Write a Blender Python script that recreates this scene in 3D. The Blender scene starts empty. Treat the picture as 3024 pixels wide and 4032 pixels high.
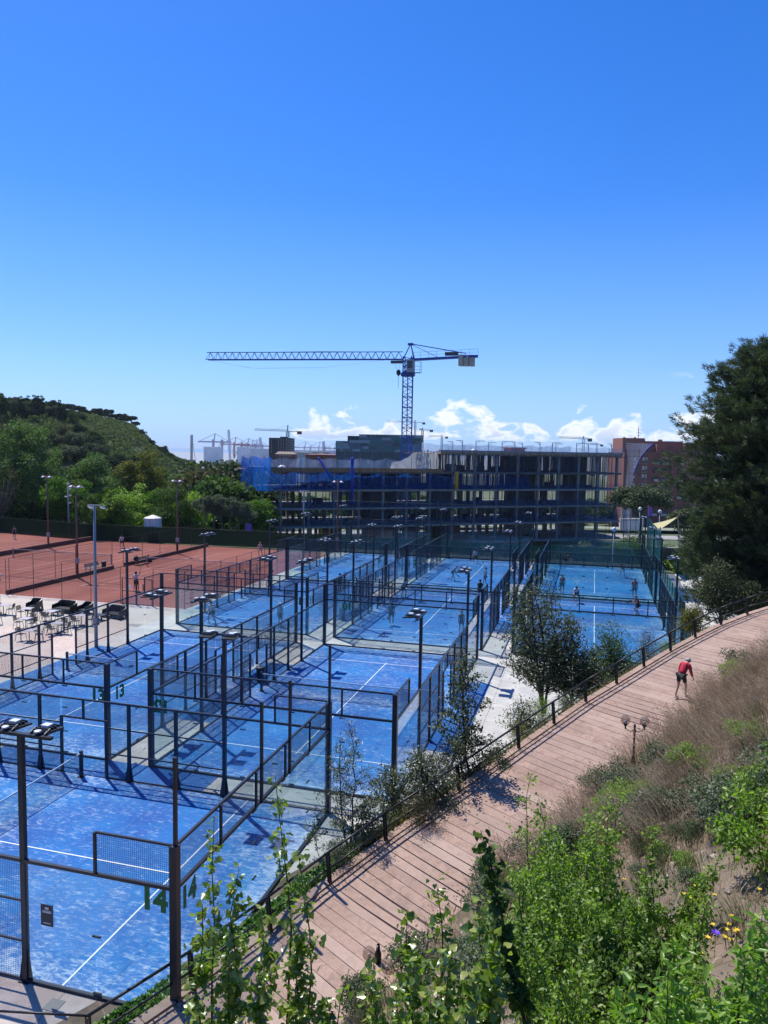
import bpy, math, random
import numpy as np
from mathutils import Vector, Matrix

SC = bpy.context.scene
COL = SC.collection
R = random.Random(11)
G = np.random.default_rng(11)

# ------------------------------------------------------------------ camera
CAM = np.array([16.575, -25.634, 12.742])
RX = np.array([0.96299173, 0.26899795, 0.01694206])
UX = np.array([-0.03830201, 0.07435679, 0.99649587])
FX = np.array([-0.26679559, 0.9602662, -0.08190814])
FOC = 2968.0
cd = bpy.data.cameras.new('camera'); cam = bpy.data.objects.new('camera', cd); COL.objects.link(cam)
cam.matrix_world = Matrix(((RX[0], UX[0], -FX[0], CAM[0]), (RX[1], UX[1], -FX[1], CAM[1]), (RX[2], UX[2], -FX[2], CAM[2]), (0, 0, 0, 1)))
cd.sensor_fit = 'HORIZONTAL'; cd.sensor_width = 36; cd.lens = 36 * FOC / 3024
cd.clip_start = 0.1; cd.clip_end = 40000
SC.camera = cam

# ------------------------------------------------------------------ light
SUN_EL, SUN_AZ = 59.5, math.degrees(math.atan2(-0.788, 0.616))   # azimuth from +Y, clockwise positive
ce = math.cos(math.radians(SUN_EL))
SUNV = Vector((-0.788 * ce, 0.616 * ce, math.sin(math.radians(SUN_EL))))
ld = bpy.data.lights.new('sun', 'SUN'); ld.energy = 4.6; ld.angle = math.radians(0.53); ld.color = (1, 0.965, 0.9)
sun = bpy.data.objects.new('sun', ld); COL.objects.link(sun); sun.rotation_euler = SUNV.to_track_quat('Z', 'Y').to_euler()
W = bpy.data.worlds.new('World'); SC.world = W; W.use_nodes = True
SC.view_settings.view_transform = 'Standard'; SC.view_settings.look = 'None'; SC.view_settings.gamma = 1
SC.cycles.transparent_max_bounces = 48; SC.cycles.max_bounces = 8
SC.view_settings.exposure = 0.3; SC.view_settings.use_curve_mapping = False


def N(nt, t, **k):
    n = nt.nodes.new(t)
    for a, v in k.items():
        if a[0] == '_':
            n.inputs[a[1:].replace('_', ' ')].default_value = v
        else:
            setattr(n, a, v)
    return n


def math_(nt, op, a, b=None, c=None, clamp=False):
    n = nt.nodes.new('ShaderNodeMath'); n.operation = op; n.use_clamp = clamp
    for i, v in enumerate((a, b, c)):
        if v is None: continue
        if isinstance(v, (int, float)): n.inputs[i].default_value = v
        else: nt.links.new(v, n.inputs[i])
    return n.outputs[0]


def ramp(nt, src, stops, interp='LINEAR'):
    n = nt.nodes.new('ShaderNodeValToRGB'); n.color_ramp.interpolation = interp
    el = n.color_ramp.elements
    while len(el) < len(stops): el.new(0.5)
    for e, (p, c) in zip(el, stops):
        e.position = p
        e.color = (c, c, c, 1) if isinstance(c, (int, float)) else (*c, 1)
    nt.links.new(src, n.inputs[0])
    return n.outputs[0]


def mixc(nt, f, a, b, mode='MIX'):
    n = nt.nodes.new('ShaderNodeMix'); n.data_type = 'RGBA'; n.blend_type = mode
    for s, v in ((n.inputs[0], f), (n.inputs[6], a), (n.inputs[7], b)):
        if isinstance(v, (int, float)): s.default_value = v
        elif isinstance(v, tuple): s.default_value = (*v, 1)
        else: nt.links.new(v, s)
    return n.outputs[2]


def build_world():
    nt = W.node_tree; nt.nodes.clear()
    out = N(nt, 'ShaderNodeOutputWorld'); bg = N(nt, 'ShaderNodeBackground')
    sky = N(nt, 'ShaderNodeTexSky'); sky.sky_type = 'NISHITA'; sky.sun_disc = False
    sky.sun_elevation = math.radians(SUN_EL); sky.sun_rotation = math.radians(SUN_AZ)
    sky.altitude = 50; sky.air_density = 1.0; sky.dust_density = 0.25; sky.ozone_density = 3.2
    hs = N(nt, 'ShaderNodeHueSaturation', _Saturation=1.2, _Value=1.0)
    tint = mixc(nt, 1.0, sky.outputs[0], (.90, 1.0, 1.40), 'MULTIPLY')
    nt.links.new(tint, hs.inputs['Color'])
    tc = N(nt, 'ShaderNodeTexCoord'); sp = N(nt, 'ShaderNodeSeparateXYZ')
    nt.links.new(tc.outputs['Generated'], sp.inputs[0])
    x, y, z = sp.outputs
    el = z
    # cumulus: billowy noise in direction space, only in a low band
    mp = N(nt, 'ShaderNodeMapping'); mp.inputs['Scale'].default_value = (1, 1, 1.7)
    nt.links.new(tc.outputs['Generated'], mp.inputs[0])
    n1 = N(nt, 'ShaderNodeTexNoise', _Scale=24.0, _Detail=9.0, _Roughness=0.55, _Distortion=0.35)
    n2 = N(nt, 'ShaderNodeTexNoise', _Scale=9.0, _Detail=2.0)
    nt.links.new(mp.outputs[0], n1.inputs['Vector']); nt.links.new(mp.outputs[0], n2.inputs['Vector'])
    az = math_(nt, 'ARCTAN2', x, y)
    band = math_(nt, 'MULTIPLY', ramp(nt, el, [(0.008, 0), (0.016, 1), (0.036, 0.92), (0.072, 0)]), 1.0)
    # the cloud bank fills the sky from the middle of the picture to the right, with gaps
    azr = ramp(nt, math_(nt, 'MULTIPLY_ADD', az, 1.0, 0.5), [(0.02, 0.0), (0.095, 0.05), (0.135, 1.0), (0.30, 0.95), (0.36, 0.8), (0.56, 1.0), (0.66, 1.0), (0.9, 0.3)])
    d = math_(nt, 'MULTIPLY', math_(nt, 'MULTIPLY', band, azr), 0.31)
    s = math_(nt, 'ADD', math_(nt, 'MULTIPLY_ADD', n2.outputs[0], 0.55, math_(nt, 'MULTIPLY', n1.outputs[0], 0.8)), d)
    cov = ramp(nt, s, [(0.862, 0), (0.94, 1)])
    thick = ramp(nt, s, [(0.92, 0), (1.04, 1)])
    base = math_(nt, 'MULTIPLY', thick, ramp(nt, el, [(0.015, 1), (0.045, 0.15)]))
    ccol = mixc(nt, base, (8.3, 8.7, 9.3), (4.4, 5.5, 7.6))
    # thin pale veil low on the left
    veil = math_(nt, 'MULTIPLY', ramp(nt, el, [(0.0, 0.9), (0.03, 0.7), (0.10, 0.35), (0.30, 0)]), 0.9)
    c0 = mixc(nt, veil, hs.outputs[0], (2.7, 5.0, 9.0))
    cov = math_(nt, 'MULTIPLY', cov, ramp(nt, el, [(.008, 0), (.02, 1), (.085, 1), (.10, 0)]))
    c1 = mixc(nt, cov, c0, ccol)
    nt.links.new(c1, bg.inputs[0]); bg.inputs[1].default_value = 0.1
    nt.links.new(bg.outputs[0], out.inputs[0])


build_world()

# ------------------------------------------------------------------ helpers


def ray(px, py):
    return FX + (px - 1512) / FOC * RX - (py - 2016) / FOC * UX


FH = np.array([FX[0], FX[1], 0]) / math.hypot(FX[0], FX[1])
RH = np.array([FH[1], -FH[0], 0])


def at(px, py, D):
    d = ray(px, py)
    return CAM + d * (D / (d @ FH))


def onz(px, py, z=0.0):
    d = ray(px, py)
    return CAM + d * ((z - CAM[2]) / d[2])


def depth_of(p):
    return float((np.array(p) - CAM) @ FX)


class MB:
    def __init__(s): s.V = []; s.F = []
    def add(s, v, f):
        o = len(s.V); s.V.extend([tuple(map(float, q)) for q in v]); s.F.extend([tuple(i + o for i in g) for g in f]); return s
    def box(s, x0, x1, y0, y1, z0, z1):
        return s.add([(x0, y0, z0), (x1, y0, z0), (x1, y1, z0), (x0, y1, z0), (x0, y0, z1), (x1, y0, z1), (x1, y1, z1), (x0, y1, z1)],
                     [(3, 2, 1, 0), (4, 5, 6, 7), (0, 1, 5, 4), (1, 2, 6, 5), (2, 3, 7, 6), (3, 0, 4, 7)])
    def bar(s, p, q, w, h=None, up=(0, 0, 1), caps=True):
        h = h or w; p = Vector(p); q = Vector(q); d = (q - p).normalized(); u = Vector(up)
        if abs(d.dot(u)) > .98: u = Vector((0, 1, 0)) if abs(d.y) < .9 else Vector((1, 0, 0))
        a = d.cross(u).normalized() * w / 2; b = a.cross(d).normalized() * h / 2
        v = [p - a - b, p + a - b, p + a + b, p - a + b, q - a - b, q + a - b, q + a + b, q - a + b]
        f = [(0, 1, 5, 4), (1, 2, 6, 5), (2, 3, 7, 6), (3, 0, 4, 7)]
        if caps: f += [(3, 2, 1, 0), (4, 5, 6, 7)]
        return s.add(v, f)
    def tube(s, pts, rad, n=6, caps=True):
        pts = [Vector(p) for p in pts]; rad = rad if isinstance(rad, (list, tuple)) else [rad] * len(pts)
        v = []; f = []; ref = Vector((.3, .2, .9)).normalized()
        for i, p in enumerate(pts):
            d = (pts[min(i + 1, len(pts) - 1)] - pts[max(i - 1, 0)])
            d = d.normalized() if d.length > 1e-9 else Vector((0, 0, 1))
            a = d.cross(ref); a = a.normalized() if a.length > 1e-3 else d.cross(Vector((1, 0, 0))).normalized(); b = d.cross(a)
            for k in range(n):
                t = math.tau * k / n; v.append(p + (a * math.cos(t) + b * math.sin(t)) * rad[i])
        for i in range(len(pts) - 1):
            for k in range(n):
                f.append((i * n + k, i * n + (k + 1) % n, (i + 1) * n + (k + 1) % n, (i + 1) * n + k))
        if caps:
            f.append(tuple(range(n))[::-1]); f.append(tuple((len(pts) - 1) * n + k for k in range(n)))
        return s.add(v, f)
    def lathe(s, prof, n=16, c=(0, 0, 0)):
        v = []; f = []
        for r, z in prof:
            for k in range(n):
                t = math.tau * k / n; v.append((c[0] + r * math.cos(t), c[1] + r * math.sin(t), c[2] + z))
        for i in range(len(prof) - 1):
            for k in range(n):
                f.append((i * n + k, i * n + (k + 1) % n, (i + 1) * n + (k + 1) % n, (i + 1) * n + k))
        f.append(tuple(range(n))[::-1]); f.append(tuple((len(prof) - 1) * n + k for k in range(n)))
        return s.add(v, f)
    def prism(s, poly, z0, z1):
        n = len(poly)
        v = [(x, y, z0) for x, y in poly] + [(x, y, z1) for x, y in poly]
        f = [tuple(range(n))[::-1], tuple(range(n, 2 * n))] + [(i, (i + 1) % n, (i + 1) % n + n, i + n) for i in range(n)]
        return s.add(v, f)
    def mesh(s, name, m=None, smooth=False):
        me = bpy.data.meshes.new(name); me.from_pydata(s.V, [], s.F)
        if m: me.materials.append(m)
        if smooth: me.shade_smooth()
        me.update(); return me
    def build(s, name, m=None, parent=None, smooth=False, loc=None):
        return link(name, s.mesh(name, m, smooth), parent, loc)


def link(name, me, parent=None, loc=None, rz=0.0):
    o = bpy.data.objects.new(name, me); COL.objects.link(o)
    if parent: o.parent = parent
    if loc is not None: o.location = loc
    if rz: o.rotation_euler = (0, 0, rz)
    return o


def npmesh(name, V, F, m, smooth=False):
    V = np.ascontiguousarray(V, dtype=np.float32); F = np.ascontiguousarray(F, dtype=np.int32)
    me = bpy.data.meshes.new(name); k = F.shape[1]
    me.vertices.add(len(V)); me.vertices.foreach_set('co', V.ravel())
    me.loops.add(F.size); me.loops.foreach_set('vertex_index', F.ravel())
    me.polygons.add(len(F)); me.polygons.foreach_set('loop_start', np.arange(0, F.size, k, dtype=np.int32))
    me.polygons.foreach_set('loop_total', np.full(len(F), k, dtype=np.int32))
    if m: me.materials.append(m)
    me.update(calc_edges=True)
    if smooth: me.shade_smooth()
    return me


def tag(o, label=None, cat=None, group=None, kind=None):
    if label: o['label'] = label
    if cat: o['category'] = cat
    if group: o['group'] = group
    if kind: o['kind'] = kind
    return o


def root(name, loc=(0, 0, 0), rz=0.0, label=None, cat=None, group=None):
    o = bpy.data.objects.new(name, None); COL.objects.link(o); o.location = loc; o.rotation_euler = (0, 0, rz)
    o.empty_display_size = .2
    return tag(o, label, cat, group)


def dup(r, loc, rz, label=None, group=None, scale=None):
    kids = list(r.children)
    c = r.copy(); COL.objects.link(c); c.location = loc; c.rotation_euler = (0, 0, rz)
    if scale is not None: c.scale = scale if hasattr(scale, '__len__') else (scale,) * 3
    if label: c['label'] = label
    if group: c['group'] = group
    for k in kids:
        k2 = k.copy(); COL.objects.link(k2); k2.parent = c
        for g in list(k.children):
            g2 = g.copy(); COL.objects.link(g2); g2.parent = k2
    return c


def struct(o): o['kind'] = 'structure'; return o


# ------------------------------------------------------------------ materials
MATS = {}


def M(name, c, rough=.6, metal=0., c2=None, scale=4., bump=0., bscale=None, lo=.35, hi=.65, spec=.5, world=False, detail=6., extra=None):
    if name in MATS: return MATS[name]
    m = bpy.data.materials.new(name); m.use_nodes = True; nt = m.node_tree; b = nt.nodes['Principled BSDF']
    b.inputs['Base Color'].default_value = (*c, 1); b.inputs['Roughness'].default_value = rough; b.inputs['Metallic'].default_value = metal
    b.inputs['Specular IOR Level'].default_value = spec
    if world: src = N(nt, 'ShaderNodeNewGeometry').outputs['Position']
    else: src = N(nt, 'ShaderNodeTexCoord').outputs['Object']
    if c2 is not None:
        n = N(nt, 'ShaderNodeTexNoise', _Scale=scale, _Detail=detail, _Roughness=.62); nt.links.new(src, n.inputs['Vector'])
        f = ramp(nt, n.outputs[0], [(lo, 0), (hi, 1)])
        col = mixc(nt, f, c, c2)
        nt.links.new(col, b.inputs['Base Color'])
    if bump:
        n = N(nt, 'ShaderNodeTexNoise', _Scale=bscale or scale * 4, _Detail=5.); nt.links.new(src, n.inputs['Vector'])
        bp = N(nt, 'ShaderNodeBump', _Strength=bump, _Distance=.02); nt.links.new(n.outputs[0], bp.inputs['Height']); nt.links.new(bp.outputs[0], b.inputs['Normal'])
    if extra: extra(nt, b, src)
    MATS[name] = m
    return m


def leafmat(name, a, b_, c_=None, trans=.35, gloss=.06, rough=.35, noise=None, tm=(1.25, 1.5, .55)):
    m = bpy.data.materials.new(name); m.use_nodes = True; nt = m.node_tree; nt.nodes.clear()
    out = N(nt, 'ShaderNodeOutputMaterial'); g = N(nt, 'ShaderNodeNewGeometry')
    stops = [(0, a), (.55, b_)] + ([(1, c_)] if c_ else [(1, tuple(min(1, x * 1.25) for x in b_))])
    col = ramp(nt, g.outputs['Random Per Island'], stops)
    if noise:
        n = N(nt, 'ShaderNodeTexNoise', _Scale=noise[0], _Detail=3.); nt.links.new(g.outputs['Position'], n.inputs['Vector'])
        f = ramp(nt, n.outputs[0], [(.4, 0), (.62, 1)])
        col = mixc(nt, math_(nt, 'MULTIPLY', f, noise[2]), col, noise[1])
    d = N(nt, 'ShaderNodeBsdfDiffuse'); t = N(nt, 'ShaderNodeBsdfTranslucent'); gl = N(nt, 'ShaderNodeBsdfGlossy', _Roughness=rough)
    gl.inputs[0].default_value = (1, 1, 1, 1)
    nt.links.new(col, d.inputs[0])
    tcol = mixc(nt, 1.0, col, tm, 'MULTIPLY'); nt.links.new(tcol, t.inputs[0])
    m1 = N(nt, 'ShaderNodeMixShader'); m1.inputs[0].default_value = trans; nt.links.new(d.outputs[0], m1.inputs[1]); nt.links.new(t.outputs[0], m1.inputs[2])
    m2 = N(nt, 'ShaderNodeMixShader'); m2.inputs[0].default_value = gloss; nt.links.new(m1.outputs[0], m2.inputs[1]); nt.links.new(gl.outputs[0], m2.inputs[2])
    nt.links.new(m2.outputs[0], out.inputs[0]); MATS[name] = m
    return m


def glassmat(name, tint, diff, dcol, refl=1.45):
    m = bpy.data.materials.new(name); m.use_nodes = True; nt = m.node_tree; nt.nodes.clear()
    out = N(nt, 'ShaderNodeOutputMaterial'); tr = N(nt, 'ShaderNodeBsdfTransparent'); tr.inputs[0].default_value = (*tint, 1)
    gl = N(nt, 'ShaderNodeBsdfGlossy', _Roughness=.02); lw = N(nt, 'ShaderNodeLayerWeight', _Blend=.5)
    fr = math_(nt, 'MULTIPLY_ADD', math_(nt, 'POWER', lw.outputs['Facing'], 5.), .9, .03)
    df = N(nt, 'ShaderNodeBsdfDiffuse'); df.inputs[0].default_value = (*dcol, 1)
    m0 = N(nt, 'ShaderNodeMixShader'); m0.inputs[0].default_value = diff
    nt.links.new(tr.outputs[0], m0.inputs[1]); nt.links.new(df.outputs[0], m0.inputs[2])
    m1 = N(nt, 'ShaderNodeMixShader'); nt.links.new(fr, m1.inputs[0]); nt.links.new(m0.outputs[0], m1.inputs[1]); nt.links.new(gl.outputs[0], m1.inputs[2])
    nt.links.new(m1.outputs[0], out.inputs[0]); MATS[name] = m
    return m


def netmat(name, col, dens, noise=2., var=.25, trans=.4):
    """Woven safety net or shade cloth: a share of light passes straight through."""
    m = bpy.data.materials.new(name); m.use_nodes = True; nt = m.node_tree; nt.nodes.clear()
    out = N(nt, 'ShaderNodeOutputMaterial'); tr = N(nt, 'ShaderNodeBsdfTransparent'); df = N(nt, 'ShaderNodeBsdfDiffuse'); tl = N(nt, 'ShaderNodeBsdfTranslucent')
    g = N(nt, 'ShaderNodeNewGeometry'); n = N(nt, 'ShaderNodeTexNoise', _Scale=noise, _Detail=4.)
    mp = N(nt, 'ShaderNodeMapping'); mp.inputs['Scale'].default_value = (1, 1, .35); nt.links.new(g.outputs['Position'], mp.inputs[0]); nt.links.new(mp.outputs[0], n.inputs['Vector'])
    f = math_(nt, 'MULTIPLY_ADD', math_(nt, 'SUBTRACT', n.outputs[0], .5), var * 4, dens, True)
    df.inputs[0].default_value = (*col, 1); tl.inputs[0].default_value = (*col, 1)
    m0 = N(nt, 'ShaderNodeMixShader'); m0.inputs[0].default_value = trans; nt.links.new(df.outputs[0], m0.inputs[1]); nt.links.new(tl.outputs[0], m0.inputs[2])
    m1 = N(nt, 'ShaderNodeMixShader'); nt.links.new(f, m1.inputs[0]); nt.links.new(tr.outputs[0], m1.inputs[1]); nt.links.new(m0.outputs[0], m1.inputs[2])
    nt.links.new(m1.outputs[0], out.inputs[0]); MATS[name] = m
    return m


def turf_mat(name, blue, blue2):
    m = bpy.data.materials.new(name); m.use_nodes = True; nt = m.node_tree; b = nt.nodes['Principled BSDF']
    g = N(nt, 'ShaderNodeNewGeometry'); tc = N(nt, 'ShaderNodeTexCoord'); sp = N(nt, 'ShaderNodeSeparateXYZ'); nt.links.new(tc.outputs['Object'], sp.inputs[0])
    oi = N(nt, 'ShaderNodeObjectInfo'); off = N(nt, 'ShaderNodeVectorMath'); off.operation = 'SCALE'; off.inputs[0].default_value = (40, 70, 11); nt.links.new(oi.outputs['Random'], off.inputs['Scale'])
    pos = N(nt, 'ShaderNodeVectorMath'); pos.operation = 'ADD'; nt.links.new(g.outputs['Position'], pos.inputs[0]); nt.links.new(off.outputs[0], pos.inputs[1])
    def noise(sc, stretch, rot, det=6., rough=.6, dist=0.):
        mp = N(nt, 'ShaderNodeMapping'); mp.inputs['Scale'].default_value = stretch; mp.inputs['Rotation'].default_value = (0, 0, rot)
        nt.links.new(pos.outputs[0], mp.inputs[0])
        n = N(nt, 'ShaderNodeTexNoise', _Scale=sc, _Detail=det, _Roughness=rough, _Distortion=dist); nt.links.new(mp.outputs[0], n.inputs['Vector']); return n.outputs[0]
    fine = noise(4.2, (1, 2.3, 1), .35, 5., .62, .6)
    speck = noise(15., (1, 1.6, 1), .2, 3., .6)
    mid = noise(.9, (1, 1.2, 1), 0, 4.)
    big = noise(.16, (1, 1, 1), 0, 3.)
    ax = math_(nt, 'ABSOLUTE', sp.outputs[0]); ay = math_(nt, 'ABSOLUTE', sp.outputs[1])
    endw = ramp(nt, math_(nt, 'DIVIDE', ay, 10.), [(.70, 0), (.9, .35), (1., 1)])
    sidew = ramp(nt, math_(nt, 'DIVIDE', ax, 5.), [(.72, 0), (1., .6)])
    netw = ramp(nt, math_(nt, 'DIVIDE', ay, 10.), [(0., .5), (.06, .25), (.14, 0)])
    wall = math_(nt, 'MAXIMUM', math_(nt, 'MAXIMUM', endw, sidew), netw)
    s = math_(nt, 'MULTIPLY_ADD', wall, .20, fine)
    s = math_(nt, 'MULTIPLY_ADD', math_(nt, 'SUBTRACT', mid, .5), .26, s)
    s = math_(nt, 'MULTIPLY_ADD', math_(nt, 'SUBTRACT', big, .5), .30, s)
    s2 = math_(nt, 'MULTIPLY_ADD', math_(nt, 'SUBTRACT', speck, .5), .22, s)
    sand = ramp(nt, s2, [(.50, 0.0), (.60, .16), (.70, .55), (.84, .9)])
    bl = mixc(nt, ramp(nt, noise(.35, (1, 1, 1), .8, 4.), [(.35, 0), (.65, 1)]), blue, blue2)
    bl = mixc(nt, ramp(nt, speck, [(.35, 0.), (.7, .35)]), bl, (.02, .07, .30))
    sm_ = math_(nt, 'ABSOLUTE', math_(nt, 'SUBTRACT', math_(nt, 'FRACT', math_(nt, 'MULTIPLY_ADD', sp.outputs[1], .25, .5)), .5))
    seam = ramp(nt, sm_, [(0, .55), (.010, 0)]); worn = ramp(nt, noise(.45, (1, .6, 1), .3, 5.), [(.5, 0), (.72, .5)])
    bl = mixc(nt, worn, bl, (.020, .11, .33)); bl = mixc(nt, seam, bl, (.004, .035, .16))
    col = mixc(nt, sand, bl, (.38, .49, .62))
    nt.links.new(col, b.inputs['Base Color']); b.inputs['Roughness'].default_value = .75; b.inputs['Specular IOR Level'].default_value = .25
    bp = N(nt, 'ShaderNodeBump', _Strength=.5, _Distance=.02); nt.links.new(speck, bp.inputs['Height']); nt.links.new(bp.outputs[0], b.inputs['Normal'])
    MATS[name] = m
    return m


steel = M('dark_steel', (.012, .020, .038), .38, .25, c2=(.022, .030, .048), scale=3, spec=.5)
steelg = M('green_black_steel', (.010, .032, .036), .4, .2, c2=(.016, .045, .048), scale=3)
wire = M('wire_mesh_coating', (.010, .018, .040), .5, .1)
glass = glassmat('court_glass', (.93, .975, .97), .035, (.55, .66, .68))
glassg = glassmat('green_court_glass', (.86, .955, .94), .035, (.30, .52, .50))
turfA = turf_mat('blue_turf_sanded', (.006, .090, .33), (.009, .18, .47))
linew = M('line_white', (.72, .76, .80), .7, c2=(.55, .62, .70), scale=20)
conc = M('pale_concrete', (.50, .475, .43), .85, c2=(.38, .365, .33), scale=1.2, bump=.15, bscale=30, world=True)
concw = M('bright_concrete', (.54, .52, .48), .85, c2=(.40, .385, .36), scale=.8, bump=.15, bscale=30, world=True)
numg = M('green_number', (.012, .16, .05), .6)
lens = M('lamp_lens_white', (.62, .64, .66), .35)
bodyd = M('lamp_housing', (.03, .035, .045), .4, .3)

# ------------------------------------------------------------------ shared meshes
CACHE = {}


def cached(key, fn):
    if key not in CACHE: CACHE[key] = fn()
    return CACHE[key]


def wire_panel(w, h, m=None, sp=.05, t=.0045):
    """Welded wire panel in the XZ plane, centred on x, base at z=0."""
    m = m or wire
    def f():
        b = MB(); n = max(2, round(w / sp)); k = max(2, round(h / sp))
        for i in range(1, n): x = -w / 2 + w * i / n; b.bar((x, -t / 2, 0), (x, -t / 2, h), t, caps=False)
        for j in range(1, k): z = h * j / k; b.bar((-w / 2, t / 2, z), (w / 2, t / 2, z), t, caps=False)
        return b.mesh('mesh_panel', m)
    return cached(('wp', w, h, m.name, sp, t), f)


def bar_mesh(L, w, h, m, name='rail'):
    return cached(('bar', round(L, 3), w, h, m.name), lambda: MB().box(-L / 2, L / 2, -w / 2, w / 2, -h / 2, h / 2).mesh(name, m))


def post_mesh(h, w, d, m, foot=True):
    def f():
        b = MB(); b.box(-w / 2, w / 2, -d / 2, d / 2, 0, h)
        if foot:
            b.prism([(-w / 2 - .09, -d / 2 - .05), (w / 2 + .09, -d / 2 - .05), (w / 2 + .09, d / 2 + .05), (-w / 2 - .09, d / 2 + .05)], .002, .016)
            for s in (-1, 1):
                b.add([(-.012, s * d / 2, .016), (.012, s * d / 2, .016), (.012, s * (d / 2 + .13), .016), (-.012, s * (d / 2 + .13), .016), (-.012, s * d / 2, .75), (.012, s * d / 2, .75)],
                      [(0, 1, 5, 4), (2, 3, 4, 5), (0, 4, 3), (1, 2, 5)])
        return b.mesh('post', m)
    return cached(('post', h, w, d, m.name, foot), f)


def glass_mesh(w, h, m):
    return cached(('glass', w, h, m.name), lambda: MB().box(-w / 2, w / 2, -.006, .006, 0, h).mesh('glass_pane', m))


def clip_mesh(m):
    return cached(('clip', m.name), lambda: MB().box(-.11, .11, -.02, .02, -.02, .02).mesh('clamp', m))


def text_mesh(txt, size, m, bold=.045):
    def f():
        cu = bpy.data.curves.new('txt', 'FONT'); cu.body = txt; cu.size = size; cu.align_x = 'CENTER'; cu.align_y = 'CENTER'
        cu.extrude = .002; cu.offset = bold * size; cu.space_character = .97
        o = bpy.data.objects.new('txt', cu); COL.objects.link(o); bpy.context.view_layer.update()
        me = bpy.data.meshes.new_from_object(o.evaluated_get(bpy.context.evaluated_depsgraph_get()))
        bpy.data.objects.remove(o); me.name = 'number'; me.materials.clear(); me.materials.append(m); return me
    return cached(('txt', txt, size, m.name, bold), f)


PI = math.pi
# ------------------------------------------------------------------ ground sheet, hill and sea
CRPX = [-1200, 0, 200, 400, 520, 560, 620, 700, 760, 850, 1000, 1300, 2400, 3024, 4500]
CRZ = [44, 37, 34.5, 30.5, 27, 22, 15.5, 9, 5.5, .5, -5, -10, -10, -6, -4]


def terrain_z(x, y):
    x = np.asarray(x, float); y = np.asarray(y, float)
    dx = x - CAM[0]; dy = y - CAM[1]
    D = dx * FH[0] + dy * FH[1]; L = dx * RH[0] + dy * RH[1]
    r = np.hypot(dx, dy); px = np.where(D > 1, 1512 + FOC * L / np.maximum(D, 1), np.where(L < 0, -1200, 4500))
    px = np.clip(px, -1200, 4500)
    cz = np.interp(px, CRPX, CRZ)
    def ss(a, b, v):
        t = np.clip((v - a) / (b - a), 0, 1); return t * t * (3 - 2 * t)
    z = -0.06 + (-3.6 + .06) * ss(66, 78, y)
    low = -3.6 - 4.5 * ss(90, 260, r) - 12 * ss(300, 1600, r) - 5 * ss(1600, 3000, r)
    z = np.where(y > 66, np.minimum(z, np.where(y > 78, low, z)), z)
    hill = (cz - (-3.6)) * ss(135, 440, r) * (1 - ss(520, 1100, r)) 
    hill = hill + 1.3 * np.sin(x * .05 + 1) * np.sin(y * .043) * ss(160, 300, r) * (cz > -4)
    z = np.where((y > 66) | (x < -70), z + np.maximum(hill, 0) * ss(60, 100, r), z)
    return z


def build_ground():
    rad = [0] + list(np.geomspace(6, 14000, 150)); na = 240
    V = [(0, 20, -.06)]; 
    for r in rad[1:]:
        for k in range(na):
            t = math.tau * k / na; V.append((r * math.sin(t), 20 + r * math.cos(t), 0))
    V = np.array(V); V[:, 2] = terrain_z(V[:, 0], V[:, 1]); V[0, 2] = -.06
    F = []
    nr = len(rad) - 1
    idx = lambda i, k: 1 + i * na + k % na
    Q = [(idx(i, k), idx(i, k + 1), idx(i + 1, k + 1), idx(i + 1, k)) for i in range(nr - 1) for k in range(na)]
    b = MB(); b.V = [tuple(v) for v in V]; b.F = Q + [(0, idx(0, k + 1), idx(0, k)) for k in range(na)]
    def ex(nt, bs, src):
        n = N(nt, 'ShaderNodeTexNoise', _Scale=.02, _Detail=8.); nt.links.new(src, n.inputs['Vector'])
        n3 = N(nt, 'ShaderNodeTexNoise', _Scale=.25, _Detail=6.); nt.links.new(src, n3.inputs['Vector'])
        a = mixc(nt, ramp(nt, n.outputs[0], [(.4, 0), (.6, 1)]), (.05, .075, .025), (.10, .12, .05))
        a = mixc(nt, ramp(nt, n3.outputs[0], [(.5, 0), (.7, .7)]), a, (.19, .17, .11))
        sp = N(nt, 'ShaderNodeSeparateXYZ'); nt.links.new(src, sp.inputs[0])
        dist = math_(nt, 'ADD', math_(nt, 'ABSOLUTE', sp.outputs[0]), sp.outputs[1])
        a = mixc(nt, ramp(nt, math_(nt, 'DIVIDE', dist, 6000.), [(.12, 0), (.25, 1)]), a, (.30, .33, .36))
        nt.links.new(a, bs.inputs['Base Color'])
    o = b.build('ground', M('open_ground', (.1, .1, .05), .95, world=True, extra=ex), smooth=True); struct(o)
    sea = MB(); sea.add([(-15000, 4800, -24.5), (15000, 4800, -24.5), (15000, 16000, -24.5), (-15000, 16000, -24.5)], [(0, 1, 2, 3)])
    struct(sea.build('sea', M('sea_water', (.10, .22, .34), .25, c2=(.13, .27, .40), scale=.002, world=True)))


build_ground()

# ------------------------------------------------------------------ paved areas round the courts


def sheet(name, rects, z, m, parent=None, t=.05):
    b = MB()
    for x0, x1, y0, y1 in rects: b.box(x0, x1, y0, y1, z - t, z)
    return struct(b.build(name, m, parent))


def slabs(name, x0, x1, y0, y1, step, z, m):
    """Cast concrete bays with open joints, each its own piece under one pavement."""
    r = root(name); struct(r); nx = max(1, round((x1 - x0) / step)); ny = max(1, round((y1 - y0) / step)); g = .012
    me = cached(('slab', round((x1 - x0) / nx, 3), round((y1 - y0) / ny, 3), m.name), lambda: MB().box(g / 2, (x1 - x0) / nx - g / 2, g / 2, (y1 - y0) / ny - g / 2, -.05, 0).mesh('concrete_slab', m))
    for i in range(nx):
        for j in range(ny): link('concrete_slab', me, r, (x0 + (x1 - x0) * i / nx, y0 + (y1 - y0) * j / ny, z + R.uniform(-.0012, .0012)))
    return r


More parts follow.
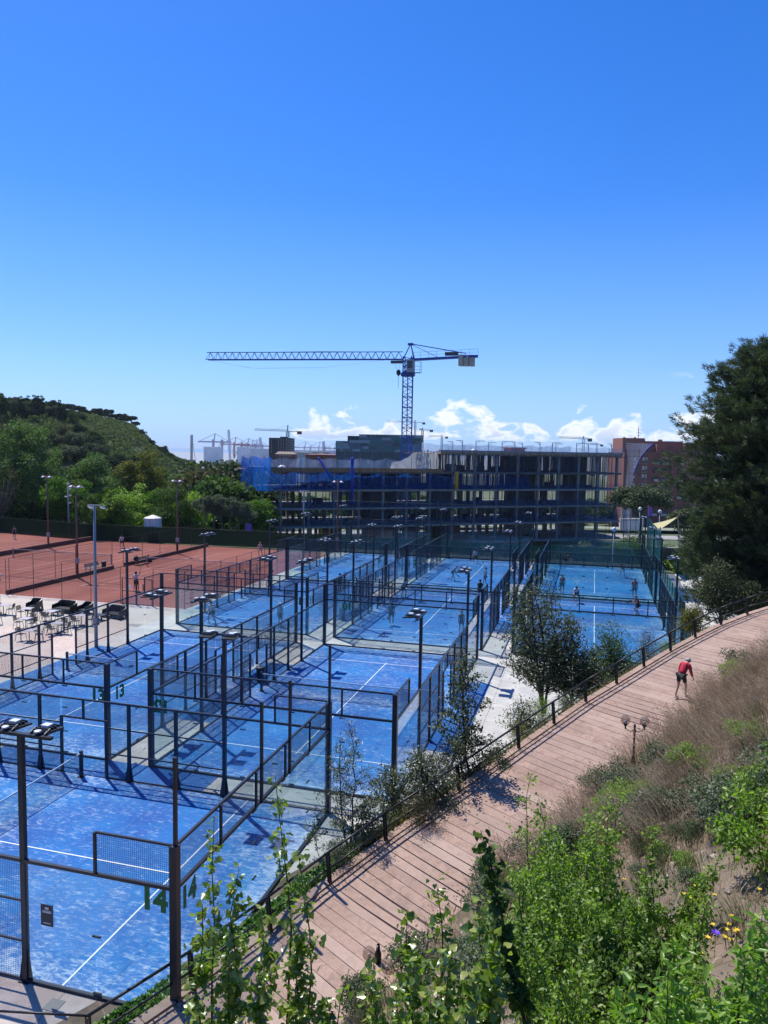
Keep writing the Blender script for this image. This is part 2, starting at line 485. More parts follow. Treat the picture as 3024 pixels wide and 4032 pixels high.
sheet('service_strip', [(-14, 22.6, 62.6, 66)], -.004, conc)
slabs('pavement_between_courts', -2, 0, 0, 62.4, 2.08, .0, concw)
slabs('pavement_cross_strip', -12, 22.4, 20, 22, 2.15, .0, concw)
slabs('pavement_cross_strip', -12, 10, -1.5, 0, 2.2, .0, concw)
slabs('pavement_right_strip', 10, 12, 0, 20, 2.0, .0, concw)
slabs('pavement_right_strip', 10, 12, 22, 62.4, 2.0, .0, concw)
slabs('right_terrace', 12, 16.4, -1.5, 20, 2.2, -.004, concw)
slabs('right_terrace', 8, 12, -11.5, -1.5, 2., -.004, concw)
slabs('far_right_terrace', 22.4, 34, 28, 60, 2.9, -.004, concw)
sheet('kerb_strip', [(-14, -12, 0, 62.4), (-12, -2, -1.5, 0), (-12, 10, 42, 42.4), (12, 22, 42, 42.4)], -.006, concw)
pk = M('pink_grey_concrete', (.50, .43, .38), .85, c2=(.40, .31, .27), scale=.9, bump=.2, bscale=25, world=True, lo=.42, hi=.62)
slabs('pavement_corner', -12, 8, -17.5, -11.5, 3., -.004, pk)


def brick_ex(nt, b, src):
    br = N(nt, 'ShaderNodeTexBrick', offset=.5); br.inputs['Scale'].default_value = 1; br.inputs['Brick Width'].default_value = .30; br.inputs['Row Height'].default_value = .15
    br.inputs['Mortar Size'].default_value = .012; br.inputs['Color1'].default_value = (.56, .42, .35, 1); br.inputs['Color2'].default_value = (.46, .33, .27, 1); br.inputs['Mortar'].default_value = (.58, .52, .46, 1)
    mp = N(nt, 'ShaderNodeMapping'); mp.inputs['Rotation'].default_value = (0, 0, .79); nt.links.new(src, mp.inputs[0]); nt.links.new(mp.outputs[0], br.inputs['Vector'])
    n = N(nt, 'ShaderNodeTexNoise', _Scale=.35, _Detail=5.); nt.links.new(src, n.inputs['Vector'])
    c = mixc(nt, ramp(nt, n.outputs[0], [(.45, 0), (.6, .55)]), br.outputs['Color'], (.60, .55, .48))
    nt.links.new(c, b.inputs['Base Color'])


pav = M('pink_pavers', (.5, .4, .33), .85, world=True, extra=brick_ex)
sheet('paved_terrace', [(-60, -14, -17.5, 17.5)], -.004, pav)
ter = M('cream_terrace', (.50, .44, .37), .85, c2=(.42, .36, .30), scale=.5, world=True, bump=.1, bscale=20)
sheet('paved_terrace', [(-60, -14, 17.5, 25.6)], -.004, ter)
sheet('paved_terrace', [(-14, -12, -17.5, 0)], -.004, pav)
sheet('terrace_edge', [(-60, -14, 25.6, 26.6)], -.002, pk)

# ------------------------------------------------------------------ courts
HALF_TURF = cached('turf', lambda: MB().box(-5, 5, -10, 10, -.05, 0).mesh('court_turf', turfA))


def ln(x0, x1, y0, y1):
    return MB().box(x0, x1, y0, y1, -.003, .003).mesh('court_line', linew)


SERV = cached('serv', lambda: ln(-4.95, 4.95, -.025, .025)); CENT = cached('cent', lambda: ln(-.025, .025, -7.15, 7.15))


def court_floor(cx, cy, rz, strips=(-1, 1)):
    t = link('court_turf', HALF_TURF, None, (cx, cy, .012), rz); struct(t)
    for y in (-6.95, 6.95): link('court_line', SERV, t, (0, y, .0075))
    link('court_line', CENT, t, (0, 0, .0075))
    sm = cached('strip', lambda: MB().box(-.73, .73, -5, 5, -.05, 0).mesh('turf_strip', turfA))
    for s in strips: link('turf_strip', sm, t, (s * 5.77, 0, -.004))
    return t


def add_mast(x, y, face, rz, label, st):
    r = root('floodlight_mast', (x, y, 0), rz, label, 'floodlight', 'floodlight masts at the court corners')
    def pole():
        b = MB(); b.box(-.06, .06, -.065, .065, 0, 6.0); b.box(-.12, .12, -.14, .14, .002, .018)
        for s in (-1, 1): b.add([(-.012, s * .06, .018), (.012, s * .06, .018), (.012, s * .19, .018), (-.012, s * .19, .018), (-.012, s * .06, .9), (.012, s * .06, .9)], [(0, 1, 5, 4), (2, 3, 4, 5), (0, 4, 3), (1, 2, 5)])
        return b.mesh('pole', st)
    link('pole', cached(('pole', st.name), pole), r)
    link('crossarm', cached(('arm', st.name), lambda: MB().box(-.06, .06, -.85, .85, 6.0, 6.07).mesh('crossarm', st)), r)
    def flood():
        b = MB(); b.add([(.06, -.24, .02), (.62, -.24, -.03), (.62, .24, -.03), (.06, .24, .02), (.06, -.24, .08), (.62, -.24, .02), (.62, .24, .02), (.06, .24, .08)],
                        [(3, 2, 1, 0), (4, 5, 6, 7), (0, 1, 5, 4), (1, 2, 6, 5), (2, 3, 7, 6), (3, 0, 4, 7)])
        for k in range(5): b.box(.1 + k * .1, .12 + k * .1, -.2, .2, .05, .11)
        b.bar((0, -.2, .05), (.2, -.2, .12), .03); b.bar((0, .2, .05), (.2, .2, .12), .03)
        return b.mesh('floodlight', bodyd)
    def drv(): return MB().box(.24, .42, -.10, .10, .11, .16).mesh('driver_cover', lens)
    def dome(): return MB().lathe([(.09, 0), (.08, .03), (.03, .045)], 10, (.02, 0, .085)).mesh('sensor_cap', lens)
    for s in (-1, 1):
        fl = link('floodlight', cached('flood', flood), r, (0, s * .45, 6.05)); fl.rotation_euler = (0, 0, 0 if face > 0 else PI)
        link('driver_cover', cached('drv', drv), fl); link('sensor_cap', cached('dome', dome), fl)
    return r


def court(num, cx, cy, rz, st, gl, label, masts, numbers=(), skip=(), label_masts=None, ext=()):
    r = root('padel_court_enclosure', (cx, cy, 0), rz, label, 'padel court', 'glass walled padel courts')
    corner = post_mesh(4.0, .18, .18, st, False); post = post_mesh(3.0, .09, .12, st); frame = post_mesh(2.25, .08, .10, st, False); stub = post_mesh(1.0, .065, .06, st, False)
    pw = 1.985
    for sx in (-1, 1):
        for sy in (-1, 1): link('post', corner, r, (sx * 5.0, sy * 10.0, 0))
    for sy in (-1, 1):
        y = sy * 10.02
        for i in range(5):
            x = -4 + 2 * i
            wd = pw if 0 < i < 4 else 1.91
            xo = x if 0 < i < 4 else x + (.035 if i == 0 else -.035)
            link('glass_pane', glass_mesh(wd, 2.92, gl), r, (xo, y, .06))
            link('mesh_panel', wire_panel(1.94, .94), r, (x, y, 3.04))
            if i: link('stub_post', stub, r, (x - 1, y + sy * .05, 3.0))
            if i:
                for z in (.12, 1.0, 2.0, 2.9): link('clamp', clip_mesh(st), r, (x - 1, y, z))
        link('rail', bar_mesh(9.8, .08, .08, st), r, (0, y, 3.0)); link('rail', bar_mesh(9.8, .06, .06, st), r, (0, y, 4.0)); link('rail', bar_mesh(9.8, .10, .08, st), r, (0, y, .035))
    def vbar(L, w, h, x, y, z, name='rail'):
        o = link(name, bar_mesh(L, w, h, st), r, (x, y, z)); o.rotation_euler = (0, 0, PI / 2); return o
    for sx in (-1, 1):
        x = sx * 5.02
        for sy in (-1, 1):
            for k, (yc, w) in enumerate(((8.95, 1.91), (6.98, 1.93))):
                o = link('glass_pane', glass_mesh(w, 2.92, gl), r, (x, sy * yc, .06)); o.rotation_euler = (0, 0, PI / 2)
            for z in (.12, 1.5): o = link('clamp', clip_mesh(st), r, (x, sy * 7.98, z)); o.rotation_euler = (0, 0, PI / 2)
            o = link('mesh_panel', wire_panel(1.9, .94), r, (x, sy * 8.95, 3.04)); o.rotation_euler = (0, 0, PI / 2)
            vbar(1.92, .05, .05, x, sy * 8.96, 4.0)
            link('stub_post', stub, r, (x, sy * 7.97, 3.0))
            vbar(3.9, .09, .07, x, sy * 7.98, .035)
            vbar(8.9, .08, .075, x, sy * 5.48, 3.0) 
            for yy in (4., 2.): link('post', post, r, (x, sy * yy, 0))
            link('post', frame, r, (x, sy * 1.0, 0))
            for ya, yb in ((6, 4), (4, 2), (2, 1)):
                L = ya - yb - .08; yc = sy * (ya + yb) / 2
                for z in (1.0, 2.0, .05): vbar(L, .045, .045, x, yc, z)
                for z0, hh in ((.07, .91), (1.02, .96), (2.02, .95)):
                    o = link('mesh_panel', wire_panel(round(L, 2), hh), r, (x, yc, z0)); o.rotation_euler = (0, 0, PI / 2)
        vbar(2.06, .06, .06, x, 0, 2.25)
        vbar(2.06, .07, .06, x, 0, 3.0)
        o = link('mesh_panel', wire_panel(1.94, .69), r, (x, 0, 2.28)); o.rotation_euler = (0, 0, PI / 2)
        link('stub_post', post_mesh(.75, .07, .07, st, False), r, (x, 0, 2.25))
    # numbers stuck to the glass: (text, wall, local x or y, z, mirrored)
    for txt, wall, c, z, mir in numbers:
        num_small = txt == '14'
        me = text_mesh(txt, .70, numg)
        o = link('number', me, r)
        if wall[0] == 'e':
            sy = 1 if wall[1] == '+' else -1; o.location = (c, sy * 10.05, z); o.rotation_euler = (PI / 2, 0, 0 if sy < 0 else PI)
        else:
            sx = 1 if wall[1] == '+' else -1; o.location = (sx * 5.05, c, z); o.rotation_euler = (PI / 2, 0, PI / 2 if sx > 0 else -PI / 2)
        if mir: o.scale = (-1, 1, 1)
    for y in ext:
        sx, yy, z0, z1 = y; b = MB().box(-.035, .035, -.04, .04, z0, z1); b.build('mast_extension', st, r, loc=(sx, yy, 0))
    c, s = math.cos(rz), math.sin(rz)
    for (mx, my, lab) in masts:
        wx, wy = cx + c * mx - s * my, cy + s * mx + c * my
        add_mast(wx, wy, -mx, rz, lab, st)
    return r


def court_net(cx, cy, rz, label):
    r = root('padel_net', (cx, cy, .012), rz, label, 'net', 'padel nets across the courts')
    for s in (-1, 1):
        link('post', cached('npost', lambda: MB().box(-.05, .05, -.06, .06, 0, 1.02).box(-.12, .12, -.12, .12, 0, .02).mesh('net_post', steel)), r, (s * 4.85, 0, 0))
    def mesh_():
        b = MB(); n = 200
        for i in range(n + 1):
            x = -4.8 + 9.6 * i / n; h = .86 + .05 * (abs(x) / 4.8) ** 2; b.bar((x, 0, .01), (x, 0, h), .004, caps=False)
        for j in range(19):
            f = .02 + .96 * j / 18
            b.bar((-4.8, 0, f * .91), (0, 0, f * .86), .004, caps=False); b.bar((0, 0, f * .86), (4.8, 0, f * .91), .004, caps=False)
        return b.mesh('net', M('net_black_cord', (.015, .015, .02), .8))
    link('net', cached('netmesh', mesh_), r)
    def tape():
        b = MB(); xs = [-4.8, -2.4, 0, 2.4, 4.8]
        for a, c in zip(xs, xs[1:]): b.bar((a, 0, .87 + .05 * (abs(a) / 4.8) ** 2), (c, 0, .87 + .05 * (abs(c) / 4.8) ** 2), .018, .055)
        return b.mesh('tape', linew)
    link('tape', cached('tape', tape), r)


PLACE = {'14': 'nearest padel court', '13': 'front row court beside the cafe', '12': 'front row court beside the bank trees', '11': 'second row court beside the clay', '10': 'second row court in the middle',
         '9': 'far row court beside the clay', '7': 'far row court facing the building site', '6': 'nearer green tinted court', '5': 'farthest green tinted court'}
CT = [
    ('14', -2, -6.5, PI / 2, steel, glass, 'nearest padel court, set crosswise, with green number 14 on its glass corner'),
    ('13', -7, 10, 0, steel, glass, 'padel court with green number 13 beside the cafe terrace'),
    ('12', 5, 10, 0, steel, glass, 'padel court with green number 12 in the front row, right of the one marked 13'),
    ('11', -7, 32, 0, steel, glass, 'padel court with green number 11 in the second row, beside the clay courts'),
    ('10', 5, 32, 0, steel, glass, 'padel court with green number 10, middle of the second row'),
    ('9', -7, 52.4, 0, steelg, glass, 'empty padel court with green number 9 in the far row beside the clay'),
    ('7', 5, 52.4, 0, steelg, glass, 'padel court with green number 7 in the far row, before the building site'),
    ('6', 17, 32, 0, steelg, glassg, 'green tinted padel court behind the small dark tree on the right'),
    ('5', 17, 52.4, 0, steelg, glassg, 'green tinted padel court at the far right with the teal netting beside it'),
]
NUMS = {'14': [('14', 's-', -9.50, 2.66, False), ('14', 'e-', -4.5, 2.6, False)],
        '13': [('13', 'e-', 4.6, 2.65, False), ('13', 's+', -9.25, 2.6, False)],
        '12': [('12', 'e-', -4.5, 2.5, True), ('12', 's-', -9.35, 2.5, True)],
        '11': [('11', 'e-', 4.3, 2.3, False), ('11', 's+', -9.3, 2.3, False)],
        '10': [('10', 'e-', -4.1, 2.2, True)],
        '9': [('9', 'e-', 4.3, 2.3, False)],
        '7': [('7', 'e-', -4.2, 2.3, False)]}
for num, cx, cy, rz, st, gl, lab in CT:
    ms = []
    for sx in (-1, 1):
        for sy in (-1, 1):
            side = {(-1): 'left', 1: 'right'}[sx]; end = {-1: 'near', 1: 'far'}[sy]
            if num == '14':
                if sy == 1: continue
                side = {-1: 'near', 1: 'far'}[sx]
            if num in '65' and sx == -1: continue
            ms.append((sx * 5.0, sy * 6.0, ('dark floodlight mast on the ' + side + ' long side of the nearest court') if num == '14' else f'{end} {side} floodlight mast of the ' + PLACE[num]))
    ext = []
    if num == '14': ext = [(-5.0, -10.02, 4.0, 6.0), (5.0, -10.02, 4.0, 6.0), (-.7, -10.09, 3.0, 5.85), (1.3, -10.09, 3.0, 5.85)]
    court(num, cx, cy, rz, st, gl, lab, ms, NUMS.get(num, ()), ext=ext)
    if num == '14': court_floor(cx, cy, rz, (1,))
    elif num in '65': court_floor(cx, cy, rz, (1,) if num == '6' else ())
    else: court_floor(cx, cy, rz)
    court_net(cx, cy, rz, 'black net with white tape across the ' + PLACE[num])

# court 14: dark sticker on its side glass (its code square is left out)
po = root('court_sign', (4.66, -11.545, 1.78), 0, 'small dark blue information sticker on the near glass of court 14', 'sticker')
MB().box(-.17, .17, -.006, .002, -.26, .26).build('plate', M('sticker_navy', (.012, .022, .06), .5), po)
b = MB(); b.box(-.05, .05, -.010, -.0065, .14, .20); b.box(-.12, .12, -.010, -.0065, .06, .09); b.box(-.10, .10, -.010, -.0065, -.20, -.18); b.box(-.12, .12, -.010, -.0065, .10, .115)
b.build('print', linew, po)

# ------------------------------------------------------------------ back fences and wind screens
screen = netmat('dark_green_windscreen', (.012, .05, .04), .93, 3., .03, .3)
screend = netmat('clay_windscreen', (.022, .038, .024), .97, 3., .02, .25)
teal = netmat('teal_shade_net', (.03, .22, .21), .72, 2.5, .12, .5)
thin = M('thin_net_cord', (.03, .05, .06), .7)


def fence_run(name, label, p0, p1, h, step, st, scr=None, sh=2.0, rails=(1.0,), net_sp=None, pw=.05, group=None, s0=0.0):
    p0 = Vector(p0); p1 = Vector(p1); L = (p1 - p0).length; d = (p1 - p0).normalized(); rz = math.atan2(d.y, d.x)
    r = root(name, p0, rz, label, 'fence', group); n = max(1, round(L / step))
    for i in range(n + 1): link('post', cached(('fp', h, pw, st.name), lambda: MB().tube([(0, 0, 0), (0, 0, h)], pw / 2, 8).mesh('post', st)), r, (L * i / n, 0, 0))
    for z in rails:
        link('rail', cached(('fr', round(L, 2), st.name, pw), lambda: MB().tube([(0, 0, 0), (L, 0, 0)], .018, 6).mesh('rail', st)), r, (0, 0, z * h))
    if scr:
        for i in range(n):
            b = MB(); w = L / n; k = 8
            v = []; 
            for j in range(k + 1):
                x = w * j / k; sag = .05 * math.sin(PI * j / k) * R.uniform(.6, 1.2)
                v += [(x, .03 + .02 * math.sin(j * 1.7 + i), s0), (x, .03 + .02 * math.sin(j * 1.3 + i), sh - sag)]
            b.add(v, [(2 * j, 2 * j + 2, 2 * j + 3, 2 * j + 1) for j in range(k)])
            b.build('screen_panel', scr, r, loc=(w * i, 0, 0))
    if net_sp:
        w = L / n
        for i in range(n): link('mesh_panel', wire_panel(round(w, 2), h, st, net_sp, .003), r, (w * (i + .5), 0, 0))
    return r


fence_run('back_fence', 'tall dark fence with green windscreen behind the far middle courts', (-14, 63.2, 0), (11, 63.2, 0), 6.4, 2.1, steelg, screen, 2.0, (.34, .66, 1.0), pw=.07)
fence_run('back_fence', 'tall fence with green windscreen behind the farthest right court', (11.2, 63.2, 0), (22.6, 63.2, 0), 6.4, 1.95, steelg, screen, 2.1, (.34, .66, 1.0), pw=.07)
fence_run('side_fence', 'tall teal shade net fence along the right of the far court', (22.6, 63.2, 0), (22.6, 46.5, 0), 5.7, 1.7, steelg, teal, 5.6, (.5, 1.0), pw=.07)
fence_run('side_fence', 'lower teal netting along the right of the nearer green court', (22.6, 46.4, 0), (22.6, 23.0, 0), 3.1, 1.95, steelg, teal, 3.0, (1.0,), pw=.06)
fence_run('back_fence', 'low green windscreen fence at the back of the right clay court', (-48, 61, 0), (-14.2, 63.1, 0), 2.15, 4.2, M('rust_dark_post', (.05, .035, .035), .6), screend, 2.1, (1.0,))
fence_run('back_fence', 'green windscreen fence at the back of the left clay court', (-48, 61.05, 0), (-70, 64.3, 0), 2.15, 4.4, MATS['rust_dark_post'], screend, 2.1, (1.0,))
fence_run('corner_net', 'tall thin net standing on the corner behind the clay courts', (-48, 61.4, 0), (-48, 76, 0), 4.4, 4.8, MATS['rust_dark_post'], None, 0, (1.0,), .25)

# ------------------------------------------------------------------ clay courts
clay = M('red_clay', (.34, .105, .055), .95, c2=(.42, .15, .085), scale=.22, world=True, bump=.2, bscale=8, lo=.38, hi=.62)


def clay_ex(nt, b, src):
    n = N(nt, 'ShaderNodeTexNoise', _Scale=.18, _Detail=6., _Distortion=.5); mp = N(nt, 'ShaderNodeMapping'); mp.inputs['Scale'].default_value = (1, .35, 1)
    nt.links.new(src, mp.inputs[0]); nt.links.new(mp.outputs[0], n.inputs['Vector'])
    n2 = N(nt, 'ShaderNodeTexNoise', _Scale=2.2, _Detail=6.); nt.links.new(src, n2.inputs['Vector'])
    c = mixc(nt, ramp(nt, n.outputs[0], [(.4, 0), (.62, 1)]), (.175, .042, .026), (.235, .070, .045))
    c = mixc(nt, ramp(nt, n2.outputs[0], [(.52, 0), (.75, .5)]), c, (.13, .038, .024)); nt.links.new(c, b.inputs['Base Color'])


clay = M('red_clay_dragged', (.4, .13, .07), .95, world=True, extra=clay_ex)
cline = M('clay_line', (.56, .36, .29), .9, c2=(.45, .20, .13), scale=4, world=True)
clayd = M('clay_wall_brown', (.16, .07, .05), .9, c2=(.10, .05, .04), scale=3)
for i, (x0, x1) in enumerate(((-30.8, -14), (-47.8, -31.2), (-66, -48.2))):
    t = MB().box(x0, x1, 26.6, 61.2 + (x0 < -50) * 2.5, -.05, .0).build('clay_court', clay); struct(t)
    cx, cy = (x0 + x1) / 2, 44.
    for xa in (-5.49, -4.12, 4.12, 5.49): link('court_line', cached('cl1', lambda: MB().box(-.03, .03, -11.9, 11.9, 0, .005).mesh('court_line', cline)), t, (cx + xa, cy, 0))
    for ya, hw in ((-11.9, 5.49), (11.9, 5.49), (-6.4, 4.12), (6.4, 4.12)): link('court_line', cached(('cl2', hw), lambda: MB().box(-hw, hw, -.03, .03, 0, .006).mesh('court_line', cline)), t, (cx, cy + ya, 0))
    link('court_line', cached('cl3', lambda: MB().box(-.03, .03, -6.4, 6.4, 0, .0055).mesh('court_line', cline)), t, (cx, cy, 0))
    r = root('tennis_net', (cx, cy, 0), 0, ['tennis net on the clay court nearest the padel courts', 'tennis net on the middle clay court', 'tennis net on the leftmost clay court'][i], 'net', 'tennis nets on the clay')
    for s in (-1, 1): MB().tube([(s * 6.35, 0, 0), (s * 6.35, 0, 1.1)], .06, 8).build('post', M('net_post_pale', (.35, .25, .22), .6), r)
    def tm():
        b = MB()
        for k in range(128): x = -6.3 + 12.6 * k / 127; b.bar((x, 0, .03), (x, 0, .95), .006, caps=False)
        for k in range(12): z = .05 + .078 * k; b.bar((-6.3, 0, z), (6.3, 0, z), .006, caps=False)
        return b.mesh('net', MATS['net_black_cord'])
    link('net', cached('tnet', tm), r); link('tape', cached('ttape', lambda: MB().bar((-6.3, 0, .98), (6.3, 0, .98), .02, .07).mesh('tape', M('net_tape_pink', (.6, .45, .42), .7))), r)

rust = MATS['rust_dark_post']
for (x, ya, yb, lab) in ((-31.0, 26.6, 41.3, 'low brown wall dividing the clay courts, nearer half'), (-31.0, 43.3, 61, 'low brown wall dividing the clay courts, farther half'), (-48, 26.6, 61, 'long low brown wall left of the middle clay court')):
    r = root('dividing_wall', (x, ya, 0), 0, lab, 'wall')
    MB().box(-.12, .12, 0, yb - ya, 0, .38 if x > -40 else .55).build('wall', clayd, r)
fr = fence_run('court_fence', 'thin brown post and wire fence on the wall between clay courts, nearer half', (-31.25, 27.2, 0), (-31.25, 41.5, 0), 3.0, 2.86, rust, None, 0, (.5, 1.0), .25)
fence_run('court_fence', 'thin post and wire fence on the wall between clay courts, farther half', (-31.25, 43.4, 0), (-31.25, 61, 0), 3.0, 3.5, rust, None, 0, (1.0,), .25)
fence_run('court_fence', 'brown wire fence along the cafe edge of the clay courts', (-45, 26.6, 0), (-19.9, 26.6, 0), 3.05, 2.95, rust, None, 0, (.52,), .25)
fence_run('court_fence', 'wire fence closing the clay court beside the padel courts', (-16.9, 26.6, 0), (-14.1, 26.6, 0), 3.0, 2.8, rust, None, 0, (.5, 1.0), .25)
fence_run('court_fence', 'long post and rail fence between clay and padel courts', (-14.1, 26.6, 0), (-14.1, 62.5, 0), 3.0, 3.0, steel, None, 0, (.36, .68, 1.0), .2)
g = root('court_gate', (-19.75, 26.6, 0), 0, 'double gate with small notices into the clay court', 'gate')
for k, (xa, xb) in enumerate(((.02, 1.28), (1.36, 2.75))):
    b = MB(); 
    for x in (xa, xb): b.bar((x, 0, 0), (x, 0, 2.15), .06)
    for z in (.06, 1.1, 2.12): b.bar((xa, 0, z), (xb, 0, z), .05)
    b.build('gate_leaf', steel, g)
MB().box(.5, .85, -.05, -.035, 1.35, 1.6).build('notice', M('notice_white', (.7, .68, .66), .6), g)
MB().box(1.9, 2.15, -.05, -.035, 1.2, 1.75).build('notice', M('notice_brown', (.22, .13, .10), .6), g)


def tall_lamp(x, y, h, m, label, dirs, arm=.5, gx=None):
    r = root('court_light_pole', (x, y, 0), R.uniform(-.05, .05) + (gx or 0), label, 'lamp post')
    MB().tube([(0, 0, 0), (0, 0, h * .5), (0, 0, h)], [.12, .095, .075], 10).build('pole', m, r, True)
    MB().box(-.16, .16, -.13, .13, 1.4, 1.9).build('switch_box', M('pale_grey_box', (.35, .33, .33), .6), r)
    MB().box(-arm, arm, -.04, .04, h - .03, h + .04).build('crossarm', m, r)
    for s in dirs:
        for q in (-1, 1):
            a_ = q * arm * .9
            fl = MB().add([(a_ - .1, s * .06, h - .13), (a_ + .1, s * .06, h - .13), (a_ + .16, s * .36, h - .24), (a_ - .16, s * .36, h - .24), (a_ - .08, s * .06, h - .02), (a_ + .08, s * .06, h - .02), (a_ + .12, s * .33, h - .12), (a_ - .12, s * .33, h - .12)],
                          [(3, 2, 1, 0), (4, 5, 6, 7), (0, 1, 5, 4), (1, 2, 6, 5), (2, 3, 7, 6), (3, 0, 4, 7)]).build('floodlight', MATS['notice_white'], r)
    return r


brownp = M('brown_lamp_pole', (.16, .085, .065), .6, c2=(.11, .06, .05), scale=2)
greyp = M('grey_lamp_pole', (.28, .29, .31), .45, .4)
tall_lamp(-31.0, 35.7, 8.9, brownp, 'brown floodlight pole on the dividing wall, nearest of the brown ones', (1, -1))
tall_lamp(-48.1, 52.4, 8.9, brownp, 'brown floodlight pole farthest left on the clay courts', (1, -1))
tall_lamp(-31.0, 53.8, 8.8, brownp, 'brown floodlight pole midway along the wall behind the tennis player', (1, -1))
tall_lamp(-13.7, 62, 8.9, brownp, 'brown floodlight pole in front of the unfinished building', (1, -1))
tall_lamp(-13.4, 14.7, 9.0, greyp, 'pale grey floodlight pole beside the cafe terrace', (1,))
tall_lamp(-13.6, 50.5, 8.2, greyp, 'grey floodlight pole at the edge of clay by the far padel courts', (1,))

# benches, bins and bags on the clay
seatg = M('bench_grey_green', (.16, .18, .17), .6)


def bench(x, y, rz, m, label, L=1.8, w=.42):
    r = root('park_bench', (x, y, 0), rz, label, 'bench')
    for k in range(4): MB().box(-L / 2, L / 2, -w / 2 + k * w / 4, -w / 2 + (k + .75) * w / 4, .43, .46).build('slat', m, r)
    for k in range(3): MB().add([(-L / 2, w / 2 + .02 + k * .03, .55 + k * .12), (L / 2, w / 2 + .02 + k * .03, .55 + k * .12), (L / 2, w / 2 + .045 + k * .03, .64 + k * .12), (-L / 2, w / 2 + .045 + k * .03, .64 + k * .12), (-L / 2, w / 2 + .05 + k * .03, .55 + k * .12), (L / 2, w / 2 + .05 + k * .03, .55 + k * .12), (L / 2, w / 2 + .075 + k * .03, .64 + k * .12), (-L / 2, w / 2 + .075 + k * .03, .64 + k * .12)], [(0, 1, 2, 3), (7, 6, 5, 4), (0, 4, 5, 1), (3, 2, 6, 7)]).build('backrest_slat', m, r)
    for s in (-1, 1):
        b = MB(); x = s * (L / 2 - .12); b.bar((x, -w / 2, .43), (x, -w / 2 - .05, 0), .05); b.bar((x, w / 2, .43), (x, w / 2 + .05, 0), .05); b.bar((x, w / 2, .40), (x, w / 2 + .14, .95), .045); b.bar((x, -w / 2, .41), (x, w / 2, .41), .05)
        b.build('leg', m, r)
    return r


bench(-31.75, 39.2, -PI / 2 + PI, seatg, 'grey slatted bench by the dividing wall next to a dark bin', 2.2)
bench(-30.3, 45.2, -PI / 2, M('bench_dark', (.05, .05, .055), .6), 'dark bench piled with bags by the far dividing wall', 2.2)
bw = M('bench_white', (.55, .58, .62), .5)
bench(-1.45, 12.2, PI / 2, bw, 'white slatted bench between the courts marked 12 and 13', 1.5)
bench(-1.3, 30.5, PI / 2, M('bench_grey', (.25, .27, .3), .5), 'pale bench between the courts marked 10 and 11', 1.4)
bench(10.9, 36.8, PI / 2, bw, 'small pale bench between the green court and the one marked 10', 1.2)
bench(11.2, 50.5, PI / 2, MATS['bench_dark'], 'dark bench where two players rest between far courts', 1.5)
bind = M('bin_black', (.02, .025, .03), .5)
for x, y, lab in ((-31.6, 40.6, 'dark round bin at the end of the grey clay court bench'), (-.55, 11.4, 'black bin next to the white bench between padel courts'), (-1.2, 27.2, 'black bin between the second row courts'), (11.4, 42.6, 'small dark bin between the far right courts')):
    r = root('litter_bin', (x, y, 0), 0, lab, 'bin'); MB().lathe([(.2, .03), (.24, .78), (.26, .8)], 14).build('body', bind, r, True); MB().lathe([(.27, .80), (.27, .86), (.2, .88)], 14).build('rim', steel, r)
for x, y, z, c, lab in ((-30.5, 44.6, .46, (.02, .02, .025), 'black sports bag on the dark clay court bench'), (-30.3, 46.9, .0, (.03, .03, .035), 'black backpack on the clay beside the bench'), (11.2, 49.8, .46, (.02, .02, .03), 'dark bag on the bench between far courts'), (-.9, 46.8, .0, (.015, .015, .02), 'black padel bag on the pavement by the court marked 7')):
    r = root('sports_bag', (x, y, z), R.uniform(0, 3), lab, 'bag'); b = MB(); b.lathe([(.05, 0), (.24, .03), (.28, .2), (.22, .42), (.08, .5)], 10); b.build('body', M('bag_' + lab[:5], c, .7), r, True); MB().tube([(-.12, 0, .45), (-.08, 0, .62), (.08, 0, .62), (.12, 0, .45)], .018, 6).build('handle', bind, r)

# ------------------------------------------------------------------ cafe terrace
blackp = M('black_plastic', (.012, .013, .016), .42, c2=(.02, .021, .025), scale=6)
tabt = M('table_top_white', (.50, .44, .45), .4)
legb = M('chair_leg_brown', (.06, .045, .04), .45, .3)


def make_chair():
    r = root('cafe_chair', (0, 0, 0), 0, '', 'chair', 'black slatted cafe chairs on the terrace')
    for k in range(5): MB().box(-.21, .21, -.2 + k * .085, -.122 + k * .085, .44, .46).build('seat_slat', blackp, r)
    for k in range(4): z = .54 + k * .085; MB().add([(-.2, .2 + k * .02, z), (0, .235 + k * .02, z), (.2, .2 + k * .02, z), (.2, .205 + k * .02, z + .075), (0, .24 + k * .02, z + .075), (-.2, .205 + k * .02, z + .06), (-.2, .22 + k * .02, z), (0, .255 + k * .02, z), (.2, .22 + k * .02, z), (.2, .225 + k * .02, z + .06), (0, .26 + k * .02, z + .06), (-.2, .225 + k * .02, z + .06)],
        [(0, 1, 4, 5), (1, 2, 3, 4), (11, 10, 7, 6), (10, 9, 8, 7), (5, 4, 10, 11), (4, 3, 9, 10), (0, 6, 7, 1), (1, 7, 8, 2)]).build('backrest_slat', blackp, r)
    for sx in (-1, 1):
        MB().tube([(sx * .2, -.19, .45), (sx * .25, -.25, 0)], .018, 6).build('leg', legb, r)
        MB().tube([(sx * .2, .19, .45), (sx * .25, .27, 0)], .018, 6).build('leg', legb, r)
        MB().tube([(sx * .21, .28, .86), (sx * .21, .2, .45)], .012, 6).build('back_frame', legb, r)
        MB().tube([(sx * .21, .24, .66), (sx * .25, 0, .66), (sx * .25, -.2, .64), (sx * .22, -.2, .45)], .015, 6).build('armrest', blackp, r)
    return r


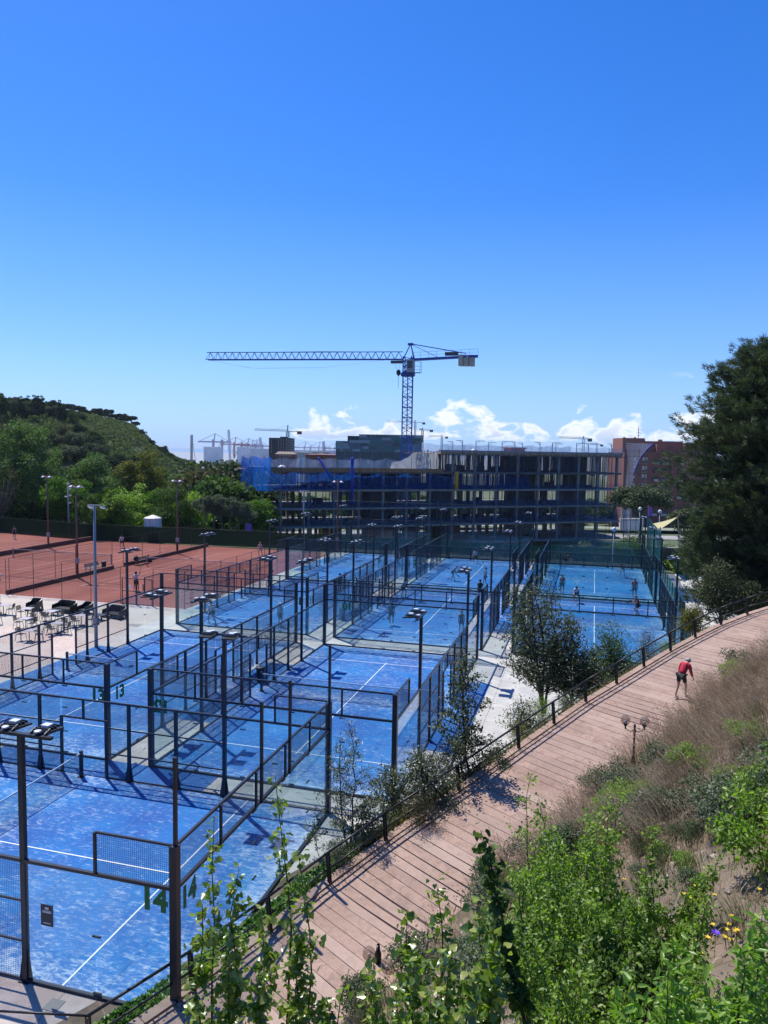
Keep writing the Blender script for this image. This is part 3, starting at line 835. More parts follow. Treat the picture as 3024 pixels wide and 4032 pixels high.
def make_table():
    r = root('cafe_table', (0, 0, 0), 0, '', 'table', 'square white cafe tables on the terrace')
    MB().box(-.35, .35, -.35, .35, .72, .74).build('table_top', tabt, r)
    MB().tube([(0, 0, .03), (0, 0, .72)], .03, 8).build('leg', blackp, r)
    MB().box(-.28, .28, -.035, .035, 0, .03).box(-.035, .035, -.28, -.036, 0, .028).box(-.035, .035, .036, .28, 0, .028).build('base', blackp, r)
    return r


TB = [  # table x, y, heading, chair bearings, what tells it apart
    (-23.1, 19.9, .1, (-20, 170, 95), 'back left table below the first black armchair'),
    (-20.85, 19.7, .05, (10, 190, 265), 'table in front of the left black sofa'),
    (-20.9, 17.2, .12, (170, 350, 95), 'middle left table in the second row'),
    (-17.95, 16.8, .1, (0, 185, 265, 95), 'table nearest the doorway of the court fence'),
    (-18.3, 14.5, .15, (180, 20), 'front table with a chair pushed to its left'),
    (-18.0, 19.3, .0, (10, 190, 260), 'table between the second armchair and the grey pole'),
    (-24.3, 17.6, .1, (0, 180), 'table at the picture edge, middle row'),
    (-25.6, 20.3, .1, (0, 185), 'table at the picture edge, back row'),
    (-22.9, 15.0, .1, (10, 200), 'table at the picture edge, lower row'),
    (-21.3, 12.6, .1, (0,), 'table at the picture edge nearest the padel court'),
]
ch0, tb0 = make_chair(), make_table(); uc = ut = False
WHERE = {0: 'right', 10: 'right', 20: 'right', -20: 'right', 350: 'right', 170: 'left', 180: 'left', 185: 'left', 190: 'left', 200: 'left', 95: 'far', 265: 'near', 260: 'near'}
for (x, y, rz, chs, lab) in TB:
    if not ut: tb0.location = (x, y, 0); tb0.rotation_euler = (0, 0, rz); tb0['label'] = 'white square cafe table: ' + lab; ut = True
    else: dup(tb0, (x, y, 0), rz, 'white square cafe table: ' + lab)
    for a in chs:
        t = math.radians(a) + rz + R.uniform(-.15, .15); q = .58; cx_, cy_ = x + q * math.cos(t), y + q * math.sin(t); hz = t - PI / 2 + R.uniform(-.2, .2)
        L = f"black slatted chair on the {WHERE[a]} side of the {lab}"
        L = ' '.join(L.split()[:16])
        if not uc: ch0.location = (cx_, cy_, 0); ch0.rotation_euler = (0, 0, hz); ch0['label'] = L; uc = True
        else: dup(ch0, (cx_, cy_, 0), hz, L)


def lounge(x, y, rz, W_, label, cat):
    """Rotation-moulded garden seat: a flared shell with arched feet, seat pad deck inside."""
    r = root('garden_sofa' if W_ > 1 else 'garden_armchair', (x, y, 0), rz, label, cat, 'black moulded garden seats')
    h = W_ / 2; D = .42
    plan = [(-h, -D), (-h, 0), (-h, D * .7), (-h * .86, D), (-h * .4, D * 1.08), (0, D * 1.1), (h * .4, D * 1.08), (h * .86, D), (h, D * .7), (h, 0), (h, -D)]
    top = [.60, .66, .78, .86, .86, .87, .86, .86, .78, .66, .60]
    b = MB(); v = []; rings = [(1.16, 0.0), (1.10, .24), (1.03, None)]
    n = len(plan)
    for i, (px, py) in enumerate(plan):
        for k, (f, z) in enumerate(rings):
            v.append((px * (1 + (f - 1) * (1 if W_ < 1 else .5)), py * f, z if z is not None else top[i]))
        v.append((px * .93 if W_ > 1 else px * .86, py * .88, top[i] - .01)); v.append((px * .95 if W_ > 1 else px * .88, py * .9, .36))
    f = []
    for i in range(n - 1):
        a, c = i * 5, (i + 1) * 5
        if i not in (1, 4, 5, 8): f.append((a, c, c + 1, a + 1))
        f += [(a + 1, c + 1, c + 2, a + 2), (a + 2, c + 2, c + 3, a + 3), (a + 3, c + 3, c + 4, a + 4)]
    b.add(v, f); b.build('shell', blackp, r)
    MB().box(-h * .9, h * .9, -D, D * .9, .24, .36).build('seat', blackp, r)
    b = MB()
    for s in (-1, 0, 1) if W_ > 1 else (-1, 1):
        b.add([(s * h * .95 - .07, -D - .02, .24), (s * h * .95 + .07, -D - .02, .24), (s * h + .1, -D - .08, 0), (s * h - .1, -D - .08, 0), (s * h * .95 - .07, -D + .06, .24), (s * h * .95 + .07, -D + .06, .24), (s * h + .1, -D + .04, 0), (s * h - .1, -D + .04, 0)],
              [(0, 3, 2, 1), (4, 5, 6, 7), (0, 4, 7, 3), (1, 2, 6, 5)])
    b.build('front_feet', blackp, r)
    return r


lounge(-24.6, 22.4, .12, .86, 'black moulded armchair, first from the left on the cafe terrace', 'armchair')
lounge(-21.9, 22.5, -.12, 1.75, 'black moulded sofa, left of the two on the cafe terrace', 'sofa')
lounge(-20.2, 22.6, -.2, .86, 'black moulded armchair standing between the two sofas', 'armchair')
lounge(-17.3, 22.2, -.25, 1.75, 'black moulded sofa nearest the grey lamp pole', 'sofa')
for x, y, rz, lab in ((-21.9, 21.4, -.05, 'low black coffee table before the left sofa'), (-17.9, 21.2, -.2, 'low black coffee table before the right sofa')):
    r = root('coffee_table', (x, y, 0), rz, lab, 'table'); MB().box(-.5, .5, -.3, .3, .36, .40).build('table_top', M('coffee_top', (.05, .055, .06), .4), r)
    b = MB()
    for sx in (-1, 1):
        for sy in (-1, 1): b.bar((sx * .42, sy * .24, .36), (sx * .48, sy * .28, 0), .09)
    b.build('legs', blackp, r)
k = root('terrace_kiosk', (-29.6, 22.4, 0), .05, 'brown kiosk corner with pale roof edge at the left picture edge', 'kiosk')
MB().box(-3, .55, -1.2, 1.4, 0, 2.05).build('wall', M('kiosk_brown', (.10, .075, .05), .7, c2=(.07, .05, .035), scale=3), k)
MB().box(-3.1, .68, -1.35, 1.5, 2.05, 2.3).build('roof', M('kiosk_roof', (.42, .38, .32), .7), k)
MB().box(.552, .60, -1.2, -.9, 0, 2.05).build('corner_post', M('kiosk_post', (.20, .15, .10), .7), k)
for x, y in ((-14.6, 20.6),):
    t = MB().box(-.45, .45, -.3, .3, -.002, .004).build('manhole_cover', M('cover_grey', (.22, .21, .20), .7)); t.location = (x, y, 0); tag(t, 'rectangular grey drain cover in the cream terrace', 'drain cover')
t = MB().box(-.4, .4, -.4, .4, -.002, .008).build('manhole_cover', MATS['cover_grey']); t.location = tuple(onz(212, 3958)[:2]) + (0,); tag(t, 'small square drain cover in front of the nearest court', 'drain cover'); t.scale = (.45, .45, 1)
t = MB().box(-1.6, 1.6, -3.4, 3.4, .002, .02).build('blue_mat', turfA); t.location = (25.6, 47.5, .0); tag(t, 'blue turf mat lying on the white terrace right of the courts', 'mat')
w = root('stone_wall', (23.2, 63.6, 0), 0, 'brown stone wall closing the right hand terrace', 'wall')
MB().box(0, 16, 0, .5, -.3, 2.3).build('wall', M('stone_brown', (.20, .16, .12), .9, c2=(.13, .10, .08), scale=1.5, bump=.5, bscale=6), w)
MB().box(-.05, 16.05, -.06, .56, 2.3, 2.42).build('coping', M('coping_grey', (.34, .30, .26), .9), w)

# ------------------------------------------------------------------ footpath, kerb, railing and bank
PL = np.array([(-3.0, -35.0, .30), (2.6, -23.2, .30), (7.25, -13.41, .34), (8.03, -11.78, .40), (9.0, -9.0, .42), (9.87, -6.39, .50), (10.92, -4.27, .80), (12.65, -1.35, 1.34), (14.35, 1.54, 1.90), (15.5, 3.48, 2.27), (16.65, 5.44, 2.63), (17.88, 7.25, 2.97), (19.08, 9.09, 3.31),
               (20.34, 10.94, 3.66), (21.6, 12.67, 3.98), (22.99, 14.47, 4.31), (24.46, 16.1, 4.6), (26.6, 18.2, 4.95), (29.4, 20.4, 5.3), (33, 22.6, 5.7), (40, 26, 6.2)])
seg = np.linalg.norm(np.diff(PL[:, :2], axis=0), axis=1); SL = np.concatenate([[0], np.cumsum(seg)])


def pl_at(s):
    x, y, z = (np.interp(s, SL, PL[:, i]) for i in range(3))
    e = .8; d = np.array([np.interp(s + e, SL, PL[:, 0]) - np.interp(s - e, SL, PL[:, 0]), np.interp(s + e, SL, PL[:, 1]) - np.interp(s - e, SL, PL[:, 1])])
    d = d / np.linalg.norm(d, axis=0)
    return np.array([x, y, z]), d


PWID = 3.5
SS = np.linspace(0, SL[-1], 160); _p = [pl_at(s) for s in SS]; PP = np.array([a for a, _ in _p]); PD = np.array([b for _, b in _p])


def sd(x, y):
    """Arc length and signed offset (right positive) of a ground point from the railing line."""
    q = np.array([x, y]); k = int(np.argmin(((PP[:, :2] - q) ** 2).sum(1))); v = q - PP[k, :2]; d = PD[k]
    return SS[k] + v @ d, v[0] * d[1] - v[1] * d[0]


def bank_rise(s, d):
    e = np.maximum(d - PWID - .25, 0)
    f = .74 + .05 * np.sin(s * .31)
    h = e * f
    h = np.where(e > 11.5, 11.5 * f + (e - 11.5) * .25, h)
    bump = .16 * np.sin(s * .9 + d * .5) + .12 * np.sin(d * 1.3 - s * .4) + .07 * np.sin(d * 2.9 + s * 2.1)
    return h + bump * np.clip(e / 1.5, 0, 1)


def surf(s, d):
    """World point on path or bank at (arc length, offset)."""
    p, dr = pl_at(s); n = np.array([dr[1], -dr[0]]); z = p[2]
    if d > PWID: z = z + .02 + float(bank_rise(s, d))
    elif d < -.30:
        wdt = float(np.interp(s, [24, 30, 36, 42], [.35, .5, 1.15, 1.15])); t = min(1, (-d - .30) / wdt); z = z * (1 - t) + .02 * t - .05 * math.sin(t * PI)
    return np.array([p[0] + n[0] * d, p[1] + n[1] * d, z])


def zbank(x, y):
    s, d = sd(x, y)
    return surf(s, d)[2]


def path_ex(nt, b, src):
    oi = N(nt, 'ShaderNodeObjectInfo')
    def nz(sc, d=6., r=.6, w=0.):
        n = N(nt, 'ShaderNodeTexNoise', _Scale=sc, _Detail=d, _Roughness=r, _Distortion=w); nt.links.new(src, n.inputs['Vector']); return n.outputs[0]
    c = mixc(nt, ramp(nt, nz(.55, 5.), [(.38, 0), (.62, 1)]), (.43, .285, .215), (.32, .205, .15))
    c = mixc(nt, ramp(nt, nz(3.2, 8., .7, .8), [(.48, 0), (.60, .55)]), c, (.20, .125, .10))
    c = mixc(nt, ramp(nt, nz(9., 5., .7), [(.55, 0), (.72, .6)]), c, (.50, .38, .32))
    c = mixc(nt, ramp(nt, nz(34., 3.), [(.35, .35), (.5, 0)]), c, (.17, .11, .09))
    c = mixc(nt, ramp(nt, oi.outputs['Random'], [(0, .0), (.7, .25), (1, .6)]), c, (.47, .35, .28))
    fr = N(nt, 'ShaderNodeMath', operation='FRACT'); nt.links.new(math_(nt, 'MULTIPLY', oi.outputs['Random'], 7.3), fr.inputs[0]); c = mixc(nt, ramp(nt, fr.outputs[0], [(0, .35), (.5, 0)]), c, (.25, .165, .13))
    nt.links.new(c, b.inputs['Base Color'])


pathm = M('pink_brown_path_concrete', (.4, .3, .25), .9, bump=.6, bscale=38, world=True, extra=path_ex)
soil = M('stony_soil', (.20, .145, .105), .95, c2=(.10, .085, .05), scale=1.4, bump=.9, bscale=9, world=True, lo=.4, hi=.6)


def build_path():
    pr = root('footpath'); struct(pr)
    base = MB(); s = 0.0
    a = []
    for s in np.arange(0, SL[-1], 1.0):
        a.append(surf(s, .02)); a.append(surf(s, PWID + .2))
    v = [(q[0], q[1], (a[i - i % 2][2]) - .045) for i, q in enumerate(a)]
    base.add(v, [(2 * i, 2 * i + 1, 2 * i + 3, 2 * i + 2) for i in range(len(v) // 2 - 1)])
    struct(base.build('path_bed', M('joint_dark', (.085, .05, .045), .95), pr))
    # boards of stamped concrete laid across the path; joints open and a little irregular
    s = 8.0; step = .36
    while s < SL[-1] - 3:
        g = .006 + R.uniform(0, .004); sk = R.uniform(-.012, .012) - .02
        def edge(sv, skew):
            o = []
            for k in range(7):
                d = .0 + (PWID + .1) * k / 6
                q = surf(sv + skew * k / 6 + R.uniform(-.006, .006), min(d, PWID)); p, _ = pl_at(sv); n = np.array([_[1], -_[0]])
                o.append((q[0] + n[0] * max(0, d - PWID), q[1] + n[1] * max(0, d - PWID), q[2]))
            return o
        dv = pl_at(s)[1]; skw = PWID * (.835 * dv[0] - .55 * dv[1]) / (.835 * dv[1] + .55 * dv[0]); skw = max(-.8, min(.1, skw))
        e0 = edge(s + g, skw); e1 = edge(s + step - g, skw); zz = R.uniform(-.004, .004)
        v = [(x, y, z + zz) for x, y, z in e0] + [(x, y, z + zz) for x, y, z in e1] + [(x, y, z - .05) for x, y, z in e0] + [(x, y, z - .05) for x, y, z in e1]
        f = [(k, k + 1, k + 8, k + 7) for k in range(6)] + [(14 + k, 15 + k, k + 1, k) for k in range(6)] + [(7 + k, 8 + k, 22 + k, 21 + k) for k in range(6)]
        MB().add(v, f).build('path_board', pathm, pr)
        s += step
    # kerb stones on the railing side
    s = 8.0
    while s < SL[-1] - 3:
        L = .9; q = [surf(s + .01, -.02), surf(s + L - .01, -.02)]; w = [surf(s + .01, -.29), surf(s + L - .01, -.29)]
        zt = .045 + R.uniform(-.006, .006)
        v = [(q[0][0], q[0][1], q[0][2] + zt), (q[1][0], q[1][1], q[1][2] + zt), (w[1][0], w[1][1], q[1][2] + zt), (w[0][0], w[0][1], q[0][2] + zt)]
        v += [(a, b, c - .3) for a, b, c in v]
        MB().add(v, [(0, 3, 2, 1)[::-1], (0, 1, 5, 4), (1, 2, 6, 5), (2, 3, 7, 6), (3, 0, 4, 7)]).build('kerb_stone', pathm, pr)
        s += L


build_path()


def build_bank():
    b = MB(); ds = np.concatenate([[PWID], np.linspace(PWID + .3, 40, 70)]); ss = np.arange(0, SL[-1], .6)
    V = [surf(s, d) for s in ss for d in ds]; n = len(ds)
    b.add(V, [(i * n + j, i * n + j + 1, (i + 1) * n + j + 1, (i + 1) * n + j) for i in range(len(ss) - 1) for j in range(n - 1)])
    o = b.build('hillside_bank', soil, smooth=True); struct(o)
    b = MB(); ds = [-.29, -.5, -.8, -1.1, -1.45, -1.9]; ss = np.arange(13, SL[-1], .5); n = len(ds)
    V = []
    for s in ss:
        for d in ds:
            p = surf(s, d); V.append((p[0], p[1], p[2] - .02 + .05 * math.sin(s * 3 + d * 5) * (d > -1.4)))
    b.add(V, [(i * n + j, (i + 1) * n + j, (i + 1) * n + j + 1, i * n + j + 1)[::-1] for i in range(len(ss) - 1) for j in range(n - 1)])
    struct(b.build('planting_bank', soil, smooth=True))
    # lawn and soil level between the terrace and the far bank
    struct(MB().box(12.0, 60, 8, 28, -.06, -.02).build('planting_soil', soil))


build_bank()

railm = M('railing_steel', (.014, .016, .017), .42, .3, c2=(.03, .033, .032), scale=5)


def build_railing():
    r = root('path_railing', tuple(PL[2]), 0, 'dark two rail steel handrail running up the left edge of the path', 'railing')
    inv = np.array(PL[2]); tops = []; mids = []
    s0 = SL[2]; sts = [s0, s0 + 2.7, s0 + 5.2]
    for i in (5, 6): sts.append(SL[i])
    sts = [SL[2], SL[2] + 2.5, SL[2] + 5.05, SL[5], SL[6], SL[7]] + [SL[i] for i in range(8, 17)] + [SL[17] - .3, SL[18] - .6, SL[19] - 1.2]
    for s in sts:
        p, d = pl_at(s); n = np.array([-d[1], d[0], 0]); base = p + n * .05 - inv; lean = .10
        top = base + np.array([0, 0, .86]) + n * lean
        b = MB(); dd = np.array([d[0], d[1], 0])
        for q in (-.035, .035): b.bar(base + dd * q - np.array([0, 0, .05]), top + dd * q, .022, .095, up=tuple(n))
        b.bar(base + n * .02 + np.array([0, 0, .012]) - dd * .07, base + n * .02 + np.array([0, 0, .012]) + dd * .07, .12, .02)
        b.build('post', railm, r); tops.append(top + np.array([0, 0, .02])); mids.append(base + np.array([0, 0, .43]) + n * (lean * .5))
    for a, b_ in zip(tops, tops[1:]): MB().tube([a, b_], .035, 8).build('top_rail', railm, r, True)
    for a, b_ in zip(mids, mids[1:]): MB().tube([a, b_], .029, 8).build('lower_rail', railm, r, True)
    q = np.array([-2.2, -.5, 0]); MB().tube([tops[0], tops[0] + q], .024, 8).build('top_rail', railm, r, True); MB().tube([mids[0], mids[0] + q], .021, 8).build('lower_rail', railm, r, True)


build_railing()


def globe_lamp(x, y, z0, h, rz, label):
    r = root('globe_lamp_post', (x, y, z0), rz, label, 'street lamp', 'twin globe lamps along the path'); r.scale = (.76,) * 3; h = h / .76
    cast = M('cast_iron_black', (.015, .015, .018), .45, .4); gm = glassmat('smoked_globe', (.80, .76, .72), .16, (.32, .29, .28))
    b = MB(); b.lathe([(.11, 0), (.11, .3), (.07, .4), (.05, .6), (.045, h - .35), (.07, h - .33), (.07, h - .25), (.045, h - .2), (.05, h - .02), (.02, h + .06)], 12); b.build('post', cast, r, True)
    for s in (-1, 1):
        b = MB(); b.tube([(0, 0, h - .22), (s * .16, 0, h - .30), (s * .33, 0, h - .22), (s * .40, 0, h - .12)], .018, 8); b.lathe([(.02, -.22), (.035, -.12), (.03, -.1), (.09, .0), (.11, .03)], 12, (s * .40, 0, h)); b.build('arm', cast, r, True)
        g = MB(); g.lathe([(.10, .03)] + [(.205 * math.cos(t), .205 + .205 * math.sin(t)) for t in np.linspace(-1.05, 1.5, 12)], 20, (s * .40, 0, h)); gl_ = g.build('globe', gm, r, True)
        MB().lathe([(.03, .02), (.055, .08), (.055, .17), (.02, .2)], 10, (s * .40, 0, h)).build('bulb', lens, gl_, True)
        b = MB()
        for k in range(3): t0 = k * PI / 3; b.tube([(s * .40 + .21 * math.cos(a) * math.cos(t0), .21 * math.cos(a) * math.sin(t0), h + .205 + .21 * math.sin(a)) for a in np.linspace(-1.0, -.1, 6)], .005, 4); b.tube([(s * .40 - .21 * math.cos(a) * math.cos(t0), -.21 * math.cos(a) * math.sin(t0), h + .205 + .21 * math.sin(a)) for a in np.linspace(-1.0, -.1, 6)], .005, 4)
        b.build('cage', cast, gl_)


for (px, py, D, label, rz) in ((2500, 2855, 24.5, 'black lamp post with two smoked globes where grass meets the path', .1), (1488, 3800, 17.2, 'black twin globe lamp half hidden by the leafy shoots in front', -.5)):
    t = at(px, py, D); zb = zbank(t[0], t[1]); globe_lamp(t[0], t[1], zb, t[2] - zb, rz, label)

# ------------------------------------------------------------------ foliage tools
TEMPL = {
    'quad': (np.array([(0, 0, 0), (.5, .5, .1), (0, 1, 0), (-.5, .5, .1)]), np.array([(0, 1, 2, 3)])),
    'oval': (np.array([(0, 0, 0), (.26, .35, .07), (.22, .7, .05), (0, 1, -.06), (-.22, .7, .05), (-.26, .35, .07), (0, .5, -.03)]),
             np.array([(0, 1, 6), (1, 2, 6), (2, 3, 6), (3, 4, 6), (4, 5, 6), (5, 0, 6)])),
    'lance': (np.array([(0, 0, 0), (.13, .4, .03), (0, 1, -.1), (-.13, .4, .03), (0, .45, -.03)]), np.array([(0, 1, 4), (1, 2, 4), (2, 3, 4), (3, 0, 4)])),
    'heart': (np.array([(0, .1, 0), (.28, -.05, .05), (.48, .25, .06), (.30, .62, .03), (0, 1.05, -.12), (-.30, .62, .03), (-.48, .25, .06), (-.28, -.05, .05), (0, .4, -.05)]),
              np.array([(0, 1, 8), (1, 2, 8), (2, 3, 8), (3, 4, 8), (4, 5, 8), (5, 6, 8), (6, 7, 8), (7, 0, 8)])),
    'leaflet': (np.array([(0, 0, 0), (.16, .3, .05), (.15, .65, .04), (0, 1, -.10), (-.15, .65, .04), (-.16, .3, .05), (0, .5, -.03)]),
             np.array([(0, 1, 6), (1, 2, 6), (2, 3, 6), (3, 4, 6), (4, 5, 6), (5, 0, 6)])),
    'needle': (np.array([(-.03, 0, 0), (.03, 0, 0), (0, 1, .06)]), np.array([(0, 1, 2)])),
}


def leaves(P, A, U, size, kind, jit=.25, g=None):
    """Vertices and faces for one leaf per point: axis A, rough normal U."""
    g = g or G; T, F = TEMPL[kind]; n = len(P)
    A = A / (np.linalg.norm(A, axis=1, keepdims=True) + 1e-9)
    S = np.cross(A, U); S /= (np.linalg.norm(S, axis=1, keepdims=True) + 1e-9); Nn = np.cross(S, A)
    sz = (np.asarray(size) * g.uniform(1 - jit, 1 + jit, n))[:, None, None] if np.ndim(size) == 0 else np.asarray(size)[:, None, None]
    V = P[:, None, :] + sz * (T[None, :, 0:1] * S[:, None, :] + T[None, :, 1:2] * A[:, None, :] + T[None, :, 2:3] * Nn[:, None, :])
    k = len(T); FF = F[None] + (np.arange(n) * k)[:, None, None]
    return V.reshape(-1, 3), FF.reshape(-1, F.shape[1])


def unit(v): return v / (np.linalg.norm(v, axis=-1, keepdims=True) + 1e-9)


def rdir(n): return unit(G.normal(size=(n, 3)))


LEAF = {
    'plane': leafmat('leaf_plane_tree', (.05, .10, .025), (.12, .19, .06), (.20, .26, .12), .3, .01, .6),
    'dark': leafmat('leaf_dark_evergreen', (.014, .030, .013), (.032, .060, .025), (.075, .105, .045), .15, .008, .6),
    'pine': leafmat('needle_pine', (.030, .048, .022), (.072, .098, .045), (.17, .19, .095), .2, .02, .6),
    'bright': leafmat('leaf_bright_green', (.045, .10, .015), (.095, .18, .03), (.15, .25, .05), .4, .01, .6),
    'yellow': leafmat('leaf_olive_yellow', (.09, .10, .02), (.17, .17, .04), (.25, .22, .06), .3, .01, .6),
    'olive': leafmat('leaf_olive_grey', (.07, .085, .055), (.13, .15, .10), (.22, .24, .17), .25, .01, .6),
    'mid': leafmat('leaf_mid_green', (.035, .07, .018), (.07, .12, .03), (.12, .18, .05), .3, .01, .6),
    'brown': leafmat('leaf_brown_green', (.05, .05, .022), (.09, .08, .04), (.14, .11, .06), .25, .01, .6),
    'poplar': leafmat('leaf_poplar', (.07, .14, .015), (.17, .26, .03), (.40, .42, .10), .46, .05, .32),
    'sapling': leafmat('leaf_grey_sapling', (.04, .065, .035), (.08, .11, .06), (.20, .17, .08), .3, .05, .4),
    'bush': leafmat('leaf_bush', (.08, .15, .015), (.19, .30, .03), (.31, .42, .07), .5, .03, .5),
    'bigleaf': leafmat('leaf_big_green', (.09, .19, .02), (.18, .32, .03), (.28, .42, .07), .5, .03, .4),
    'ivy': leafmat('leaf_ivy', (.04, .11, .015), (.11, .24, .03), (.25, .36, .08), .35, .03),
    'shrub': leafmat('leaf_grey_shrub', (.035, .065, .028), (.08, .115, .055), (.17, .20, .12), .3, .03, .5),
    'cypress': leafmat('leaf_cypress', (.045, .062, .026), (.088, .11, .046), (.17, .18, .09), .15, .02, .6),
    'grass': leafmat('grass_blade', (.09, .12, .04), (.18, .18, .08), (.32, .28, .16), .4, .01, tm=(1.1, 1.15, .7)),
    'straw': leafmat('dry_grass_straw', (.30, .23, .15), (.48, .38, .26), (.66, .55, .43), .4, .01, tm=(1.15, 1.0, .85)),
    'redgrass': leafmat('red_brown_grass', (.20, .12, .085), (.32, .21, .14), (.42, .30, .22), .4, .01, tm=(1.15, 1.0, .85)),
}
bark = M('bark_brown', (.09, .065, .045), .9, c2=(.05, .035, .025), scale=6, bump=.5)
barkg = M('bark_pale', (.20, .17, .14), .9, c2=(.11, .09, .07), scale=5, bump=.4)
twig = M('twig_red_brown', (.10, .055, .035), .8, c2=(.06, .035, .025), scale=9)
twigd = M('twig_dark', (.035, .025, .02), .85)


def crown_np(n, rx, rz, cz, nclump, rc, leaf, kind='quad', flat=0., low=-.7):
    """Uneven crown: clumps scattered over an ellipsoid, leaves over each clump."""
    d = rdir(nclump * 3); d = d[d[:, 2] > low][:nclump]; m = len(d)
    rad = G.uniform(.55, 1.0, (m, 1)) * G.uniform(.85, 1.1, (m, 1))
    C = d * rad * np.array([rx, rx, rz]) + np.array([0, 0, cz])
    if flat: C[:, 2] = cz + (C[:, 2] - cz) * (1 - flat)
    rcs = rc * G.uniform(.6, 1.25, m); w = rcs ** 2; k = G.choice(m, n, p=w / w.sum())
    o = rdir(n); o[:, 2] = np.abs(o[:, 2]) * np.where(G.random(n) < .72, 1, -1)
    P = C[k] + o * (rcs[k] * G.uniform(.45, 1.05, n))[:, None] * np.array([1, 1, .8])
    A = unit(o * .5 + rdir(n) * .8 + np.array([0, 0, -.1])); U = unit(o + rdir(n) * .6 + np.array([0, 0, .4]))
    return leaves(P, A, U, leaf, kind, .35), C


def tree(name, loc, h, rx, rz, kinds, n, leaf, label, cat='tree', group=None, trunk_r=.25, nclump=34, rc=None, cz=None, kind='quad', flat=0., low=-.7, m_bark=None, extra=None, rot=0., limbs=7, sx=1.):
    r = root(name, tuple(loc), rot, label, cat, group)
    cz = cz if cz is not None else h - rz
    (V, F), C = crown_np(n, rx, rz, cz, nclump, rc or rx * .42, leaf, kind, flat, low)
    k = kinds if isinstance(kinds, str) else kinds[0]
    V = V * np.array([sx, 1, 1])
    link('crown', npmesh('crown', V, F, LEAF[k]), r)
    b = MB(); b0 = cz - rz * .35
    b.tube([(0, 0, -.3), (R.uniform(-.1, .1) * rx * .5, R.uniform(-.1, .1) * rx * .5, b0 * .55), (0, 0, max(b0, .4)), (0, 0, cz)], [trunk_r, trunk_r * .8, trunk_r * .6, trunk_r * .3], 8)
    for i in range(min(limbs, len(C))):
        c = C[i] * np.array([sx, 1, 1]); st = Vector((0, 0, b0 * R.uniform(.6, 1.0))); e = Vector(c); mid = st.lerp(e, .5) + Vector((0, 0, -.08 * rx)); b.tube([st, mid, e], [trunk_r * .42, trunk_r * .28, trunk_r * .1], 6)
    b.build('trunk', m_bark or bark, r, True)
    return r


def ground_at(px, D):
    """Point of open ground seen in image column px at horizontal distance D."""
    p = at(px, 1900, D); return np.array([p[0], p[1], float(terrain_z(p[0], p[1]))])


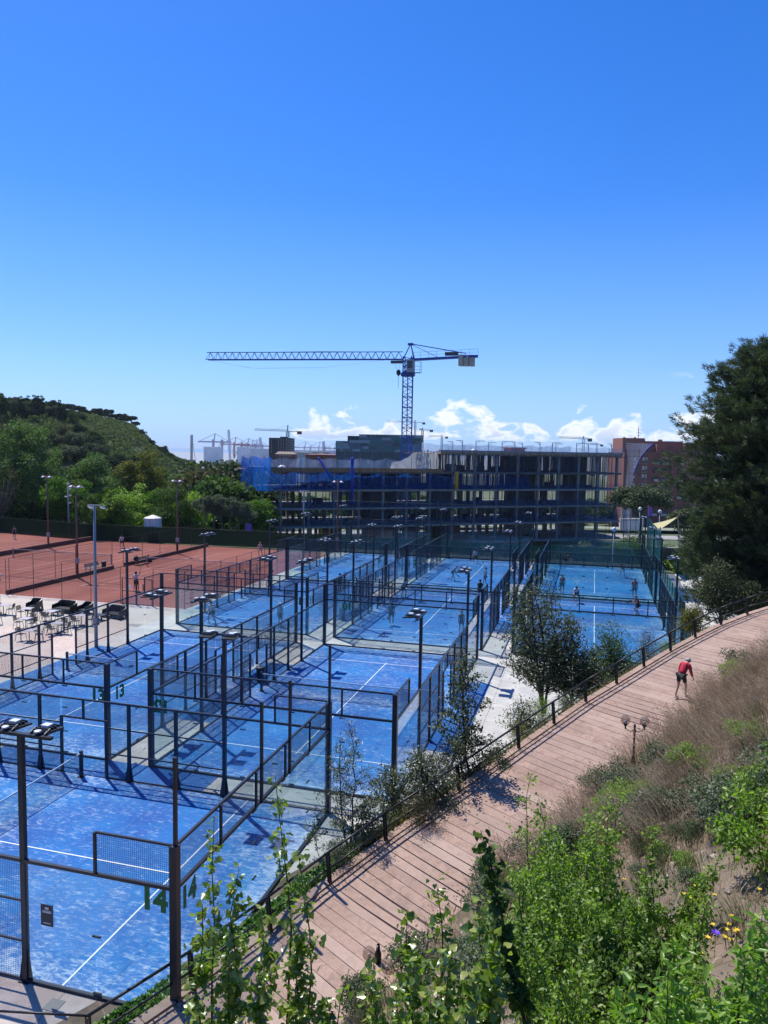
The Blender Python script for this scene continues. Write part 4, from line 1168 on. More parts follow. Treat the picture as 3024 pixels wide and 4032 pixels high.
def trees_beyond():
    # prototypes for the wood, copied with their own size and turn
    gw = 'trees of the wood below the hill'
    pr = []
    def P(kind, rx, rz, h, n, leaf, label, cl=30, flat=0., low=-.7, m=None):
        pr.append(dict(kind=kind, rx=rx, rz=rz, h=h, n=n, leaf=leaf, label=label, cl=cl, flat=flat, low=low, m=m, root=None))
    P('dark', 4.2, 3.4, 7.6, 5200, .42, 'dark evergreen tree in the wood below the hill')
    P('pine', 4.4, 2.3, 8.2, 5200, .42, 'dark green umbrella pine among the trees of the wood', 26, .2, -.25)
    P('mid', 3.6, 3.6, 7.5, 4600, .40, 'mid green leafy tree in the wood below the hill')
    P('brown', 3.7, 3.9, 7.8, 4200, .38, 'brownish sparse tree in the wood below the hill', 30, 0, -.7)
    P('dark', 1.3, 5.2, 11., 3600, .34, 'slender dark cypress on the hillside', 40)
    P('bright', 3.4, 3.0, 6.6, 4600, .36, 'fresh green tree standing among darker ones in the wood')
    P('plane', 3.8, 3.8, 8.2, 4600, .38, 'pale green tree standing among darker ones in the wood')
    P('dark', 3.0, 1.3, 7.4, 1900, .5, 'umbrella pine on the crest of the hill', 12, .3, -.1)
    def put(k, loc, s, group=gw, where=None):
        q = dict(pr[k]); v = np.array(loc) - CAM; D_ = v @ FH; px_ = 1512 + FOC * (v @ RH) / D_
        zones = ['beyond the left edge', 'behind the leftmost clay court', 'behind the plane tree', 'behind the grey mast', 'behind the eucalyptus', 'above the white tank', 'left of the green pair', 'behind the green pair', 'right of the green pair', 'beside the blue net', 'beyond the unfinished building', 'behind the site crane', 'right of the site crane', 'behind the right part of the site']
        zn = zones[int(np.clip((px_ + 100) / 110, 0, 9))] if px_ < 1060 else zones[10 + int(np.clip((px_ - 1060) / 360, 0, 3))]
        dp = ['front row', 'second row', 'third row', 'middle rows', 'upper rows', 'hill foot', 'hillside', 'hill crest'][int(np.searchsorted([131, 139, 163, 215, 262, 305, 428], D_))]
        q['label'] = q['label'].split(' in the wood')[0].split(' on the')[0].split(' among')[0].split(' standing')[0] + f', {dp} of the wood, {zn}'
        if q['root'] is None:
            pr[k]['root'] = q['root'] = tree('pine_tree' if k in (1, 7) else 'cypress_tree' if k == 4 else 'wood_tree', loc, q['h'], q['rx'], q['rz'], q['kind'], q['n'], q['leaf'], q['label'], 'tree', group, .22, q['cl'], None if k != 4 else .7, None, 'quad', q['flat'], q['low'])
            q['root'].scale = (s,) * 3
        else:
            dup(q['root'], tuple(loc), R.uniform(0, 6.28), q['label'], group, (s * R.uniform(.9, 1.15), s * R.uniform(.9, 1.15), s * R.uniform(.88, 1.15)))
    # belt of the wood: rows of trees stepping back to the hill foot
    rows = [(124, -60, 1040, 34, (0, 2, 3, 0, 0)), (128, -120, 1030, 30, (0, 1, 2, 0, 3)), (150, -150, 1060, 30, (1, 0, 2, 1, 0, 3)), (176, -150, 1080, 34, (1, 0, 1, 3, 0)), (205, -150, 1100, 36, (1, 0, 1, 2)), (240, -150, 700, 36, (0, 1, 2, 1, 0)), (275, -150, 420, 34, (0, 1, 2, 3))]
    for D, a, b_, st, ks in rows:
        px = a + R.uniform(0, st)
        stp = st * 112 / D * 1.05 + 14
        while px < b_:
            d = D * R.uniform(.95, 1.05); g = ground_at(px, d)
            ok = not (D < 140 and (560 < px < 680 or px > 985)) 
            if D <= 150 and px > 940: ok = False
            if ok:
                k = R.choice(ks); s = R.uniform(.8, 1.12) * (.78 if D > 170 else 1.0 if D > 130 else .85)
                if px > 720 and D > 120: s *= 1.0 + .75 * min(1, (px - 720) / 90)
                put(k, (g[0], g[1], g[2] - .3), s)
            px += stp * R.uniform(.75, 1.25)
    # hillside: scattered cypresses and scrub trees
    for px, D in ((20, 300), (62, 305), (90, 312), (140, 318), (155, 320), (240, 322), (258, 326), (170, 330), (205, 330), (118, 330)): g = ground_at(px, D); put(4, (g[0], g[1], g[2] - .5), R.uniform(.7, 1.0))
    for i in range(46):
        px = R.uniform(-120, 330); D = R.uniform(300, 380); g = ground_at(px, D); put(R.choice((0, 2, 1, 0)), (g[0], g[1], g[2] - .4), R.uniform(.5, .85))
    px = -110
    while px < 545:
        D = R.uniform(432, 447); g = ground_at(px, D); put(7, (g[0], g[1], g[2] - .4), R.uniform(.75, 1.15), 'umbrella pines along the crest of the hill'); px += R.uniform(12, 26) if px < 380 else R.uniform(10, 17)
    for px, D in ((560, 400), (590, 380), (640, 380), (670, 370), (700, 360), (725, 350), (745, 350), (770, 345), (805, 345), (840, 330), (870, 330), (910, 320), (950, 320), (985, 318)): g = ground_at(px, D); put(R.choice((0, 2)), (g[0], g[1], g[2] - .4), R.uniform(.5, .8))
    # beyond the building: low green belt seen through its floors
    for px in range(1080, 2480, 34):
        D = R.uniform(205, 235); g = ground_at(px, D); put(R.choice((2, 5, 0, 2)), (g[0], g[1], g[2] - .3), R.uniform(.65, .95), 'trees behind the unfinished building')
    return put


PUT = trees_beyond()


def tfix(name, px, pyb, D, h, rx, rz, kind, n, leaf, label, group=None, zb=None, **k):
    p = at(px, pyb, D); z = float(terrain_z(p[0], p[1])) if zb is None else zb
    return tree(name, (p[0], p[1], z - .1), h, rx, rz, kind, n, leaf, label, 'tree', group, **k)


tfix('plane_tree', 95, 2000, 120, 18.6, 5.4, 8.6, 'plane', 20000, .28, 'tall pale green plane tree at the left edge behind the clay courts', nclump=90, rc=1.6, m_bark=barkg, trunk_r=.3, cz=10.6)
tfix('plane_tree', 385, 2000, 134, 16.4, 4.6, 6.0, 'plane', 12000, .28, 'pale green tree right of the plane tree, before the hill', nclump=60, rc=1.5, m_bark=barkg, cz=10.4)
tfix('eucalyptus_tree', 548, 2000, 128, 15.8, 4.2, 5.0, 'yellow', 11000, .27, 'yellow green eucalyptus with a thin bare trunk', nclump=52, rc=1.3, m_bark=barkg, cz=11.0, trunk_r=.2)
tfix('broad_tree', 262, 2000, 114, 10.3, 3.6, 4.4, 'bright', 12000, .23, 'rounded bright green tree behind the grey signal mast', nclump=60, rc=1.1, cz=6.0)
tfix('broad_tree', 618, 2000, 118, 9.9, 3.5, 4.2, 'bright', 12000, .23, 'rounded bright green tree above the white tank', nclump=60, rc=1.1, cz=6.0)
tfix('broad_tree', 808, 2000, 120, 10.0, 3.7, 4.3, 'bright', 12000, .23, 'rounded bright green tree, left of the pair by the wood', nclump=60, rc=1.1, cz=5.9)
tfix('broad_tree', 908, 2000, 120, 10.6, 3.6, 4.6, 'bright', 12000, .23, 'rounded bright green tree, right of the pair by the wood', nclump=60, rc=1.1, cz=6.2)
tfix('broad_tree', 1002, 2000, 114, 9.2, 2.3, 3.4, 'bright', 8000, .22, 'small bright green tree just left of the unfinished building', nclump=44, rc=.9, cz=6.0)
tfix('pale_tree', 715, 1950, 145, 12.6, 3.9, 4.2, 'plane', 8000, .28, 'pale spreading tree between the eucalyptus and the green pair', nclump=44, rc=1.2, cz=8.6)
tfix('pale_tree', 955, 1950, 150, 12.0, 3.3, 3.8, 'plane', 6000, .28, 'pale green tree left of the blue safety net', nclump=36, rc=1.0, cz=8.4)
tfix('dark_tree', 470, 2000, 122, 9.6, 5.0, 3.4, 'dark', 10000, .27, 'broad dark shrubby tree in front of the eucalyptus', nclump=44, rc=1.4, cz=6.4)
for i, (px, D, h, w, lab) in enumerate(((420, 105, 7.6, 3.7, 'green hedge tree left of the white tank'), (505, 105, 7.6, 3.6, 'green hedge tree touching the left of the white tank'), (690, 105, 8.0, 3.8, 'green hedge tree right of the white tank'), (748, 107, 7.2, 3.2, 'green hedge tree, rightmost of those by the tank'))):
    tfix('hedge_tree', px, 2070, D, h, w, h * .5, 'bush' if i % 2 else 'mid', 11000, .18, lab, nclump=60, rc=.95, cz=h * .5, low=-.9)
    if i in (0, 2): tfix('hedge_tree', px + 30, 2070, D + 7, h * .98, w, h * .5, 'bright', 9000, .18, 'second row ' + lab.replace('green hedge tree', 'bright hedge tree'), nclump=56, rc=.9, cz=h * .5, low=-.9)
for i, px in enumerate((808, 840, 872, 905, 940, 972)):
    tfix('olive_tree', px, 2085, 102 + i * .7, 6.3, 1.5, 1.5, 'olive', 3400, .15, 'small grey olive tree, %s from the left in the row behind the screen' % ('first', 'second', 'third', 'fourth', 'fifth', 'last')[i], 'row of olive trees', nclump=26, rc=.55, cz=4.9, trunk_r=.1, m_bark=barkg, limbs=5)
tfix('dead_tree', 10, 2040, 112, 9.8, 2.9, 4.4, 'brown', 1600, .17, 'bare grey branching tree at the left picture edge', nclump=60, rc=.5, cz=5.6, m_bark=barkg, limbs=40)
# right side beyond the courts
tfix('stone_pine', 2520, 2080, 128, 9.6, 5.2, 2.3, 'pine', 15000, .27, 'umbrella pine in front of the pink apartment block', nclump=40, rc=1.5, flat=.15, low=-.2, cz=7.4, zb=-2.5, limbs=9)
tfix('stone_pine', 2730, 2080, 112, 7.4, 3.4, 2.0, 'pine', 9000, .25, 'dark tree between the pink block and the great pine', nclump=30, rc=1.1, cz=5.2, zb=-2.0)
for px, D, h, w, k, lab in ((2270, 98, 4.2, 2.4, 'olive', 'grey green bushy tree behind the far right windscreen'), (2480, 100, 5.2, 3.2, 'mid', 'dark bushy pine sapling behind the far right windscreen'), (2640, 86, 3.6, 2.2, 'mid', 'leafy green shrub behind the stone wall'), (2010, 100, 2.6, 1.4, 'olive', 'small pale shrub behind the middle of the back fence'), (2125, 100, 2.8, 2.0, 'yellow', 'yellowish shrub left of the grey bushy tree'), (2720, 82, 3.4, 2.4, 'bush', 'bright shrub at the foot of the great pine'), (2400, 94, 1.6, 3.4, 'bush', 'low grassy green shrub behind the windscreen')):
    p = at(px, 2150, D); tree('shrub', (p[0], p[1], -3.3 if D > 90 else -1.2), h, w, h * .5, k, 6000, .15, lab, 'shrub', nclump=34, rc=w * .38, cz=h * .52, low=-.9, trunk_r=.08)


def great_pine():
    """Aleppo pine at the right edge: needle tufts on many drooping boughs."""
    bp = at(2965, 2330, 50); bx, by = at(3010, 2330, 50)[0], at(3010, 2330, 50)[1]
    z0 = 1.2; H = at(2960, 1285, 50)[2] - z0
    r = root('great_pine_tree', (bx, by, z0), 0, 'great dark pine filling the right edge of the picture', 'tree')
    b = MB(); b.tube([(0, 0, -1), (.15, 0, H * .3), (-.1, .1, H * .6), (0, 0, H * .97)], [.42, .34, .22, .05], 10)
    # half width of the crown at relative height
    prof = [(0.0, 4.2), (.05, 4.6), (.18, 5.3), (.36, 5.5), (.51, 6.1), (.61, 6.0), (.74, 5.0), (.85, 4.2), (.94, 2.6), (.985, 1.3), (1.0, .6)]
    hz = [q[0] for q in prof]; hw = [q[1] for q in prof]
    T = []; br = []
    nb = 430
    for i in range(nb):
        t = .03 + .97 * ((i + G.random()) / nb) ** .9; w = np.interp(t, hz, hw); a = i * 2.399 + G.normal() * .3
        reach = w * G.uniform(.62, 1.12); st = np.array([0, 0, H * t * .92]); dr = np.array([math.cos(a), math.sin(a), 0.]); rise = G.uniform(-.02, .28) * reach
        if t > .85: rise += .5
        e = st + dr * reach + np.array([0, 0, rise]); mid = (st + e) / 2 + np.array([0, 0, -.06 * reach])
        br.append((st, mid, e)); k = int(10 + reach * 5)
        for j in range(k):
            f = G.uniform(.08, 1.0) ** .75; q = (1 - f) ** 2 * st + 2 * f * (1 - f) * mid + f * f * e
            T.append(q + G.normal(size=3) * np.array([.45, .45, .32]) * (.35 + .6 * f))
    for st, mid, e in br: b.tube([st, mid, e], [.09, .055, .02], 5, False)
    b.build('trunk', barkg, r, True)
    T = np.array(T); n = len(T); per = 38
    out = unit(T * np.array([1, 1, 0]) + 1e-6) + np.array([0, 0, .55])
    ax = unit(out + rdir(n) * .55)
    P = np.repeat(T, per, 0) + rdir(n * per) * (G.random((n * per, 1)) ** .5) * .17 + np.repeat(ax, per, 0) * G.uniform(-.1, .34, (n * per, 1))
    A = unit(np.repeat(ax, per, 0) + rdir(n * per) * .75); U = rdir(n * per)
    V, F = leaves(P, A, U, .27, 'needle', .3)
    TEMPL['needle'][0]
    link('crown', npmesh('crown', V, F, LEAF['pine']), r)
    print('pine tufts', n, 'tris', len(F))


TEMPL['needle'] = (np.array([(-.075, 0, 0), (.075, 0, 0), (0, 1, .06)]), np.array([(0, 1, 2)]))
great_pine()


# ------------------------------------------------------------------ scrub over the hill, one mass
def hill_scrub():
    n = 5200; px = G.uniform(-150, 1000, n * 3); D = G.uniform(235, 560, n * 3)
    L = (px - 1512) / FOC * D; X = CAM[0] + FH[0] * D + RH[0] * L; Y = CAM[1] + FH[1] * D + RH[1] * L; Z = terrain_z(X, Y)
    ok = Z > -5.5; X, Y, Z = X[ok][:n], Y[ok][:n], Z[ok][:n]; n = len(X)
    per = 26; C = np.stack([X, Y, Z], 1); rad = G.uniform(.8, 2.1, n)
    o = rdir(n * per); o[:, 2] = np.abs(o[:, 2]); P = np.repeat(C, per, 0) + o * np.repeat(rad, per)[:, None] * np.array([1, 1, .75])
    V, F = leaves(P, unit(rdir(n * per) + o * .4), o, .95, 'quad')
    m = leafmat('hill_scrub_leaf', (.055, .085, .034), (.11, .15, .058), (.18, .21, .095), .2, .0, noise=(.02, (.15, .16, .075), .6))
    o = link('hill_scrub', npmesh('hill_scrub', V, F, m)); tag(o, 'dense low scrub covering the flank of the hill', 'scrub', kind='stuff')


hill_scrub()

# ------------------------------------------------------------------ unfinished concrete building
concg = M('raw_concrete', (.25, .25, .24), .9, c2=(.17, .175, .18), scale=.7, bump=.3, bscale=12, world=True)
concd = M('slab_edge_concrete', (.30, .30, .29), .9, c2=(.20, .20, .21), scale=1.5, world=True)
form = M('formwork_ply', (.30, .17, .08), .75, c2=(.22, .13, .07), scale=1.5, world=True)
plk = M('raw_timber', (.50, .40, .27), .8, c2=(.40, .30, .19), scale=3, world=True)
propm = M('prop_steel_dull', (.075, .085, .11), .5, .4)
bnet = netmat('blue_safety_net', (.012, .10, .44), .44, 1.6, .2, .6)
bnetd = netmat('blue_safety_net_folded', (.012, .16, .62), .66, 1.6, .25, .6)
wnet = netmat('pale_debris_net', (.40, .50, .66), .17, 1.2, .16, .5)
snet = netmat('thin_blue_grey_net', (.07, .15, .34), .30, 1.0, .12, .5)
cranem = M('crane_blue', (.012, .05, .30), .42, .2, c2=(.02, .08, .40), scale=.8)
yel = M('yellow_plastic', (.55, .30, .02), .6)


def LD(lat, D, z=0.):
    p = CAM + FH * D + RH * lat; return np.array([p[0], p[1], z])


def site():
    A = LD(-13.1, 125.5); B = LD(46, 147.5); u = unit((B - A)[:2]); ang = math.atan2(u[1], u[0])
    r = root('unfinished_building', (A[0], A[1], 0), ang, 'unfinished five storey concrete frame building wrapped in blue safety nets', 'building')
    L = float(np.linalg.norm((B - A)[:2])); dep = 17.; lx = -8.5
    zs = [-3.5, -.25, 2.85, 5.95, 9.05, 12.35]
    def plan(off=0., x1=None, front=0.):
        x1 = L if x1 is None else x1; P = []; rr = 7.5
        for t in np.linspace(math.pi, 1.5 * math.pi, 9): P.append((lx + rr + (rr + off) * math.cos(t), rr + front + (rr + off) * math.sin(t)))
        return P + [(x1 + off, -off + front), (x1 + off, dep), (lx - off, dep)]
    split = 28.5
    for i, z in enumerate(zs):
        if i == 0: MB().prism(plan(.3), z - .4, z).build('ground_slab', concg, r); continue
        t = .32
        if i < 4: MB().prism(plan(.25), z - t, z).build('floor_slab', concd, r)
        elif i == 4:
            MB().prism(plan(.15), z - .16, z - .02).build('roof_formwork', form, r)
            MB().prism([(split, -.15), (L + .3, -.15), (L + .3, dep), (split, dep)], z - .30, z + .0).build('floor_slab', concd, r)
        else: MB().prism([(split - 4, -.15), (L + .2, -.15), (L + .2, dep), (split - 4, dep)], z - .16, z).build('roof_formwork', form, r)
    # edge boards round the two open roofs
    def edge(P, z0, z1, m, name):
        b = MB()
        for a, c in zip(P, P[1:]): b.bar((a[0], a[1], (z0 + z1) / 2), (c[0], c[1], (z0 + z1) / 2), .06, z1 - z0)
        b.build(name, m, r)
    edge(plan(.22, split - 4)[:10], zs[4] - .1, zs[4] + .55, form, 'edge_board'); edge([(split - 4, -.2), (L + .25, -.2), (L + .25, dep)], zs[5] - .1, zs[5] + .6, form, 'edge_board')
    MB().box(lx + 8, split - 5, 1.5, dep - .5, zs[4] + .0, zs[4] + .04).build('roof_deck', plk, r)
    # columns
    xs = list(np.linspace(0.6, L - .5, 15)); me = {}
    for i in range(5):
        h = zs[i + 1] - zs[i] - (.32 if i < 3 else .16)
        for y, sz in ((.45, .42), (6.2, .5), (11.6, .5), (16.2, .45)):
            for k, x in enumerate(xs):
                if i == 4 and x < split - 4: continue
                if y > 1 and (k + i) % 4 == 3: continue
                w = sz * (1.5 if (k % 5 == 2 and y > 1) else 1)
                key = (round(h, 2), round(w, 2)); 
                if key not in me: me[key] = MB().box(-w / 2, w / 2, -sz / 2, sz / 2, 0, h).mesh('column', concg)
                link('column', me[key], r, (x + R.uniform(-.15, .15) * (y > 1), y, zs[i]))
        if i < 4:
            for t in (math.pi * 1.06, math.pi * 1.2, math.pi * 1.36): link('column', cached(('ccol', round(h, 2)), lambda: MB().box(-.2, .2, -.2, .2, 0, h).mesh('column', concg)), r, (lx + 7.5 + 7.1 * math.cos(t), 7.5 + 7.1 * math.sin(t), zs[i]))
    # lift and stair cores, stacked boards and pallets
    for x, w, y in ((14.2, 5.2, 8.5), (27.5, 3.4, 8), (45, 4.6, 9), (58, 3.0, 8)):
        for i in range(5 if x > split else 4): MB().box(x, x + w, y, y + 4.2, zs[i], zs[i + 1] - .33).build('core_wall', concg, r)
    b = MB()
    for i in range(1, 5):
        for k in range(26 if i > 2 else 16):
            x = R.uniform(1, L - 3); y = R.uniform(1.2, 12); w = R.uniform(.6, 1.8)
            if i == 4 and x < split: continue
            b.box(x, x + w, y, y + R.uniform(.5, 1.2), zs[i], zs[i] + R.uniform(.3, 1.2))
        for k in range(5):
            x = R.uniform(2, L - 4); y = R.uniform(3, 8); 
            if i == 4 and x < split: continue
            for q in range(5): b.bar((x + q * .35, y, zs[i]), (x + q * .35 - .7, y + .4, zs[i] + 2.4), .18, .05)
    o = b.build('stacked_boards', M('old_board_red', (.12, .06, .045), .8, c2=(.07, .05, .045), scale=.8), r); o['kind'] = 'stuff'
    # shoring props: dense under the fresh slabs
    b = MB()
    for i, dn in ((1, .9), (2, 1.1), (3, .42), (4, .42)):
        for y in (1.2, 2.9, 4.6, 7.4, 10.2, 13.4):
            x = (lx + 5 if y > 1.5 else 1) if i < 4 else split - 3.5
            while x < L - .5:
                if i in (1, 2) and R.random() < .45: x += dn; continue
                w = .045 if R.random() < .8 else .09; zt = zs[i + 1] - (.33 if i < 3 else .17)
                b.bar((x, y, zs[i]), (x + R.uniform(-.08, .08), y + R.uniform(-.05, .05), zt), w, caps=False)
                x += dn * R.uniform(.5, 1.5)
    o = b.build('shoring_props', propm, r); o['kind'] = 'stuff'
    # joists sticking out under the formwork
    jm = cached('joist', lambda: MB().bar((0, .7, -.05), (0, -.62, .06), .09, .12).mesh('joist', plk))
    x = 3.
    while x < split - 5: link('joist', jm, r, (x, -.1, zs[4] - .02)); x += R.uniform(.75, 1.5)
    x = split - 3.5
    while x < L: link('joist', jm, r, (x, -.1, zs[5] - .02)); x += R.uniform(.8, 1.6)
    MB().bar((lx + 6, -.2, zs[4] - .26), (L, -.2, zs[4] - .26), .12, .16).bar((split - 4, -.2, zs[5] - .26), (L + 1.2, -.2, zs[5] - .26), .12, .16).build('edge_beam', M('beam_steel', (.09, .11, .15), .5, .5), r)
    # perimeter posts and sagging net over the low roof
    def swag(P, ztop, zbot, m, name, amp=.35, n=10, out=0.0):
        for (xa, ya), (xb, yb) in zip(P, P[1:]):
            v = []; 
            for j in range(n + 1):
                f = j / n; x = xa + (xb - xa) * f; y = ya + (yb - ya) * f; s = math.sin(PI * f)
                zt = ztop - amp * s * R.uniform(.8, 1.1)
                for q in range(5): v.append((x + R.uniform(-.04, .04), y - out * (1 - q / 4.) + .12 * math.sin(j * 2.1 + q), zt + (zbot - zt) * q / 4))
            MB().add(v, [(j * 5 + q, j * 5 + q + 1, j * 5 + q + 6, j * 5 + q + 5) for j in range(n) for q in range(4)]).build(name, m, r, True)
    P0 = plan(.5, split - 5)
    fp = [P0[0], P0[2], P0[4], P0[6], P0[8]] + [(x, -.5) for x in np.linspace(4.5, split - 5, 5)]
    swag(fp, zs[4] + 2.3, zs[4] + .62, wnet, 'safety_net', .5)
    for p in fp: MB().tube([(p[0], p[1], zs[4] - .6), (p[0], p[1], zs[4] + 2.4)], .045, 6).build('net_post', M('red_primer_post', (.12, .06, .06), .6), r)
    bp = [(x, dep - .4) for x in np.linspace(lx + 1, split - 4, 9)]
    swag(bp, zs[4] + 2.1, zs[4] + .1, snet, 'safety_net', .5)
    # crumpled pale sheet hanging from the upper storey
    v = []; n, q = 18, 8
    for j in range(n + 1):
        for k in range(q + 1):
            f = j / n; h = 3.9 * (.35 + .65 * f ** .8) * (1 - .15 * math.sin(f * 9)); v.append((split - 13 + 9 * f, 1.0 + .35 * math.sin(j * 1.9 + k * .6), zs[4] + .1 + h * k / q))
    MB().add(v, [(j * (q + 1) + k, j * (q + 1) + k + 1, (j + 1) * (q + 1) + k + 1, (j + 1) * (q + 1) + k) for j in range(n) for k in range(q)]).build('debris_sheet', netmat('pale_crumpled_sheet', (.58, .60, .58), .62, .8, .1, .4), r, True)
    # upper roof: gallows brackets carrying net
    gm = cached('gallows', lambda: MB().bar((0, 0, 0), (0, 0, 2.3), .09).bar((0, 0, 2.3), (1.5, -.6, 2.3), .08).bar((0, 0, 1.7), (.7, -.28, 2.28), .05).mesh('gallows_bracket', MATS['beam_steel']))
    gm2 = cached('gallows2', lambda: MB().bar((0, 0, 0), (0, 0, 2.3), .09).bar((0, 0, 2.3), (-1.5, -.6, 2.3), .08).bar((0, 0, 1.7), (-.7, -.28, 2.28), .05).mesh('gallows_bracket', MATS['red_primer_post']))
    for i, x in enumerate(np.linspace(split - 2.5, L + .3, 15)): link('gallows_bracket', gm if i % 2 == 0 else gm2, r, (x, -.2 if i % 3 else dep - 2, zs[5]))
    up = [(x, -.5) for x in np.linspace(split - 4, L, 10)]; swag(up, zs[5] + 1.7, zs[5] + .1, snet, 'safety_net', .35, out=.3); swag([(x, dep) for x in np.linspace(split - 4, L, 9)], zs[5] + 2.0, zs[5] + .1, snet, 'safety_net', .4)
    # blue catch net hung below the low roof, and its gathered ends at the left corner
    cor = plan(1.6)
    swag([cor[1], cor[3], cor[5]], zs[4] + 2.4, zs[3] - .3, bnetd, 'catch_net', .45, out=1.2)
    swag([cor[5], cor[7], (3, -1.2), (7.5, -1.1)], zs[4] - .1, zs[3] - .1, bnet, 'catch_net', .45, out=.5)
    swag([(x, -.9) for x in np.linspace(7.5, 42, 8)], zs[4] - .3, zs[3] + .1, bnet, 'catch_net', .5, out=.25)
    for i in (1, 2): swag([(x, -.45) for x in np.linspace(0, L, 9)], zs[i] + 1.25, zs[i] + .02, snet, 'guard_net', .2)
    swag([(x, -.45) for x in np.linspace(0, L, 9)], zs[3] + 1.1, zs[3] + .02, snet, 'guard_net', .2)
    swag([(x, -.6) for x in np.linspace(0, L, 9)], zs[3] - .2, zs[1] + .3, netmat('blue_tone_veil', (.06, .13, .30), .14, .6, .12, .5), 'added_tone_net', .2)  # sheer sheet added over the lower floors to give a darker, bluer tone
    swag([(x, -.6) for x in np.linspace(split - 3, L, 5)], zs[5] - .2, zs[4] - .2, MATS['blue_tone_veil'], 'added_tone_net', .2)  # same added tone sheet over the upper storey
    for (a, c) in (((1.5, -2.0, zs[4] + 2.3), (5.2, -1.2, zs[3] + .2)), ((7.6, -1.4, zs[4] + 2.4), (7.8, -1.0, zs[2] + .5)), ((-7.5, 4, zs[4] + 2.2), (-3, 1, zs[3] - .2))):
        b = MB()
        for k in range(5): o_ = np.array([R.uniform(-.25, .25), R.uniform(-.15, .15), 0]); b.tube([np.array(a) + o_, (np.array(a) + np.array(c)) / 2 + o_ * .6, np.array(c) + o_], R.uniform(.07, .13), 6)
        b.build('gathered_net', M('blue_net_rope', (.006, .045, .42), .7), r, True)
    # right end: scaffold bay behind pale net with a blue hem
    v = []
    for j in range(9):
        for k in range(15):
            z = -3.4 + (zs[5] + 2.6 + 3.4) * k / 14; fl = max(0, (z - zs[4]) / 6) ** 1.5 * 4.6
            v.append((L + .9 + (3.2 if z < zs[4] else 3.4) * j / 8 + fl * j / 8, -.6 + .3 * math.sin(j + k) + 2.0 * j / 8, z))
    MB().add(v, [(j * 15 + k, j * 15 + k + 1, (j + 1) * 15 + k + 1, (j + 1) * 15 + k) for j in range(8) for k in range(14)]).build('scaffold_net', netmat('scaffold_net_grey', (.30, .33, .44), .36, .7, .12, .5), r, True)
    hem = [v[8 * 15 + k] for k in range(9, 15)]; MB().tube(hem, [.14, .13, .12, .12, .13, .14], 6).build('net_hem', MATS['blue_net_rope'], r, True)
    b = MB()
    for x in (L + 1, L + 4):
        for y in (-.4, 4, 9): b.bar((x, y, -3.4), (x, y, zs[5] + 1.5), .07)
    for z in zs[1:]: b.bar((L + .6, -.4, z), (L + 4.6, -.4, z), .07); b.bar((L + .6, -.4, z + 1), (L + 4.6, -.4, z + 1), .05)
    b.build('scaffold', propm, r)
    v = []
    for j in range(5):
        for k in range(4): v.append((L + .9 + .9 * j, -.2 + .1 * ((j + k) % 2), -3.4 + 3.0 * k))
    # ground floor brick infill and site boxes
    for x, w in ((12, 5), (18.5, 2.5), (26, 4), (40, 3), (3, 3.5)): MB().box(x, x + w, 2.6, 2.85, -3.5, -1.0 + R.uniform(0, .6)).build('brick_infill', M('brick_infill', (.20, .075, .05), .9, c2=(.12, .05, .04), scale=2), r)
    for x in (-2.5, 2.6, 4.0): MB().box(x, x + .2, -.3, -.1, -3.5, -.6).build('yellow_prop', yel, r)
    MB().lathe([(.35, 0), (.35, 3.0), (.3, 3.1)], 10, (27.3, -.9, zs[3] + .1)).build('debris_chute', yel, r, True)
    # bags and workers' tarpaulins on deck
    for x, y in ((lx + 5, 2.5), (21.5, 1.2), (31.5, .8)): MB().lathe([(.5, 0), (.75, .25), (.6, .6), (.2, .8)], 9, (x, y, zs[4] + .1 if x < split else zs[5] + .1)).build('rubble_bag', lens, r, True)
    MB().box(40.5, 43.4, 3, 6, zs[5], zs[5] + 1.1).build('site_hut', form, r); MB().box(40.2, 43.7, 2.8, 6.2, zs[5] + 1.1, zs[5] + 1.3).build('hut_roof', M('hut_roof_red', (.45, .12, .07), .7), r)


site()


def lattice(b, p, q, w, n, ch=.10, br=.05, tri=False):
    """Lattice boom between two points: chords and zigzag bracing."""
    p = np.array(p, float); q = np.array(q, float); d = unit((q - p)[None])[0]
    up = np.array([0, 0, 1.]) if abs(d[2]) < .9 else np.array([0, 1., 0]); s = unit(np.cross(d, up)[None])[0]; t = np.cross(s, d)
    if tri: off = [s * w * .45, -s * w * .45, t * w]
    else: off = [s * w / 2 + t * w / 2, s * w / 2 - t * w / 2, -s * w / 2 - t * w / 2, -s * w / 2 + t * w / 2]
    m = len(off)
    for o in off: b.bar(p + o, q + o, ch, caps=False)
    for i in range(n):
        a = p + (q - p) * i / n; c = p + (q - p) * (i + 1) / n; mid = (a + c) / 2
        for k in range(m):
            o1, o2 = off[k], off[(k + 1) % m]
            if tri:
                if k == 0: b.bar(a + o1, c + o2, br, caps=False); continue
                lo, hi = (o1, o2) if k == 1 else (o2, o1); b.bar(a + lo, mid + hi, br, caps=False); b.bar(mid + hi, c + lo, br, caps=False)
            else: b.bar(a + o1, mid + o2, br, caps=False); b.bar(mid + o2, c + o1, br, caps=False); b.bar(a + o1, a + o2, br, caps=False)
    return b


